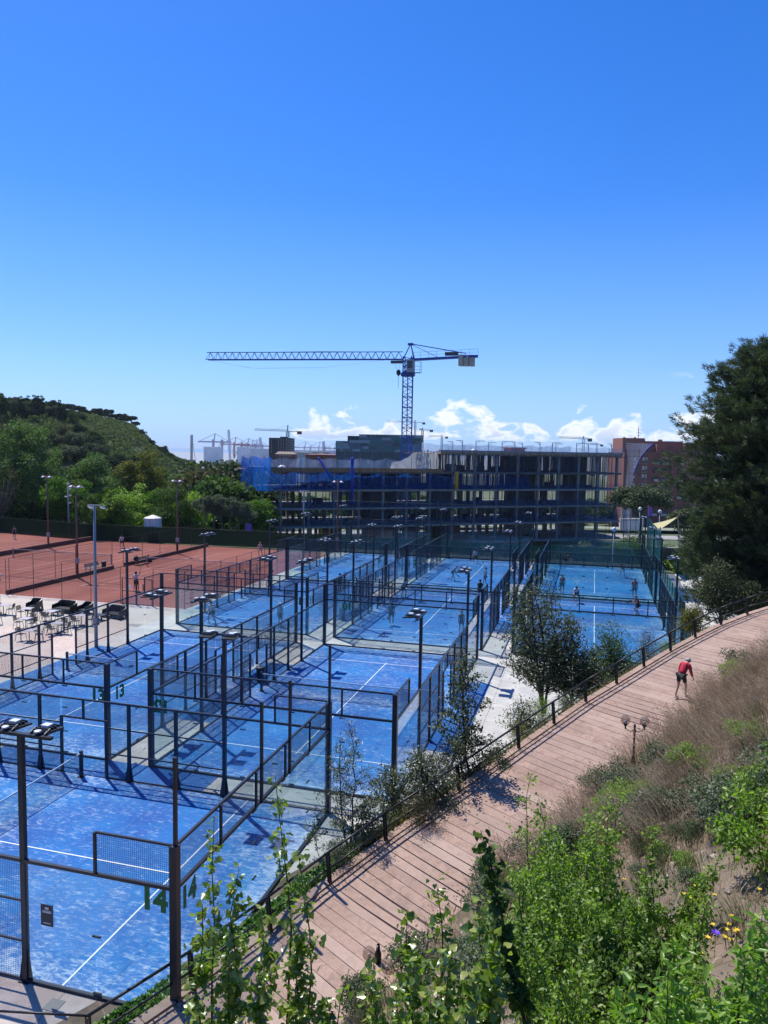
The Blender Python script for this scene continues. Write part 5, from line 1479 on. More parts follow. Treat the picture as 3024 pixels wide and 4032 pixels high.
def big_crane():
    c = LD(3.9, 138.); r = root('tower_crane', (c[0], c[1], -3.6), 0, 'large blue tower crane rising out of the unfinished building', 'crane')
    zb = 3.6; X = lambda lat, D, z: LD(lat, D, z) - np.array([c[0], c[1], 0.])
    mast = MB(); h = 26.1 + zb; lattice(mast, (0, 0, 0), (0, 0, h), 1.75, 16, .17, .09); mast.bar((0, .88, 0), (0, .88, h), .12).bar((0, -.88, 0), (0, -.88, h), .12); mast.build('mast', cranem, r).rotation_euler = (0, 0, .28)
    MB().lathe([(1.2, 0), (1.35, .25), (1.35, .5), (1.0, .8)], 16, (0, 0, h)).build('slewing_ring', cranem, r, True)
    b = MB(); lattice(b, (0, 0, h + .7), (0, 0, 29.6 + zb), 1.5, 3, .16, .09); b.build('tower_top', cranem, r)
    cab = MB().box(.1, 1.4, -1.7, -.5, h + .6, h + 2.8); cab.build('cab', M('cab_grey', (.30, .31, .33), .4), r); MB().box(.3, 1.2, -1.73, -1.71, h + 1.3, h + 2.6).build('cab_window', M('cab_glass', (.03, .05, .08), .1), r)
    b = MB(); b.box(1.4, 2.6, -1.6, -.4, h + .5, h + .56)
    for z in (1.0, 1.6, 2.4): b.bar((1.4, -1.6, h + z), (2.6, -1.6, h + z), .05); b.bar((2.6, -1.6, h + z), (2.6, -.4, h + z), .05)
    for x, y in ((2.6, -1.6), (2.6, -.4), (1.5, -1.6)): b.bar((x, y, h + .5), (x, y, h + 2.4), .05)
    b.build('access_platform', cranem, r)
    z0 = 29.1
    jb = MB(); a = X(2.9, 137.9, z0 + 3.6); t = X(-33.7, 143.2, z0 + 3.55); lattice(jb, a, t, 1.35, 26, .13, .055, True); jb.build('jib', cranem, r)
    MB().tube([X(2.9, 137.9, z0 + 3.6 + 1.35), X(-12, 140, z0 + 3.6 + 1.42), X(-29, 142.5, z0 + 3.55 + 1.36)], .03, 5).build('jib_cable', propm, r)
    MB().tube([X(-33.5, 143.2, z0 + 3.5), X(-25, 142, z0 + 2.0), X(-12, 140, z0 + 2.1), X(0, 138.3, z0 + 3.5)], .018, 4).build('slack_cable', propm, r)
    cj = MB(); a = X(4.6, 137.8, z0 + 3.55); e = X(16.3, 136.3, z0 + 4.2); cj.bar(a, e, 1.1, .38); cj.build('counter_jib', cranem, r)
    rl = MB()
    for k in range(9):
        f = k / 8; q = a + (e - a) * f + np.array([0, 0, .1]); rl.bar(q, q + np.array([0, 0, 1.2]), .045)
    rl.bar(a + np.array([0, 0, 1.3]), e + np.array([0, 0, 1.3]), .045).bar(a + np.array([0, 0, .75]), e + np.array([0, 0, .75]), .035); rl.build('counter_jib_railing', M('galvanised', (.35, .38, .42), .5, .5), r)
    ap = X(4.3, 137.9, 31.9 + 3.6 - 3.6 + 3.6); ap[2] = 31.9 + 3.6
    b = MB(); b.bar(ap, X(14.2, 136.6, z0 + 4.3) + np.array([0, 0, .4]), .22, .14); b.bar(ap + np.array([.25, 0, -.15]), X(9.4, 137.2, z0 + 3.9), .08); b.build('tie_bar', cranem, r)
    b = MB()
    for s in (-.6, .6): b.bar(X(3.0 , 138 + s, z0 + 3.7), ap, .13); b.bar(X(5.0, 138 + s, z0 + 3.7), ap, .13)
    b.box(ap[0] - .45, ap[0] + .45, ap[1] - .4, ap[1] + .4, ap[2] - .25, ap[2] + .1); b.build('apex', cranem, r)
    cb = M('counterweight_concrete', (.52, .46, .37), .85, c2=(.42, .37, .30), scale=1.5)
    for k in range(3):
        q = X(13.4 + k * .95, 136.8, z0 + 2.2); MB().box(q[0] - .42, q[0] + .42, q[1] - .8, q[1] + .8, q[2] + .3, q[2] + 2.2).build('counterweight', cb, r)
    q = X(11.8, 136.9, z0 + 4.2); MB().box(q[0] - 1.3, q[0] + 1.0, q[1] - .5, q[1] + .5, q[2] + .15, q[2] + .7).build('winch', M('winch_dark', (.05, .05, .06), .5), r)
    q = X(1.9, 138.4, z0 + 3.3); MB().box(q[0] - 1.1, q[0] + 1.1, q[1] - .4, q[1] + .4, q[2] - .35, q[2] + .1).build('trolley', propm, r)
    b = MB(); hk = X(2.2, 138.4, 26.8 + 3.6); b.bar(q + np.array([-.6, 0, -.3]), hk + np.array([-.1, 0, .4]), .03).bar(q + np.array([.6, 0, -.3]), hk + np.array([.1, 0, .4]), .03); b.build('hoist_rope', propm, r)
    hkm = MB().lathe([(.12, -.6), (.38, -.25), (.42, .2), (.2, .5)], 10, tuple(hk)); hkm.bar(hk + np.array([0, 0, -.5]), hk + np.array([0, 0, -2.8]), .05); hkm.build('hook_block', M('hook_dark', (.02, .02, .025), .5), r, True)


big_crane()


def far_crane(name, px, pyj, D, jl, jr, h_top, m, label, lean=0., zbase=None):
    t = at(px, pyj, D); zb = -12. if zbase is None else zbase; r = root(name, (t[0], t[1], zb), 0, label, 'crane')
    H = t[2] - zb; s = D / FOC; w = max(1.3, 5.5 * s)
    b = MB(); lattice(b, (0, 0, 0), (0, 0, H), w, max(6, int(H / w / 1.6)), w * .16, w * .09); b.build('mast', m, r)
    v = RH; b = MB(); lattice(b, v * (-jl) + np.array([0, 0, H + lean * jl]), np.array([0, 0, H]), w * .7, max(8, int(jl / w)), w * .11, w * .06, True); b.build('jib', m, r)
    b = MB(); b.bar((0, 0, H), v * jr + np.array([0, 0, H - lean * jr * .2]), w * .5, w * .25); b.build('counter_jib', m, r)
    q = v * jr + np.array([0, 0, H]); MB().box(q[0] - w * .9, q[0] + w * .9, q[1] - w * .5, q[1] + w * .5, q[2] - w * 1.1, q[2] + w * .2).build('counterweight', M('far_weight', (.20, .14, .12), .8), r)
    b = MB(); b.tube([(0, 0, H), (0, 0, H + h_top)], w * .25, 5); b.bar((0, 0, H + h_top), v * jr * .85 + np.array([0, 0, H]), w * .06).bar((0, 0, H + h_top), -v * jl * .55 + np.array([0, 0, H + lean * jl * .55]), w * .06); b.build('apex', m, r)
    return r


cg = M('crane_grey', (.12, .14, .17), .6, .3); cw = M('crane_pale', (.30, .33, .37), .6, .2); co = M('crane_orange', (.50, .20, .12), .6)
far_crane('tower_crane', 1133, 1699, 420, 18.4, 6.5, 3.4, cg, 'grey tower crane rising behind the dark office block', .02)
far_crane('tower_crane', 1635, 1664, 620, 23, 7, 2.0, cw, 'pale tower crane just right of the big blue mast', .01)
far_crane('tower_crane', 1664, 1693, 560, 2.5, 6.5, 1.6, co, 'small orange tower crane with its jib turned to the right')
far_crane('tower_crane', 1740, 1720, 640, 11, 4, 1.8, cw, 'low pale tower crane right of the orange one', .02)
far_crane('tower_crane', 2298, 1728, 420, 13.5, 3.5, 1.4, cw, 'pale tower crane behind the right part of the unfinished roof', .01)
far_crane('tower_crane', 2350, 1751, 620, 6, 4, 1.6, cg, 'tiny grey tower crane near the pink apartment block')

# ------------------------------------------------------------------ distant buildings


def pbox(r, name, m, la, lb, D0, D1, z0, z1):
    """Box aligned with the line of sight frame, in the thing's own coordinates."""
    P = [LD(la, D0), LD(lb, D0), LD(lb, D1), LD(la, D1)]; o = r.location
    return MB().prism([(p[0] - o.x, p[1] - o.y) for p in P], z0 - o.z, z1 - o.z).build(name, m, r)


def zpx(py, D, px=1512): return float(at(px, py, D)[2])


def lat(px, D): return (px - 1512) / FOC * D


def teal_block():
    D = 330.; c = LD(lat(1440, D), D, -12); r = root('office_building', tuple(c), 0, 'long office block clad in teal and grey glass panels', 'building')
    ms = [M('panel_teal', (.03, .13, .14), .3, c2=(.04, .17, .17), scale=.3), M('panel_slate', (.09, .13, .19), .35), M('panel_pale', (.26, .32, .38), .4), M('panel_dark', (.035, .07, .10), .3)]
    Z = lambda py: zpx(py, D, 1440)
    body = pbox(r, 'wall', ms[3], lat(1318, D), lat(1655, D), D + .5, D + 26, -12, Z(1738)); pbox(r, 'upper_storey', ms[2], lat(1409, D), lat(1660, D), D + .8, D + 20, Z(1738), Z(1711)); pbox(r, 'plant_room', M('plant_dark', (.03, .03, .045), .7), lat(1364, D), lat(1409, D), D + 1, D + 10, Z(1738), Z(1717))
    rows = [(1711, 1722, 1409), (1722, 1733, 1409), (1733, 1745, 1370), (1745, 1757, 1322), (1757, 1768, 1322), (1768, 1779, 1320)]
    for (ya, yb, x0) in rows:
        x = x0
        while x < 1655:
            w = R.choice((14, 22, 30, 46)); m = R.choice((0, 1, 1, 2, 3, 0)) if x > 1400 else R.choice((2, 1, 2, 0)); xe = min(x + w, 1657)
            pbox(r, 'facade_panel', ms[m], lat(x + .6, D), lat(xe - .6, D), D, D + .45, Z(yb) + .04, Z(ya) - .04); x = xe
    for x in (1350, 1385, 1412, 1460, 1505, 1550, 1590, 1640): pbox(r, 'column', ms[1], lat(x, D), lat(x + 4, D), D + .1, D + .48, -12, Z(1779))
    pbox(r, 'terrace', ms[2], lat(1312, D), lat(1345, D), D - 1, D + .4, Z(1769), Z(1765)); pbox(r, 'terrace', ms[2], lat(1320, D), lat(1346, D), D - .6, D + .4, Z(1746), Z(1742))
    pbox(r, 'parapet', ms[2], lat(1407, D), lat(1658, D), D - .1, D + .4, Z(1711), Z(1710))


teal_block()


def dark_block():
    D = 480.; c = LD(lat(1100, D), D, -14); r = root('office_building', tuple(c), 0, 'dark square block with rows of small pale windows', 'building')
    Z = lambda py: zpx(py, D, 1100); dk = M('block_dark_brown', (.065, .05, .055), .7, c2=(.05, .045, .05), scale=.3); pbox(r, 'wall', dk, lat(1056, D), lat(1145, D), D, D + 16, -14, Z(1724)); pbox(r, 'roof_plant', dk, lat(1098, D), lat(1126, D), D + 2, D + 9, Z(1724), Z(1719))
    pbox(r, 'dark_panel', M('panel_navy', (.015, .02, .045), .4), lat(1070, D), lat(1088, D), D - .3, D - .02, Z(1762), Z(1726))
    wm = M('far_window_pale', (.42, .40, .40), .5)
    for i, x in enumerate((1065, 1093, 1102, 1112, 1122, 1138, 1142)):
        for j in range(6): pbox(r, 'window', wm, lat(x, D), lat(x + 2.6, D), D - .25, D - .02, Z(1733 + j * 9.2 + 3), Z(1733 + j * 9.2 - 2))
    D2 = 400.; c = LD(lat(1110, D2), D2, -14); r = root('low_house', tuple(c), 0, 'low brick house with a pitched brown roof before the dark block', 'building'); Z2 = lambda py: zpx(py, D2, 1110)
    bk = M('brick_red_far', (.26, .10, .07), .85); pbox(r, 'wall', bk, lat(1082, D2), lat(1158, D2), D2, D2 + 9, -14, Z2(1788)); 
    o = r.location; P = [LD(lat(1080, D2), D2 - .8, Z2(1788)), LD(lat(1160, D2), D2 - .8, Z2(1788)), LD(lat(1148, D2), D2 + 5, Z2(1778)), LD(lat(1088, D2), D2 + 5, Z2(1778)), LD(lat(1160, D2), D2 + 11, Z2(1788)), LD(lat(1080, D2), D2 + 11, Z2(1788))]
    MB().add([p - np.array(o) for p in P], [(0, 1, 2, 3), (3, 2, 4, 5), (0, 3, 5), (1, 4, 2), (0, 5, 4, 1)]).build('roof', M('roof_brown', (.22, .17, .13), .85), r)
    for k in range(6): pbox(r, 'window', wm, lat(1096 + k * 9, D2), lat(1101 + k * 9, D2), D2 - .15, D2 - .01, Z2(1797), Z2(1791))
    # roofs and sheds of the port district, each a building
    sp = [(1200, 1325, 1800, 1792, 380, (.30, .10, .08), 'long low shed with a red roof'), (1240, 1262, 1794, 1787, 430, (.35, .22, .16), 'small ochre house over the red roof'), (1165, 1215, 1795, 1782, 700, (.42, .42, .43), 'wide pale grey warehouse roof'), (1215, 1290, 1790, 1779, 900, (.36, .38, .42), 'long grey warehouse before the port'), (1150, 1240, 1782, 1774, 1500, (.50, .52, .55), 'white port shed under the quay cranes'), (1250, 1330, 1782, 1775, 1700, (.45, .47, .5), 'grey port shed beside the quay cranes'),
          (800, 860, 1768, 1761, 1300, (.60, .62, .65), 'white storage hall left of the harbour crane'), (930, 990, 1772, 1761, 1400, (.62, .64, .68), 'white storage hall with a pale roof'), (985, 1055, 1776, 1768, 1300, (.5, .52, .56), 'pale shed left of the dark block')]
    for (a, b_, y0, y1, D3, c3, lab) in sp:
        c = LD(lat((a + b_) / 2, D3), D3, -25); q = root('warehouse', tuple(c), 0, lab, 'building'); zz = zpx(y1, D3, (a + b_) / 2); m = M('shed_%d' % a, c3, .8, c2=tuple(x * .8 for x in c3), scale=.05)
        pbox(q, 'wall', m, lat(a, D3), lat(b_, D3), D3, D3 + 30, -25, zz); pbox(q, 'roof', M('shed_roof_%d' % a, tuple(min(.75, x * 1.25) for x in c3), .6), lat(a - 2, D3), lat(b_ + 2, D3), D3 - 1.5, D3 + 31, zz, zz + D3 * .0006)
    # skyline of far town along the horizon
    for i in range(46):
        px = 1750 + i * 15 if i > 12 else 1620 + i * 12; D3 = R.uniform(900, 1500); w = R.uniform(5, 13); c = LD(lat(px, D3), D3, -25); q = root('town_house', tuple(c), 0, R.choice(('pale', 'grey', 'ochre', 'whitish')) + ' far town block ' + R.choice(('with flat roof', 'with stepped roof', 'with small roof hut')) + ' over the unfinished roof', 'building', 'far town blocks along the horizon')
        zz = zpx(R.uniform(1768, 1777) + (px - 1512) * .015, D3, px); m = M('town_%d' % (i % 4), ((.42, .38, .33), (.34, .34, .36), (.50, .46, .40), (.28, .22, .20))[i % 4], .85)
        pbox(q, 'wall', m, lat(px - w / 2, D3), lat(px + w / 2, D3), D3, D3 + 14, -25, zz); pbox(q, 'roof_hut', m, lat(px - w / 5, D3), lat(px + w / 6, D3), D3 + 2, D3 + 8, zz, zz + .9)


dark_block()


def harbour():
    pu = M('quay_crane_mauve', (.34, .26, .36), .6); pw = M('quay_crane_white', (.50, .50, .58), .6); rd = M('quay_crane_red', (.42, .14, .13), .6)
    def sts(px, D, s, m, label, up=False, fl=1):
        g = LD(lat(px, D), D, -24); r = root('quay_crane', tuple(g), 0, label, 'crane', 'quay cranes of the port'); v = RH * fl; k = s * D / FOC
        b = MB()
        for x in (-9, 9):
            for y in (-5, 5): b.bar(v * x * k + FH * y * k, v * x * k + FH * y * k + np.array([0, 0, 38 * k]), 2.2 * k)
        for x in (-9, 9): b.bar(v * x * k - FH * 5 * k + np.array([0, 0, 14 * k]), v * x * k + FH * 5 * k + np.array([0, 0, 14 * k]), 1.6 * k)
        b.bar(-v * 9 * k + np.array([0, 0, 14 * k]), v * 9 * k + np.array([0, 0, 14 * k]), 1.6 * k).bar(-v * 9 * k + np.array([0, 0, 0]), v * 9 * k + np.array([0, 0, 36 * k]), 1.0 * k); b.build('portal', m, r)
        b = MB(); b.bar(-v * 40 * k + np.array([0, 0, 33 * k]), v * 28 * k + np.array([0, 0, 33 * k]), 4 * k, 3 * k); b.build('boom', m, r)
        b = MB(); b.bar(-v * 8 * k + np.array([0, 0, 33 * k]), -v * 5 * k + np.array([0, 0, 50 * k]), 1.6 * k).bar(-v * 5 * k + np.array([0, 0, 50 * k]), -v * 36 * k + np.array([0, 0, 35 * k]), .8 * k).bar(-v * 5 * k + np.array([0, 0, 50 * k]), v * 22 * k + np.array([0, 0, 35 * k]), .8 * k); b.build('a_frame', m, r)
        if up: b = MB(); b.bar(np.array([0, 0, 40 * k]), -v * 10 * k + np.array([0, 0, 75 * k]), 3 * k); b.build('raised_boom', m, r)
    for i, (px, s, m, lab) in enumerate(((855, 1.15, pu, 'red and mauve quay crane left of the harbour crane'), (935, 1.0, rd, 'reddish quay crane right of the harbour crane'), (985, .95, pu, 'first mauve quay crane of the row by the dark block'), (1002, .9, pw, 'second, whiter quay crane of the row'), (1018, .9, pu, 'third mauve quay crane of the row'), (1208, .85, pw, 'white quay crane right of the dark block'), (1225, .6, pu, 'small mauve quay crane beside the white one'), (1264, .85, pw, 'white quay crane left of the teal office block'), (1283, .6, pu, 'small mauve quay crane nearest the teal block'), (1325, .8, pw, 'quay crane peeping left of the teal block roof'))):
        sts(px, 2600, s * 1.65, m, lab)
    for px, pt, pb, D, lab, m, lean in ((752, 1712, 1768, 1500, 'slim grey harbour tower on the left skyline', cg, 3), (905, 1692, 1775, 1400, 'tall leaning harbour crane jib with red tip', pw, -5), (1030, 1722, 1775, 1500, 'slim leaning pale crane jib by the dark block', pw, -6), (1272, 1738, 1775, 1700, 'small harbour crane with tilted head between quay cranes', pu, 2)):
        g = LD(lat(px, D), D, -22); t = at(px + lean, pt, D); r = root('harbour_crane', tuple(g), 0, lab, 'crane'); b = MB(); lattice(b, (0, 0, 0), t - g, D * .0020, 12, D * .00045, D * .0003); b.build('jib', m, r)
        MB().box(-D * .004, D * .004, -D * .004, D * .004, 0, D * .006).build('base', m, r); b = MB(); b.bar(t - g, np.array([D * .006, 0, D * .004]), D * .0004); b.build('stay', m, r)


harbour()


def pink_flats():
    D = 205.; c = LD(lat(2600, D), D, -7); r = root('apartment_block', tuple(c), 0, 'pink brick apartment block with recessed balconies on the right', 'building')
    pk_ = M('pink_brick', (.27, .115, .09), .9, c2=(.21, .085, .07), scale=.6, world=True); pl = M('pink_brick_light', (.34, .14, .11), .9); wf = M('shutter_pale', (.50, .46, .44), .6); gl_ = M('window_dark', (.025, .03, .04), .25)
    Z = lambda py: zpx(py, D, 2600)
    x0, x1 = 2452, 2810
    pbox(r, 'wall', pk_, lat(x0, D), lat(x1, D), D, D + 15, -7, Z(1783)); 
    for a, b_, y, dd in ((2452, 2538, 1726, 2.0), (2538, 2600, 1737, 3), (2585, 2625, 1748, 1.5), (2604, 2700, 1736, 4), (2700, 2810, 1742, 3)): pbox(r, 'penthouse', pl, lat(a, D), lat(b_, D), D + dd, D + 11, Z(1783), Z(y))
    pbox(r, 'cornice', pk_, lat(x0 - 2, D), lat(x1, D), D - .4, D, Z(1790), Z(1780))
    fl = [1806, 1840, 1873, 1908, 1940, 1975, 2008]
    def win(x, w, y, h, parts=True):
        f = pbox(r, 'window', wf, lat(x, D), lat(x + w, D), D - .12, D - .005, Z(y + h / 2), Z(y - h / 2))
        g_ = pbox(r, 'pane', gl_, lat(x + 1, D), lat(x + w - 1, D), D - .16, D - .125, Z(y + h / 2 - 1), Z(y - h / 2 + h * R.choice((.35, .5, .6, .45)))); return f
    for j, y in enumerate(fl[:4]):
        if j in (0, 1, 2, 3):
            for x, w in ((2488, 8), (2523, 9), (2536, 6)): win(x, w, y + 9, 26)
    for j, y in enumerate(fl):
        for x, w in ((2570, 17), (2604, 22), (2664, 18)):
            if x > 2650 and j > 4: continue
            rec = pbox(r, 'balcony', gl_, lat(x, D), lat(x + w, D), D - .02, D - .001, Z(y + 22), Z(y + 0)); pbox(r, 'balustrade', pk_ if j % 2 else wf, lat(x - .5, D), lat(x + w + .5, D), D - .5, D - .3, Z(y + 23), Z(y + 14)); pbox(r, 'balcony_slab', pl, lat(x - 1, D), lat(x + w + 1, D), D - .6, D - .02, Z(y + 25), Z(y + 23))
        for x in (2562, 2590, 2632): pbox(r, 'window', gl_, lat(x, D), lat(x + 4, D), D - .1, D - .002, Z(y + 18), Z(y + 4))
    pbox(r, 'shop_front', M('shop_white', (.45, .42, .40), .7), lat(2450, D), lat(2478, D), D - .3, D - .01, Z(2040), Z(2005)); pbox(r, 'garage_door', gl_, lat(2478, D), lat(2560, D), D - .2, D - .01, Z(2042), Z(2012))
    for x, y in ((2473, 1722), (2516, 1721), (2545, 1729), (2553, 1729), (2614, 1729), (2622, 1729)): pbox(r, 'chimney', pk_, lat(x - 2.5, D), lat(x + 2.5, D), D + 5, D + 6, Z(1745), Z(y))
    b = MB(); q = LD(lat(2527, D), D + 5, 0) - np.array(r.location); zt = zpx(1676, D, 2527) + 7; b.bar((q[0], q[1], zt - 9), (q[0], q[1], zt), .14)
    for k in range(4): b.bar((q[0] - .5, q[1], zt - 1 - k * .8), (q[0] + .5, q[1], zt - 1 - k * .8), .08)
    b.build('antenna', cg, r)


pink_flats()


# ------------------------------------------------------------------ planting near the path
def stemmy(name, base, tip, n_side, leaf, lsize, nleaf, lm, label, cat='plant', group=None, sm=None, r0=.02, spread=.5, droop=0., side_from=.25, bend=.12, kind='heart', clus=.08, up=.5, subs=2, fol='foliage'):
    """Upright leafy shoot or sapling: leader from base to tip, side twigs, leaves along the twigs."""
    base = np.array(base, float); tip = np.array(tip, float); r = root(name, tuple(base), 0, label, cat, group)
    T = tip - base; H = np.linalg.norm(T); b = MB(); bd = np.array([R.uniform(-1, 1), R.uniform(-1, 1), 0]) * H * bend
    ts = np.linspace(0, 1, 9); C = [T * t + bd * math.sin(PI * t) + np.array([R.uniform(-1, 1), R.uniform(-1, 1), 0]) * H * .012 for t in ts]
    b.tube(C, [r0 * (1 - t * .82) for t in ts], 6)
    pts = []; axs = []
    def along(t):
        i = min(int(t * 8), 7); f = t * 8 - i; return C[i] * (1 - f) + C[i + 1] * f
    paths = [(lambda t: along(t), side_from, 1.0, H)]
    for k in range(n_side):
        t0 = side_from * .7 + (1 - side_from * .7) * (k + R.random()) / n_side * .97; p0 = along(t0); a = k * 2.4 + R.uniform(-.4, .4)
        L = spread * H * (1.12 - t0) * R.uniform(.5, 1.1); d = np.array([math.cos(a), math.sin(a), up * R.uniform(.6, 1.5)]); d /= np.linalg.norm(d)
        e = p0 + d * L + np.array([0, 0, -droop * L]); m = p0 + d * L * .55
        b.tube([p0, m, e], [r0 * .38 * (1.1 - t0), r0 * .25 * (1.1 - t0), r0 * .10], 4, False)
        paths.append((lambda t, p0=p0, m=m, e=e: (1 - t) ** 2 * p0 + 2 * t * (1 - t) * m + t * t * e, .2, 1., L))
        for q in range(subs):
            t1 = R.uniform(.3, .9); s0 = (1 - t1) ** 2 * p0 + 2 * t1 * (1 - t1) * m + t1 * t1 * e; a2 = a + R.uniform(-1.2, 1.2); L2 = L * .4 * R.uniform(.5, 1.2); e2 = s0 + np.array([math.cos(a2), math.sin(a2), R.uniform(-.1, .7)]) * L2
            b.tube([s0, e2], [r0 * .14, r0 * .06], 3, False); paths.append((lambda t, s0=s0, e2=e2: s0 + (e2 - s0) * t, .1, 1., L2))
    w = np.array([p[3] for p in paths]); w[0] *= .5; w = w / w.sum(); ch = G.choice(len(paths), nleaf, p=w)
    for c in ch:
        f, a0, a1, L = paths[c]; t = a0 + (a1 - a0) * (1 - (1 - R.random()) ** 1.0); pts.append(f(t))
    P = np.array(pts) + G.normal(size=(nleaf, 3)) * clus; A = unit(rdir(nleaf) + np.array([0, 0, -.15 if kind == 'heart' else .35])); U = unit(rdir(nleaf) * .7 + np.array([0, 0, .9]))
    V, F = leaves(P, A, U, lsize, kind, .4); 
    b.build('stem', sm or twig, r, True); link(fol, npmesh(fol, V, F, lm), r)
    return r


def pt(px, py, D): return at(px, py, D)


def onbank(px, py, lo=2., hi=60.):
    """Where the line of sight through a pixel meets path or bank."""
    d = ray(px, py); d = d / np.linalg.norm(d); t = lo
    while t < hi:
        p = CAM + d * t
        if p[2] < zbank(p[0], p[1]): return p
        t += .12 if t < 20 else .3
    return CAM + d * hi


def shoot(px, py, D, **k):
    t = pt(px, py, D); bx, by = t[0] + R.uniform(-.35, .35), t[1] + R.uniform(-.3, .3)
    return (bx, by, zbank(bx, by) - .05), t


# poplar shoots in the foreground, left group then right group
PG1 = [(1082, 3060, 10.6, 'tallest poplar shoot, standing alone before the nearest court'), (845, 3215, 10.2, 'poplar shoot with pale top beside the nearest court corner post'), (1175, 3350, 10.9, 'thin poplar shoot right of the tallest one'), (930, 3420, 10.0, 'leafy poplar shoot between the two left ones'),
       (785, 3560, 9.8, 'leaning poplar shoot just right of the dark corner post'), (1040, 3600, 10.2, 'dense poplar shoot low in the left group'), (1180, 3700, 10.4, 'poplar shoot hanging over the path, left group'), (900, 3720, 9.6, 'low poplar shoot under the corner of the nearest court'), (1270, 3930, 10.0, 'short poplar shoot at the bottom, right of the left group'), (1000, 3850, 9.4, 'poplar shoot at the bottom edge of the left group')]
for i, (px, py, D, lab) in enumerate(PG1):
    b0, t = shoot(px, py, D); H = t[2] - b0[2]
    tall = i in (0, 1, 2)
    stemmy('poplar_shoot', b0, t, 12 if tall else 15, 'heart', .085, 420 if tall else 900, LEAF['poplar'], lab, 'sapling', 'poplar shoots before the path', r0=.028, spread=.13 if tall else .2, side_from=.15, kind='heart', clus=.05, up=.9, bend=.03, subs=1)
PG2 = [(1720, 3480, 8.2, 'tallest poplar shoot of the right group'), (1590, 3590, 8.2, 'poplar shoot at the left of the right group'), (1880, 3560, 8.0, 'poplar shoot with two yellow leaves at its tip'), (1470, 3790, 8.4, 'poplar shoot in front of the globe lamp'), (1640, 3760, 7.9, 'leafy poplar shoot amid the right group'), (1780, 3720, 7.8, 'broad poplar shoot amid the right group'),
       (1940, 3700, 7.6, 'poplar shoot at the right of the right group'), (1360, 3820, 8.6, 'small poplar shoot standing apart on the path side'), (1560, 3900, 7.7, 'poplar shoot at the bottom below the globe lamp'), (1850, 3860, 7.4, 'poplar shoot at the bottom right of its group'), (1700, 3930, 7.2, 'lowest poplar shoot of the right group')]
for i, (px, py, D, lab) in enumerate(PG2):
    b0, t = shoot(px, py, D)
    stemmy('poplar_shoot', b0, t, 15, 'heart', .078, 460 if i not in (7,) else 160, LEAF['poplar'], lab, 'sapling', 'poplar shoots before the path', r0=.024, spread=.17, side_from=.2, kind='heart', clus=.06, up=.9, bend=.04, subs=2)

# bright bushes of the middle and right foreground
BG = [(2243, 3060, 11.5, 1.0, 'upright bright green bush rising over the path edge', .5), (2090, 3280, 11, .9, 'bright bush left of the upright one', .5), (2375, 3190, 11.2, 1.0, 'bright bush right of the upright one', .5), (2310, 3400, 10.6, 1., 'bright twiggy bush in the middle of the slope', .55), (2190, 3500, 9.6, 1., 'bright bush with grey twigs below the upright one', .5), (2490, 3500, 9.4, 1., 'bright loose bush left of the yellow flowers', .55),
      (2260, 3660, 8.4, .9, 'bright bush in the lower middle foreground', .5), (2640, 3330, 10.8, .9, 'light green sprig over the stony patch', .4), (2130, 3800, 7.2, .9, 'bright bush at the bottom, left of centre', .5), (2390, 3830, 6.9, .9, 'bright bush at the bottom, right of centre', .5), (2620, 3590, 8.6, .8, 'bright bush behind the yellow flowers', .45)]
for px, py, D, s, lab, sp in BG:
    t = pt(px, py, D); bx, by = t[0], t[1]; zb = zbank(bx, by); r = None; n = 5; H = t[2] - zb
    rr = root('leafy_bush', (bx, by, zb), 0, lab, 'bush', 'bright green bushes on the slope')
    for k in range(n):
        off = np.array([R.uniform(-.45, .45), R.uniform(-.45, .45), 0.]); top = np.array([bx, by, t[2]]) + off * 1.6 - np.array([0, 0, (0 if k == 0 else R.uniform(.1, .9))])
        q = stemmy('x', np.array([bx, by, zb - .05]) + off * .4, top, 11, 'oval', .062, 620, LEAF['bush'], None, None, None, r0=.018, spread=.26, side_from=.15, kind='oval', clus=.05, up=.7, bend=.06, subs=3, sm=barkg if k % 2 else twig)
        for c in list(q.children):
            o0 = Vector(q.location) - Vector(rr.location); c.parent = rr; c.location = o0
            c.name = 'stem' if c.name.startswith('stem') else 'foliage'
        bpy.data.objects.remove(q)
# big-leaved shoots at the lower right
LG = [(2480, 3790, 5.2, 'big leaved walnut shoot, left of the lower right group'), (2640, 3730, 5.0, 'big leaved walnut shoot in the middle of the lower right group'), (2800, 3800, 4.9, 'low big leaved walnut shoot by the blue flower'), (2930, 3640, 5.2, 'big leaved walnut shoot near the right edge'), (3000, 3560, 5.6, 'tallest big leaved shoot at the right edge'), (2560, 3930, 4.5, 'big leaved walnut shoot at the bottom edge'), (2860, 3960, 4.4, 'big leaved walnut shoot in the bottom right corner'), (2700, 3600, 6.6, 'small big leaved sprig among the yellow flowers')]
for px, py, D, lab in LG:
    t = pt(px, py + (90 if px < 2900 else 40), D); bx, by = t[0] + R.uniform(-.2, .2), t[1] + R.uniform(-.2, .2); zb = zbank(bx, by)
    stemmy('walnut_shoot', (bx, by, zb - .05), t, 22, 'lance', .09, 560, LEAF['bigleaf'], lab, 'sapling', 'big leaved shoots in the lower right', r0=.018, spread=.15, side_from=.25, kind='leaflet', clus=.05, up=.6, bend=.03, subs=1)
# dark climber on a dead stem
b0 = pt(2130, 3800, 8.8); zb = zbank(b0[0], b0[1]); t = pt(1900, 3270, 9.2)
stemmy('climbing_vine', (b0[0], b0[1], zb - .05), t, 10, 'heart', .10, 420, LEAF['mid'], 'dark broad leaved vine climbing a leaning stem, with a purple flower', 'vine', r0=.03, spread=.12, kind='heart', clus=.06, bend=.02, sm=twigd)

# saplings and trees on the planting bank between path and courts


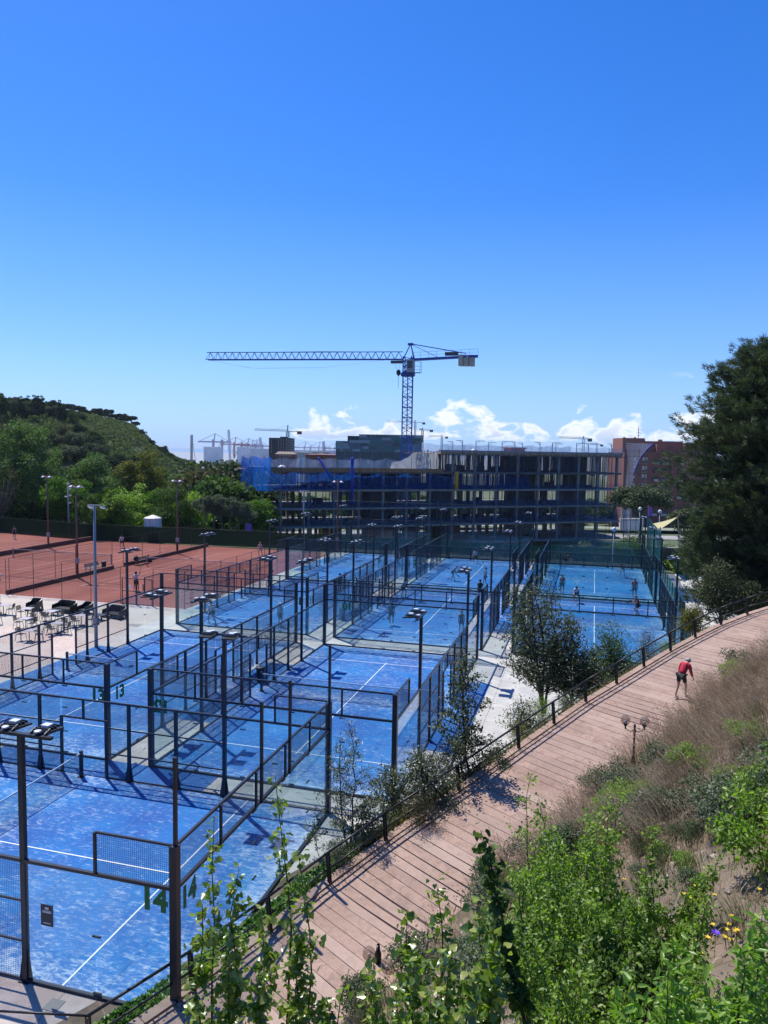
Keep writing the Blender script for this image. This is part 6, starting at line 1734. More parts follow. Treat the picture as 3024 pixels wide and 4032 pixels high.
def bank_sap(px_t, py_t, px_b, py_b, zb, name, label, n_side, nleaf, ls, lm, kind, spread, r0=.03, sm=None, cat='sapling', clus=.07, multi=1, up=.5, side_from=.2, subs=2):
    b0 = onz(px_b, py_b, zb); D = float((b0 - CAM) @ FH); t = at(px_t, py_t, D)
    if multi == 1: return stemmy(name, b0 - np.array([0, 0, .1]), t, n_side, kind, ls, nleaf, lm, label, cat, None, r0=r0, spread=spread, kind=kind, clus=clus, sm=sm or twigd, up=up, side_from=side_from, subs=subs)
    rr = root(name, tuple(b0), 0, label, cat)
    for k in range(multi):
        a = k * 2.4; w = .16 * (t[2] - b0[2]); off = np.array([math.cos(a), math.sin(a), 0]) * w * (k > 0)
        q = stemmy('x', b0 - np.array([0, 0, .1]), t + off - np.array([0, 0, R.uniform(0, .3) * (t[2] - b0[2]) * (k > 0)]), n_side, kind, ls, nleaf // multi, lm, None, None, None, r0=r0, spread=spread, kind=kind, clus=clus, sm=sm or twigd, up=up, side_from=side_from, subs=subs)
        for c in list(q.children):
            c.parent = rr; c.location = Vector(q.location) - Vector(rr.location); c.name = 'stem' if c.name.startswith('stem') else 'foliage'
        bpy.data.objects.remove(q)
    return rr


bank_sap(1375, 2840, 1370, 3335, .3, 'eucalyptus_sapling', 'grey green sapling before the far corner of the nearest court', 26, 3600, .10, LEAF['sapling'], 'lance', .36, .035, multi=2, clus=.06)
bank_sap(1260, 3180, 1255, 3360, .2, 'small_shrub', 'small dark shrub left of the grey green sapling', 12, 420, .08, LEAF['sapling'], 'oval', .5, .012, clus=.05)
bank_sap(1660, 2950, 1700, 3215, .5, 'dark_shrub', 'dark twiggy shrub spreading over the railing by the court corner', 26, 6500, .08, LEAF['sapling'], 'oval', .75, .035, multi=5, up=.25, clus=.10)
bank_sap(1540, 3020, 1560, 3240, .3, 'dark_shrub', 'low dark shrub against the right corner post of the court marked 12', 18, 3000, .08, LEAF['sapling'], 'oval', .7, .025, multi=3, up=.25, clus=.09)
bank_sap(1835, 2575, 1870, 3120, .9, 'cypress_sapling', 'thin dark cypress sapling with tufted branches leaning left', 34, 3300, .10, LEAF['cypress'], 'oval', .36, .05, clus=.10, up=.7, side_from=.25)
bank_sap(1960, 2900, 1975, 3060, 1.1, 'dark_shrub', 'dark shrub under the thin cypress sapling', 16, 1300, .07, LEAF['shrub'], 'oval', .7, .02, multi=3, up=.3)
bank_sap(2100, 2270, 2140, 2800, .6, 'cypress_tree', 'dark bushy cypress tree in front of the green tinted court', 40, 8200, .12, LEAF['cypress'], 'oval', .44, .07, multi=5, clus=.16, up=.55, side_from=.22, subs=3, cat='tree')
bank_sap(2240, 2420, 2260, 2790, .8, 'cypress_tree', 'smaller dark cypress just right of the bushy one', 30, 4600, .12, LEAF['cypress'], 'oval', .40, .05, multi=3, clus=.14, up=.5, cat='tree', subs=3)
bank_sap(2400, 2440, 2420, 2720, 1.4, 'green_bush', 'rounded leafy green bush behind the railing', 30, 7000, .09, LEAF['mid'], 'oval', .60, .03, multi=7, clus=.16, up=.3, cat='bush')
bank_sap(2310, 2560, 2330, 2790, 1.0, 'green_bush', 'dark mixed bush under the smaller cypress', 26, 5000, .09, LEAF['shrub'], 'oval', .65, .03, multi=6, clus=.15, up=.3, cat='bush')
bank_sap(2560, 2480, 2570, 2640, 2.0, 'green_bush', 'feathery grey green shrub beyond the rounded bush', 26, 2600, .08, LEAF['sapling'], 'lance', .6, .02, multi=5, clus=.10, up=.7, cat='bush')
bank_sap(2720, 2390, 2730, 2500, 2.8, 'yellow_bush', 'yellowish flowering bush below the dark shrub', 24, 4200, .08, LEAF['yellow'], 'oval', .6, .02, multi=6, clus=.14, up=.3, cat='bush')
bank_sap(2820, 2190, 2840, 2450, 2.6, 'dark_bush', 'large dark bush at the foot of the great pine', 34, 9000, .10, LEAF['cypress'], 'oval', .60, .04, multi=8, clus=.20, up=.35, cat='bush')
bank_sap(2960, 2290, 2960, 2400, 3.6, 'dark_bush', 'dark low bush right of the large one, by the railing', 30, 5500, .10, LEAF['cypress'], 'oval', .7, .03, multi=6, clus=.18, up=.3, cat='bush')
bank_sap(1800, 2860, 1830, 3110, .7, 'dark_shrub', 'bushy dark shrub between the two saplings by the railing', 22, 2400, .08, LEAF['cypress'], 'oval', .7, .025, multi=5, up=.35, clus=.11)
bank_sap(2060, 2760, 2080, 2930, .8, 'dark_shrub', 'loose dark shrub left of the bushy cypress foot', 20, 2800, .08, LEAF['shrub'], 'oval', .7, .025, multi=4, up=.35, clus=.12)
bank_sap(1440, 3150, 1455, 3330, .3, 'dark_shrub', 'loose shrub just right of the grey green sapling', 18, 1800, .08, LEAF['sapling'], 'oval', .7, .02, multi=4, up=.3, clus=.1)
for px, py, pb, zb, lab, k, w in ((1990, 3000, 3060, 1.3, 'low weedy bush by the third railing post', 'mid', .8), (2130, 2740, 2850, 1.3, 'green weedy bush on the bank behind the railing', 'bush', .8), (2040, 2830, 2930, 1.2, 'yellow tipped weed clump left of the weedy bush', 'yellow', .6), (2230, 2730, 2800, 1.8, 'dense green weeds along the kerb', 'mid', .9), (1330, 3290, 3420, .4, 'grey dry weeds by the nearest court corner', 'olive', .8), (1650, 3130, 3260, .9, 'reddish dry weeds behind the kerb', 'brown', .9), (2480, 2610, 2680, 2.3, 'grassy weeds right of the rounded bush', 'mid', .9), (2620, 2520, 2590, 2.8, 'pale weeds with white flowers behind the railing', 'bush', .8)):
    bank_sap(px, py, px + 5, pb, zb, 'weed_clump', lab, 20, 2400, .06, LEAF[k], 'lance', w, .01, multi=6, clus=.10, up=.5, cat='weeds')


def strip_cover():
    """Ivy and weeds matted over the planting bank."""
    n = 46000; s = G.uniform(22, 56, n); d = -.35 - G.beta(1.2, 1.6, n) * 1.5; P = []
    for a, b_ in zip(s, d):
        w = float(np.interp(a, [24, 30, 36, 42], [.5, .6, 1.3, 1.5])); dd = max(b_, -.3 - w); P.append(surf(a, dd))
    P = np.array(P); P[:, 2] += G.random(n) ** 2 * .36 + .02; A = unit(rdir(n) + np.array([0, 0, .3])); U = unit(rdir(n) * .6 + np.array([0, 0, 1]))
    iv = s < 33; 
    for m, mm, nm, lab, ls, kd in ((iv, 'ivy', 'ivy_cover', 'bright ivy spreading behind the kerb near the closest court', .075, 'heart'), (~iv, 'grass', 'weed_cover', 'grass and weeds growing between the kerb and the courts', .10, 'lance')):
        if nm == 'ivy_cover':
            V, F = leaves(P[m], A[m], U[m], ls, kd)
        else:
            V, F = leaves(P[m], unit(A[m] + np.array([0, 0, 1.2])), U[m], .16, kd)
        o = link(nm, npmesh(nm, V, F, LEAF[mm])); tag(o, lab, 'ground cover', kind='stuff')


strip_cover()


def grass_mass(name, label, P, hgt, m, lean, seed=True, wd=.0075):
    n = len(P); a = G.uniform(0, 6.28, n); h = hgt * G.uniform(.55, 1.15, n); ld = unit(np.stack([np.cos(a), np.sin(a), np.zeros(n)], 1) * .55 + np.array(lean)); side = np.stack([-ld[:, 1], ld[:, 0], np.zeros(n)], 1); side = unit(side + rdir(n) * .3)
    bend = G.uniform(.2, .8, n)
    def q(t): return P + np.array([0, 0, 1.]) * (h * t * (1 - .25 * bend * t))[:, None] + ld * (h * bend * t * t)[:, None]
    w = wd
    V = np.stack([q(0) - side * w, q(0) + side * w, q(.5) + side * w * .8, q(.5) - side * w * .8, q(.8) + side * w * .5, q(.8) - side * w * .5, q(1.0)], 1); k = 7
    F3 = np.array([(0, 1, 2), (0, 2, 3), (3, 2, 4), (3, 4, 5), (5, 4, 6)]); F = (F3[None] + (np.arange(n) * k)[:, None, None]).reshape(-1, 3)
    o = link(name, npmesh(name, V.reshape(-1, 3), F, m)); tag(o, label, 'grass', kind='stuff')
    if seed:
        sel = G.random(n) < .5; T = q(1.0)[sel]; dd = unit(q(1.0)[sel] - q(.8)[sel]); m2 = len(T); rep = 4
        PP_ = np.repeat(T, rep, 0) - np.repeat(dd, rep, 0) * G.uniform(0, .16, (m2 * rep, 1)); A = unit(np.repeat(dd, rep, 0) + rdir(m2 * rep) * .35)
        V, F = leaves(PP_, A, rdir(m2 * rep), .055, 'lance'); V = V; o2 = link('seed_heads', npmesh('seed_heads', V, F, LEAF['straw']), o)


def bank_points(n, s0, s1, d0, d1, clump=0, fn=None):
    s = G.uniform(s0, s1, n * 2); d = G.uniform(d0, d1, n * 2)
    if clump:
        cs = G.uniform(s0, s1, clump); cd_ = G.uniform(d0, d1, clump); k = G.integers(0, clump, n * 2); r_ = np.abs(G.normal(size=n * 2)) * .28; a = G.uniform(0, 6.28, n * 2); s = cs[k] + r_ * np.cos(a); d = cd_[k] + r_ * np.sin(a)
    ok = (d > PWID - .1)
    if fn is not None: ok &= fn(s, d)
    s, d = s[ok][:n], d[ok][:n]
    return np.array([surf(a, b_) for a, b_ in zip(s, d)])


LN = tuple(-RH * .9 + FH * .35)
grass_mass('dry_grass', 'tall dry tufted grass leaning over the right edge of the path', bank_points(34000, 33, 66, PWID - .1, 11.5, 800), 1.05, LEAF['straw'], LN)
grass_mass('green_grass', 'greener grass between the dry tufts on the slope', bank_points(12000, 26, 66, PWID - .1, 13.5, 420), .75, LEAF['grass'], LN, False)
grass_mass('red_grass', 'reddish brown grass on the upper right of the slope', bank_points(12000, 40, 68, 7.5, 17, 340), .9, LEAF['redgrass'], LN)
grass_mass('dry_litter', 'short dry grass and stalks over the stony soil', bank_points(34000, 16, 62, PWID, 15.), .30, LEAF['straw'], (0, 0, 0), False, .008)


def slope_shrubs():
    """Low leafy shrubs covering the slope: each one a plant of its own."""
    kinds = ['shrub', 'mid', 'olive', 'bush', 'shrub']
    nm = {'shrub': 'grey green', 'mid': 'dark green', 'olive': 'pale grey', 'bush': 'bright green'}
    pr = {}
    for k in set(kinds):
        for v in range(2):
            (V, F), C = crown_np(3000, .62, .42, .34, 26, .24, .058, 'oval', 0, -.4); b = MB()
            for c in C[:12]: b.tube([(0, 0, -.1), Vector(c) * .5 + Vector((0, 0, -.02)), c], [.014, .009, .004], 4, False)
            pr[(k, v)] = (npmesh('foliage', V, F, LEAF[k]), b.mesh('stems', twig))
    i = 0; used = set()
    for s in np.arange(15, 62, 1.05):
        for d in np.arange(PWID + .5, 15.5, 1.0):
            ss_, dd = s + R.uniform(-.5, .5), d + R.uniform(-.45, .45); p = surf(ss_, dd); v = p - CAM; D = v @ FH
            if D < 2.2: continue
            px = 1512 + FOC * (v @ RX) / (v @ FX); py = 2016 - FOC * (v @ UX) / (v @ FX)
            if not (1200 < px < 3250 and 2350 < py < 4500): continue
            if dd < PWID + 1.6 and px < 2350 and py > 3000 and R.random() < .75: continue
            dens = .62; up_ = py < 3050; bare = False
            if 2250 < px < 2750 and 3280 < py < 3760: dens = .7; bare = True     # stony patches stay bare
            if px > 2450 and 3000 < py < 3450: dens = .9
            if up_: dens = .12
            if R.random() > dens: continue
            if py < 3000 and R.random() < .5: continue
            k = R.choice(['bush', 'shrub', 'bush', 'olive', 'mid'] if py > 3350 or px < 2300 else ['bush', 'shrub', 'olive', 'shrub', 'bush']); me, st = pr[(k, R.randrange(2))]
            band = 'upper' if py < 3100 else 'middle' if py < 3550 else 'lower'; col_ = 'by the path edge' if dd < PWID + 2 else 'midway up the slope' if dd < PWID + 6 else 'high on the slope'
            lab = f'{nm[k]} low shrub {col_}, {band} slope, ' + ['beside the poplar shoots', 'below the upright bright bush', 'among the bright bushes', 'left of the stony patch', 'by the stony patch', 'near the yellow daisies', 'toward the right edge', 'at the right edge'][int(np.clip((px - 1500) / 200, 0, 7))]
            r = root('low_shrub', tuple(p), R.uniform(0, 6.28), lab, 'shrub', 'low shrubs covering the slope'); sc = R.uniform(.7, 1.35) * (.5 if bare else 1); r.scale = (sc, sc, sc * R.uniform(.8, 1.3)); link('foliage', me, r); link('stems', st, r); i += 1
    print('shrubs', i)


slope_shrubs()


def flowers():
    yf = M('petal_yellow', (.75, .50, .02), .6); vf = M('petal_violet', (.10, .02, .45), .6); pf = M('petal_pink', (.55, .18, .30), .6); wf = M('petal_white', (.75, .72, .74), .6)
    def fl(name, px, py, m, sz, label, grp, lift):
        p = onbank(px, py); v = unit((CAM - p)[None])[0]; p = p + v * lift; zb = zbank(p[0], p[1]); r = root(name, tuple(p), R.uniform(0, 6), label, 'flower', grp); n = 6
        A = np.array([(math.cos(t), math.sin(t), .35) for t in np.linspace(0, 6.28, n, endpoint=False)]); V, F = leaves(np.zeros((n, 3)), A, np.tile([0, 0, 1.], (n, 1)), sz, 'oval', .1); link('petals', npmesh('petals', V, F, m), r)
        MB().tube([(0, 0, 0), (.02, 0, -(p[2] - zb) * .5), (0, 0, -(p[2] - zb))], .004, 4).build('stem', LEAF['mid'], r)
    Y = [(2695, 3520), (2716, 3535), (2800, 3498), (2812, 3524), (2842, 3588), (2880, 3607), (2860, 3660), (2897, 3668), (2870, 3640), (2902, 3662), (2878, 3700), (2855, 3690), (2458, 3462), (2668, 3378), (2735, 3487), (2990, 3502), (2735, 3702), (2788, 3692), (2760, 3752), (2806, 3640), (2940, 3860), (2750, 3540), (2975, 3765)]
    for i, (x, y) in enumerate(Y): fl('yellow_flower', x, y, yf, .045, 'small yellow daisy on the lower right slope', 'yellow daisies on the slope', .5)
    fl('violet_flower', 2818, 3675, vf, .075, 'violet blue morning glory among the yellow daisies', None, .9); fl('violet_flower', 2078, 3512, vf, .07, 'purple flower on the dark climbing vine', None, 2.2)
    for i in range(26):
        x, y = R.uniform(2540, 2760), R.uniform(2800, 2960); fl('pink_flower', x, y, pf, .035, 'tiny pink flower beside the far globe lamp', 'pink flowers beside the globe lamp', .5)
    for i in range(14):
        x, y = R.uniform(2500, 3000), R.uniform(2700, 3300); fl('white_flower', x, y, wf, .035, 'tiny white flower in the grass of the slope', 'white flowers in the slope grass', .5)
    # stones in the bare patches
    st = M('pale_stone', (.45, .37, .31), .9, c2=(.32, .26, .21), scale=8)
    meshes = []
    for k in range(4):
        b = MB(); b.lathe([(.02, -.03), (.07, -.01), (.08, .02), (.05, .05), (.01, .06)], 7)
        b.V = [(x * R.uniform(.8, 1.3), y * R.uniform(.7, 1.2), z * R.uniform(.7, 1.2)) for x, y, z in b.V]; meshes.append(b)
    big = MB()
    for i in range(900):
        s_, d_ = R.uniform(15, 50), R.uniform(PWID, 14); p = surf(s_, d_); m_ = meshes[i % 4]; sc = R.uniform(.3, 1.1); o = len(big.V); a = R.uniform(0, 6); c, sn = math.cos(a), math.sin(a)
        big.add([(p[0] + sc * (x * c - y * sn), p[1] + sc * (x * sn + y * c), p[2] + sc * z) for x, y, z in m_.V], m_.F)
    o = big.build('loose_stones', st); tag(o, 'pale loose stones scattered on the bare soil of the slope', 'stones', kind='stuff')


flowers()


# ------------------------------------------------------------------ people


def skin_mesh(name, J, E_, rad, m, parent, sub=1, rootj='pelvis'):
    ks = [k for k in J if k in rad]; ix = {k: i for i, k in enumerate(ks)}
    me = bpy.data.meshes.new(name); me.from_pydata([tuple(J[k]) for k in ks], [(ix[a], ix[b]) for a, b in E_ if a in ix and b in ix], []); me.materials.append(m)
    o = link(name, me, parent); md = o.modifiers.new('skin', 'SKIN'); md.use_smooth_shade = True
    for k in ks:
        sv = me.skin_vertices[0].data[ix[k]]; r_ = rad[k]; sv.radius = r_ if isinstance(r_, tuple) else (r_, r_); sv.use_root = (k == rootj)
    sb = o.modifiers.new('sub', 'SUBSURF'); sb.levels = sub; sb.render_levels = sub
    return o


SKINT = M('skin', (.42, .23, .16), .55)
SHOE = M('shoe_pale', (.55, .56, .60), .6)


def person(x, y, z, face, label, shirt, shorts, hair, pose='stand', h=1.75, racket=None, cap=None, sleeves=True, rl=None, dark=False):
    """face: bearing in degrees clockwise from +Y that the person looks towards."""
    s = h / 1.75; r = root('person', (x, y, z), -math.radians(face), label, 'person')
    lean = {'stand': 2, 'ready': 22, 'walk': 34, 'bend': 48, 'serve': -4, 'sit': 12}[pose]; kn = {'stand': .02, 'ready': .16, 'walk': .0, 'bend': .12, 'serve': .03, 'sit': 0}[pose]
    J = {}; P = Vector((0, 0, .95 - kn * .55)); 
    if pose == 'sit': P = Vector((0, 0, .55))
    rot = Matrix.Rotation(-math.radians(lean), 3, 'X'); U = lambda a, b, c: P + rot @ Vector((a, b, c))
    J['pelvis'] = P; J['waist'] = U(0, 0, .14); J['chest'] = U(0, .0, .36); J['neckb'] = U(0, -.01, .50)
    hl = {'walk': 22, 'bend': -10, 'ready': -10}.get(pose, 0); rot2 = Matrix.Rotation(-math.radians(lean + hl), 3, 'X'); nb = J['neckb']
    J['neck'] = nb + rot2 @ Vector((0, .01, .07)); J['head'] = nb + rot2 @ Vector((0, .02, .16)); J['crown'] = nb + rot2 @ Vector((0, .01, .25)); J['nose'] = nb + rot2 @ Vector((0, .125, .15))
    arms = {'stand': ((.04, .02, -.28), (.02, .06, -.25)), 'ready': ((.06, .10, -.25), (-.08, .24, -.04)), 'walk': ((.06, -.06, -.27), (.0, .10, -.24)), 'bend': ((.03, .14, -.24), (-.04, .22, -.14)), 'serve': ((.12, .08, -.22), (-.02, .16, .16)), 'sit': ((.05, .10, -.24), (-.06, .22, -.08))}[pose]
    for sd_, sg in (('l', -1), ('r', 1)):
        J['sh' + sd_] = U(sg * .18, 0, .44); ua, fa = arms
        if pose == 'walk': ua = (.05, .05 * sg, -.28); fa = (.0, .10 + .05 * sg, -.24)
        if pose == 'serve' and sg > 0: ua, fa = (.14, .02, .20), (.02, .04, .25)
        J['el' + sd_] = J['sh' + sd_] + Vector((sg * ua[0], ua[1], ua[2])); J['wr' + sd_] = J['el' + sd_] + Vector((sg * fa[0], fa[1], fa[2])); d = (J['wr' + sd_] - J['el' + sd_]).normalized(); J['ha' + sd_] = J['wr' + sd_] + d * .06
        J['hip' + sd_] = P + Vector((sg * .10, 0, -.06))
        st = {'stand': .0, 'ready': .0, 'walk': .22, 'bend': .05, 'serve': .12, 'sit': 0}[pose] * sg; wdt = {'stand': .11, 'ready': .26, 'walk': .09, 'bend': .24, 'serve': .16, 'sit': .14}[pose]
        if pose == 'sit': J['kn' + sd_] = Vector((sg * .14, .42, .52)); J['an' + sd_] = Vector((sg * .14, .45, .09))
        else: J['an' + sd_] = Vector((sg * wdt, st, .09)); J['kn' + sd_] = (J['hip' + sd_] + J['an' + sd_]) / 2 + Vector((sg * .02, .05 + kn * 1.1 + (.05 if st < 0 and pose == 'walk' else 0), 0))
        J['to' + sd_] = J['an' + sd_] + Vector((sg * .02, .15, -.05)); J['sl' + sd_] = J['sh' + sd_].lerp(J['el' + sd_], .72 if sleeves is not True else .62 if sleeves else .3); J['lg' + sd_] = J['hip' + sd_].lerp(J['kn' + sd_], .72)
        if sleeves == 'long': J['sl' + sd_] = J['el' + sd_].lerp(J['wr' + sd_], .8)
    for k in J: J[k] = J[k] * s
    E_ = [('pelvis', 'waist'), ('waist', 'chest'), ('chest', 'neckb'), ('neckb', 'neck'), ('neck', 'head'), ('head', 'crown'), ('head', 'nose')]
    for q in 'lr': E_ += [('neckb', 'sh' + q), ('sh' + q, 'el' + q), ('el' + q, 'wr' + q), ('wr' + q, 'ha' + q), ('pelvis', 'hip' + q), ('hip' + q, 'kn' + q), ('kn' + q, 'an' + q), ('an' + q, 'to' + q)]
    rd = dict(pelvis=(.135, .11), waist=(.12, .10), chest=(.14, .11), neckb=.075, neck=.052, head=(.078, .092), crown=.055, nose=.02)
    for q in 'lr': rd.update({'sh' + q: .062, 'el' + q: .042, 'wr' + q: .028, 'ha' + q: .03, 'hip' + q: .085, 'kn' + q: .056, 'an' + q: .040, 'to' + q: .036})
    rd = {k: (tuple(a * s for a in v) if isinstance(v, tuple) else v * s) for k, v in rd.items()}
    skin_mesh('body', J, E_, rd, SKINT, r)
    f = 1.24; sr = {k: tuple(a * f + .012 for a in (v if isinstance(v, tuple) else (v, v))) for k, v in rd.items() if k in ('pelvis', 'waist', 'chest', 'shl', 'shr')}; sr['neckb'] = (.075 * s,) * 2
    SE = [('pelvis', 'waist'), ('waist', 'chest'), ('chest', 'neckb')]
    if sleeves:
        for q in 'lr':
            sr['sl' + q] = (.058 * s,) * 2; SE += [('neckb', 'sh' + q)]
            if sleeves == 'long': sr['el' + q] = (.056 * s,) * 2; SE += [('sh' + q, 'el' + q), ('el' + q, 'sl' + q)]
            else: SE += [('sh' + q, 'sl' + q)]
    else: sr.pop('shl', 0); sr.pop('shr', 0)
    sm = M('cloth_%.2f_%.2f_%.2f' % shirt, shirt, .8, c2=tuple(c * .8 for c in shirt), scale=12, bump=.2); pm = M('cloth_%.2f_%.2f_%.2f' % shorts, shorts, .8, c2=tuple(c * .8 for c in shorts), scale=12)
    skin_mesh('shirt', J, SE, sr, sm, r)
    pr = {'pelvis': (.158 * s, .135 * s), 'hipl': (.105 * s,) * 2, 'hipr': (.105 * s,) * 2, 'lgl': (.088 * s,) * 2, 'lgr': (.088 * s,) * 2}
    skin_mesh('shorts', J, [('pelvis', 'hipl'), ('pelvis', 'hipr'), ('hipl', 'lgl'), ('hipr', 'lgr')], pr, pm, r)
    for q in 'lr':
        b = MB(); a = J['an' + q]; t = J['to' + q]; b.tube([a + Vector((0, -.05, -.04)) * s, a + Vector((0, .02, -.045)) * s, t + Vector((0, 0, .0)), t + Vector((0, .045, -.005)) * s], [.04 * s, .05 * s, .046 * s, .025 * s], 8); b.build('shoe', SHOE if not dark else blackp, r, True)
        b = MB(); hd = (J['ha' + q] - J['wr' + q]).normalized(); o_ = J['ha' + q]; sdv = hd.cross(Vector((0, 1, 0))).normalized() if abs(hd.y) < .9 else Vector((1, 0, 0)); fw = hd.cross(sdv)
        for i_, ln_ in enumerate((.070, .080, .075, .060)): p0 = o_ + hd * .02 * s + fw * (i_ - 1.5) * .019 * s; b.tube([p0, p0 + hd * ln_ * .5 * s, p0 + (hd * ln_ * .9 + sdv * (.02 if q == 'l' else -.02)) * s], [.0095 * s, .009 * s, .007 * s], 5)
        p0 = o_ + fw * .03 * s; b.tube([p0, p0 + (hd * .03 + fw * .03) * s, p0 + (hd * .055 + fw * .035) * s], [.012 * s, .011 * s, .008 * s], 5); b.build('hand', SKINT, r, True)
    hm = M('hair_%.2f' % hair[0], hair, .8); c = J['head'].lerp(J['crown'], .45); bk = (J['neck'] - J['nose']); bk.z = 0; bk = bk.normalized() if bk.length > 1e-4 else Vector((0, -1, 0)); up = (J['crown'] - J['head']).normalized()
    b = MB(); n = 12
    for lvl in range(1): b.lathe([(.108, -.055), (.112, -.02), (.105, .03), (.08, .075), (.04, .1), (.005, .106)], n)
    q = Vector((0, 0, 1)).rotation_difference((up + bk * .35).normalized()); b.V = [tuple(q @ (Vector(v) * s) + c + bk * .012 * s) for v in b.V]; b.build('cap' if cap else 'hair', M('cap_' + str(cap), cap, .8) if cap else hm, r, True)
    if racket:
        hw = J['har']; dr = (J['har'] - J['wrr']).normalized(); dr = (dr + Vector((.2, .5, .15))).normalized(); R_ = root('padel_racket' if racket != 'tennis' else 'tennis_racket', (0, 0, 0), 0, rl, 'racket')
        b = MB(); b.tube([hw - dr * .05, hw + dr * .14], .016, 8); n_ = 16; cc = hw + dr * .29; sdv = dr.cross(Vector((0, 0, 1))).normalized() if abs(dr.z) < .95 else Vector((1, 0, 0)); nn = dr.cross(sdv)
        for kk in (-1, 1): b.V += []
        ring = [cc + dr * .15 * math.cos(t) + sdv * .12 * math.sin(t) for t in np.linspace(0, 2 * PI, n_, endpoint=False)]
        if racket == 'tennis':
            b.tube(ring + [ring[0]], .012, 5); hd = MB()
            for w in np.linspace(-.1, .1, 9): hd.bar(cc + sdv * w - dr * .12, cc + sdv * w + dr * .12, .004); hd.bar(cc + dr * w * 1.2 - sdv * .1, cc + dr * w * 1.2 + sdv * .1, .004)
            m_ = M('racket_yellow', (.55, .55, .05), .5)
        else:
            hd = MB(); v = [p + nn * .018 for p in ring] + [p - nn * .018 for p in ring]; hd.add(v, [tuple(range(n_)), tuple(range(n_, 2 * n_))[::-1]] + [(i_, (i_ + 1) % n_, (i_ + 1) % n_ + n_, i_ + n_) for i_ in range(n_)]); m_ = M('racket_dark', (.03, .03, .035), .4)
        R_.location = r.location; R_.rotation_euler = r.rotation_euler
        b.build('grip', bind, R_, True); hd.build('head', m_, R_)
    return r


RED = (.55, .02, .045); BK = (.012, .012, .015); WH = (.62, .62, .66); NV = (.02, .03, .07); GR = (.06, .14, .16); PK = (.55, .28, .30)
DK = (.02, .015, .012)
m_ = onz(2675, 2740, 3.02)
person(20.25, 6.1, pl_at(sd(20.25, 6.1)[0])[0][2] + .015, 38, 'elderly stooped walker in red sweatshirt and black shorts going up the path', RED, BK, (.36, .35, .33), 'walk', 1.74, sleeves='long', cap=None)
PPL = [
    (-9.8, 23.1, 175, 'player in white shirt at the near left of the second row court by the clay', WH, BK, DK, 'ready', 1.78, 'padel', None, True),
    (-4.7, 23.6, 10, 'player in pale shirt and dark skirt seen from behind through glass, second row', (.30, .34, .38), NV, (.35, .25, .15), 'stand', 1.75, None, (.7, .7, .7), True),
    (2.7, 26.8, 150, 'player in teal shirt holding a racket in the middle second row court', GR, NV, DK, 'stand', 1.76, 'padel', None, True),
    (8.0, 26.0, -5, 'woman in black dress with tied hair near the back glass', BK, NV, (.25, .14, .08), 'stand', 1.68, None, None, False),
    (.9, 37.4, 120, 'player in white shirt and black trousers waiting by the side mesh', WH, BK, DK, 'ready', 1.74, 'padel', None, True),
    (7.5, 38.2, 20, 'man all in black standing at the far end of the middle court', BK, BK, DK, 'stand', 1.84, 'padel', None, True),
    (3.5, 47.1, 100, 'woman in white top and dark skirt striding in the far middle court', (.35, .36, .40), NV, (.2, .12, .07), 'walk', 1.7, 'padel', None, False),
    (6.95, 45.5, 250, 'player in blue grey shirt swinging in the far middle court', (.10, .16, .24), NV, DK, 'serve', 1.78, 'padel', None, True),
    (3.9, 59.6, 190, 'player in white shirt at the back of the far middle court', WH, BK, DK, 'ready', 1.76, 'padel', None, True),
    (13.8, 61.2, 120, 'player in black bending at the far left of the far green court', BK, BK, DK, 'bend', 1.75, None, None, True),
    (19.8, 55.8, 200, 'player in dark shirt crouching at the far right of the far green court', (.03, .035, .04), (.35, .35, .38), DK, 'bend', 1.8, 'padel', None, True),
    (14.15, 44.0, 10, 'man in coral shirt near the wall between the green courts, left', (.50, .12, .09), NV, (.15, .1, .07), 'stand', 1.78, None, None, True),
    (15.5, 40.3, 180, 'player in white shirt and dark cap stooping at the back of the nearer green court', WH, BK, DK, 'bend', 1.76, 'padel', (.02, .02, .03), True),
    (20.4, 43.9, 5, 'broad man in red shirt on the right between the green courts', (.50, .03, .06), NV, (.25, .18, .12), 'stand', 1.84, None, None, True),
    (20.35, 36.9, 250, 'woman in red top running right in the nearer green court', (.55, .04, .04), BK, (.15, .07, .04), 'ready', 1.7, 'padel', None, True),
    (10.9, 52.6, 90, 'player in pale blue shirt standing by the bench between far courts', (.15, .30, .42), BK, DK, 'stand', 1.76, None, None, True),
    (11.35, 54.2, 270, 'shirtless looking player sitting beyond the one in pale blue', (.42, .25, .18), BK, DK, 'sit', 1.74, None, None, True),
    (-4.9, 37.4, 200, 'player in dark green shirt by the far wall of the left second row court', (.02, .07, .06), BK, DK, 'stand', 1.76, None, None, True),
    (-12.2, 38.2, 60, 'person in pink walking along the pavement beside the clay', (.55, .12, .20), PK, (.3, .2, .1), 'walk', 1.65, None, None, True),
    (-4.3, 55.5, 200, 'tiny purple clad player in the far court beside the clay', (.12, .06, .20), NV, DK, 'ready', 1.72, None, None, True),
    (-58.0, 57.9, 170, 'distant tennis player in dark clothes at the far left back line', (.04, .03, .04), BK, DK, 'stand', 1.75, None, None, False),
    (-39.8, 55.6, 165, 'tennis player in white shirt holding a yellow racket before the green screen', WH, BK, DK, 'ready', 1.8, 'tennis', None, True),
    (-21.8, 31.6, 340, 'tennis player in white shirt serving near the gate', (.62, .52, .56), BK, DK, 'serve', 1.8, 'tennis', None, True),
    (-21.3, 56.2, 180, 'tennis player in pink shirt near the back of the clay', (.60, .35, .38), PK, (.3, .2, .12), 'ready', 1.76, None, None, True),
]
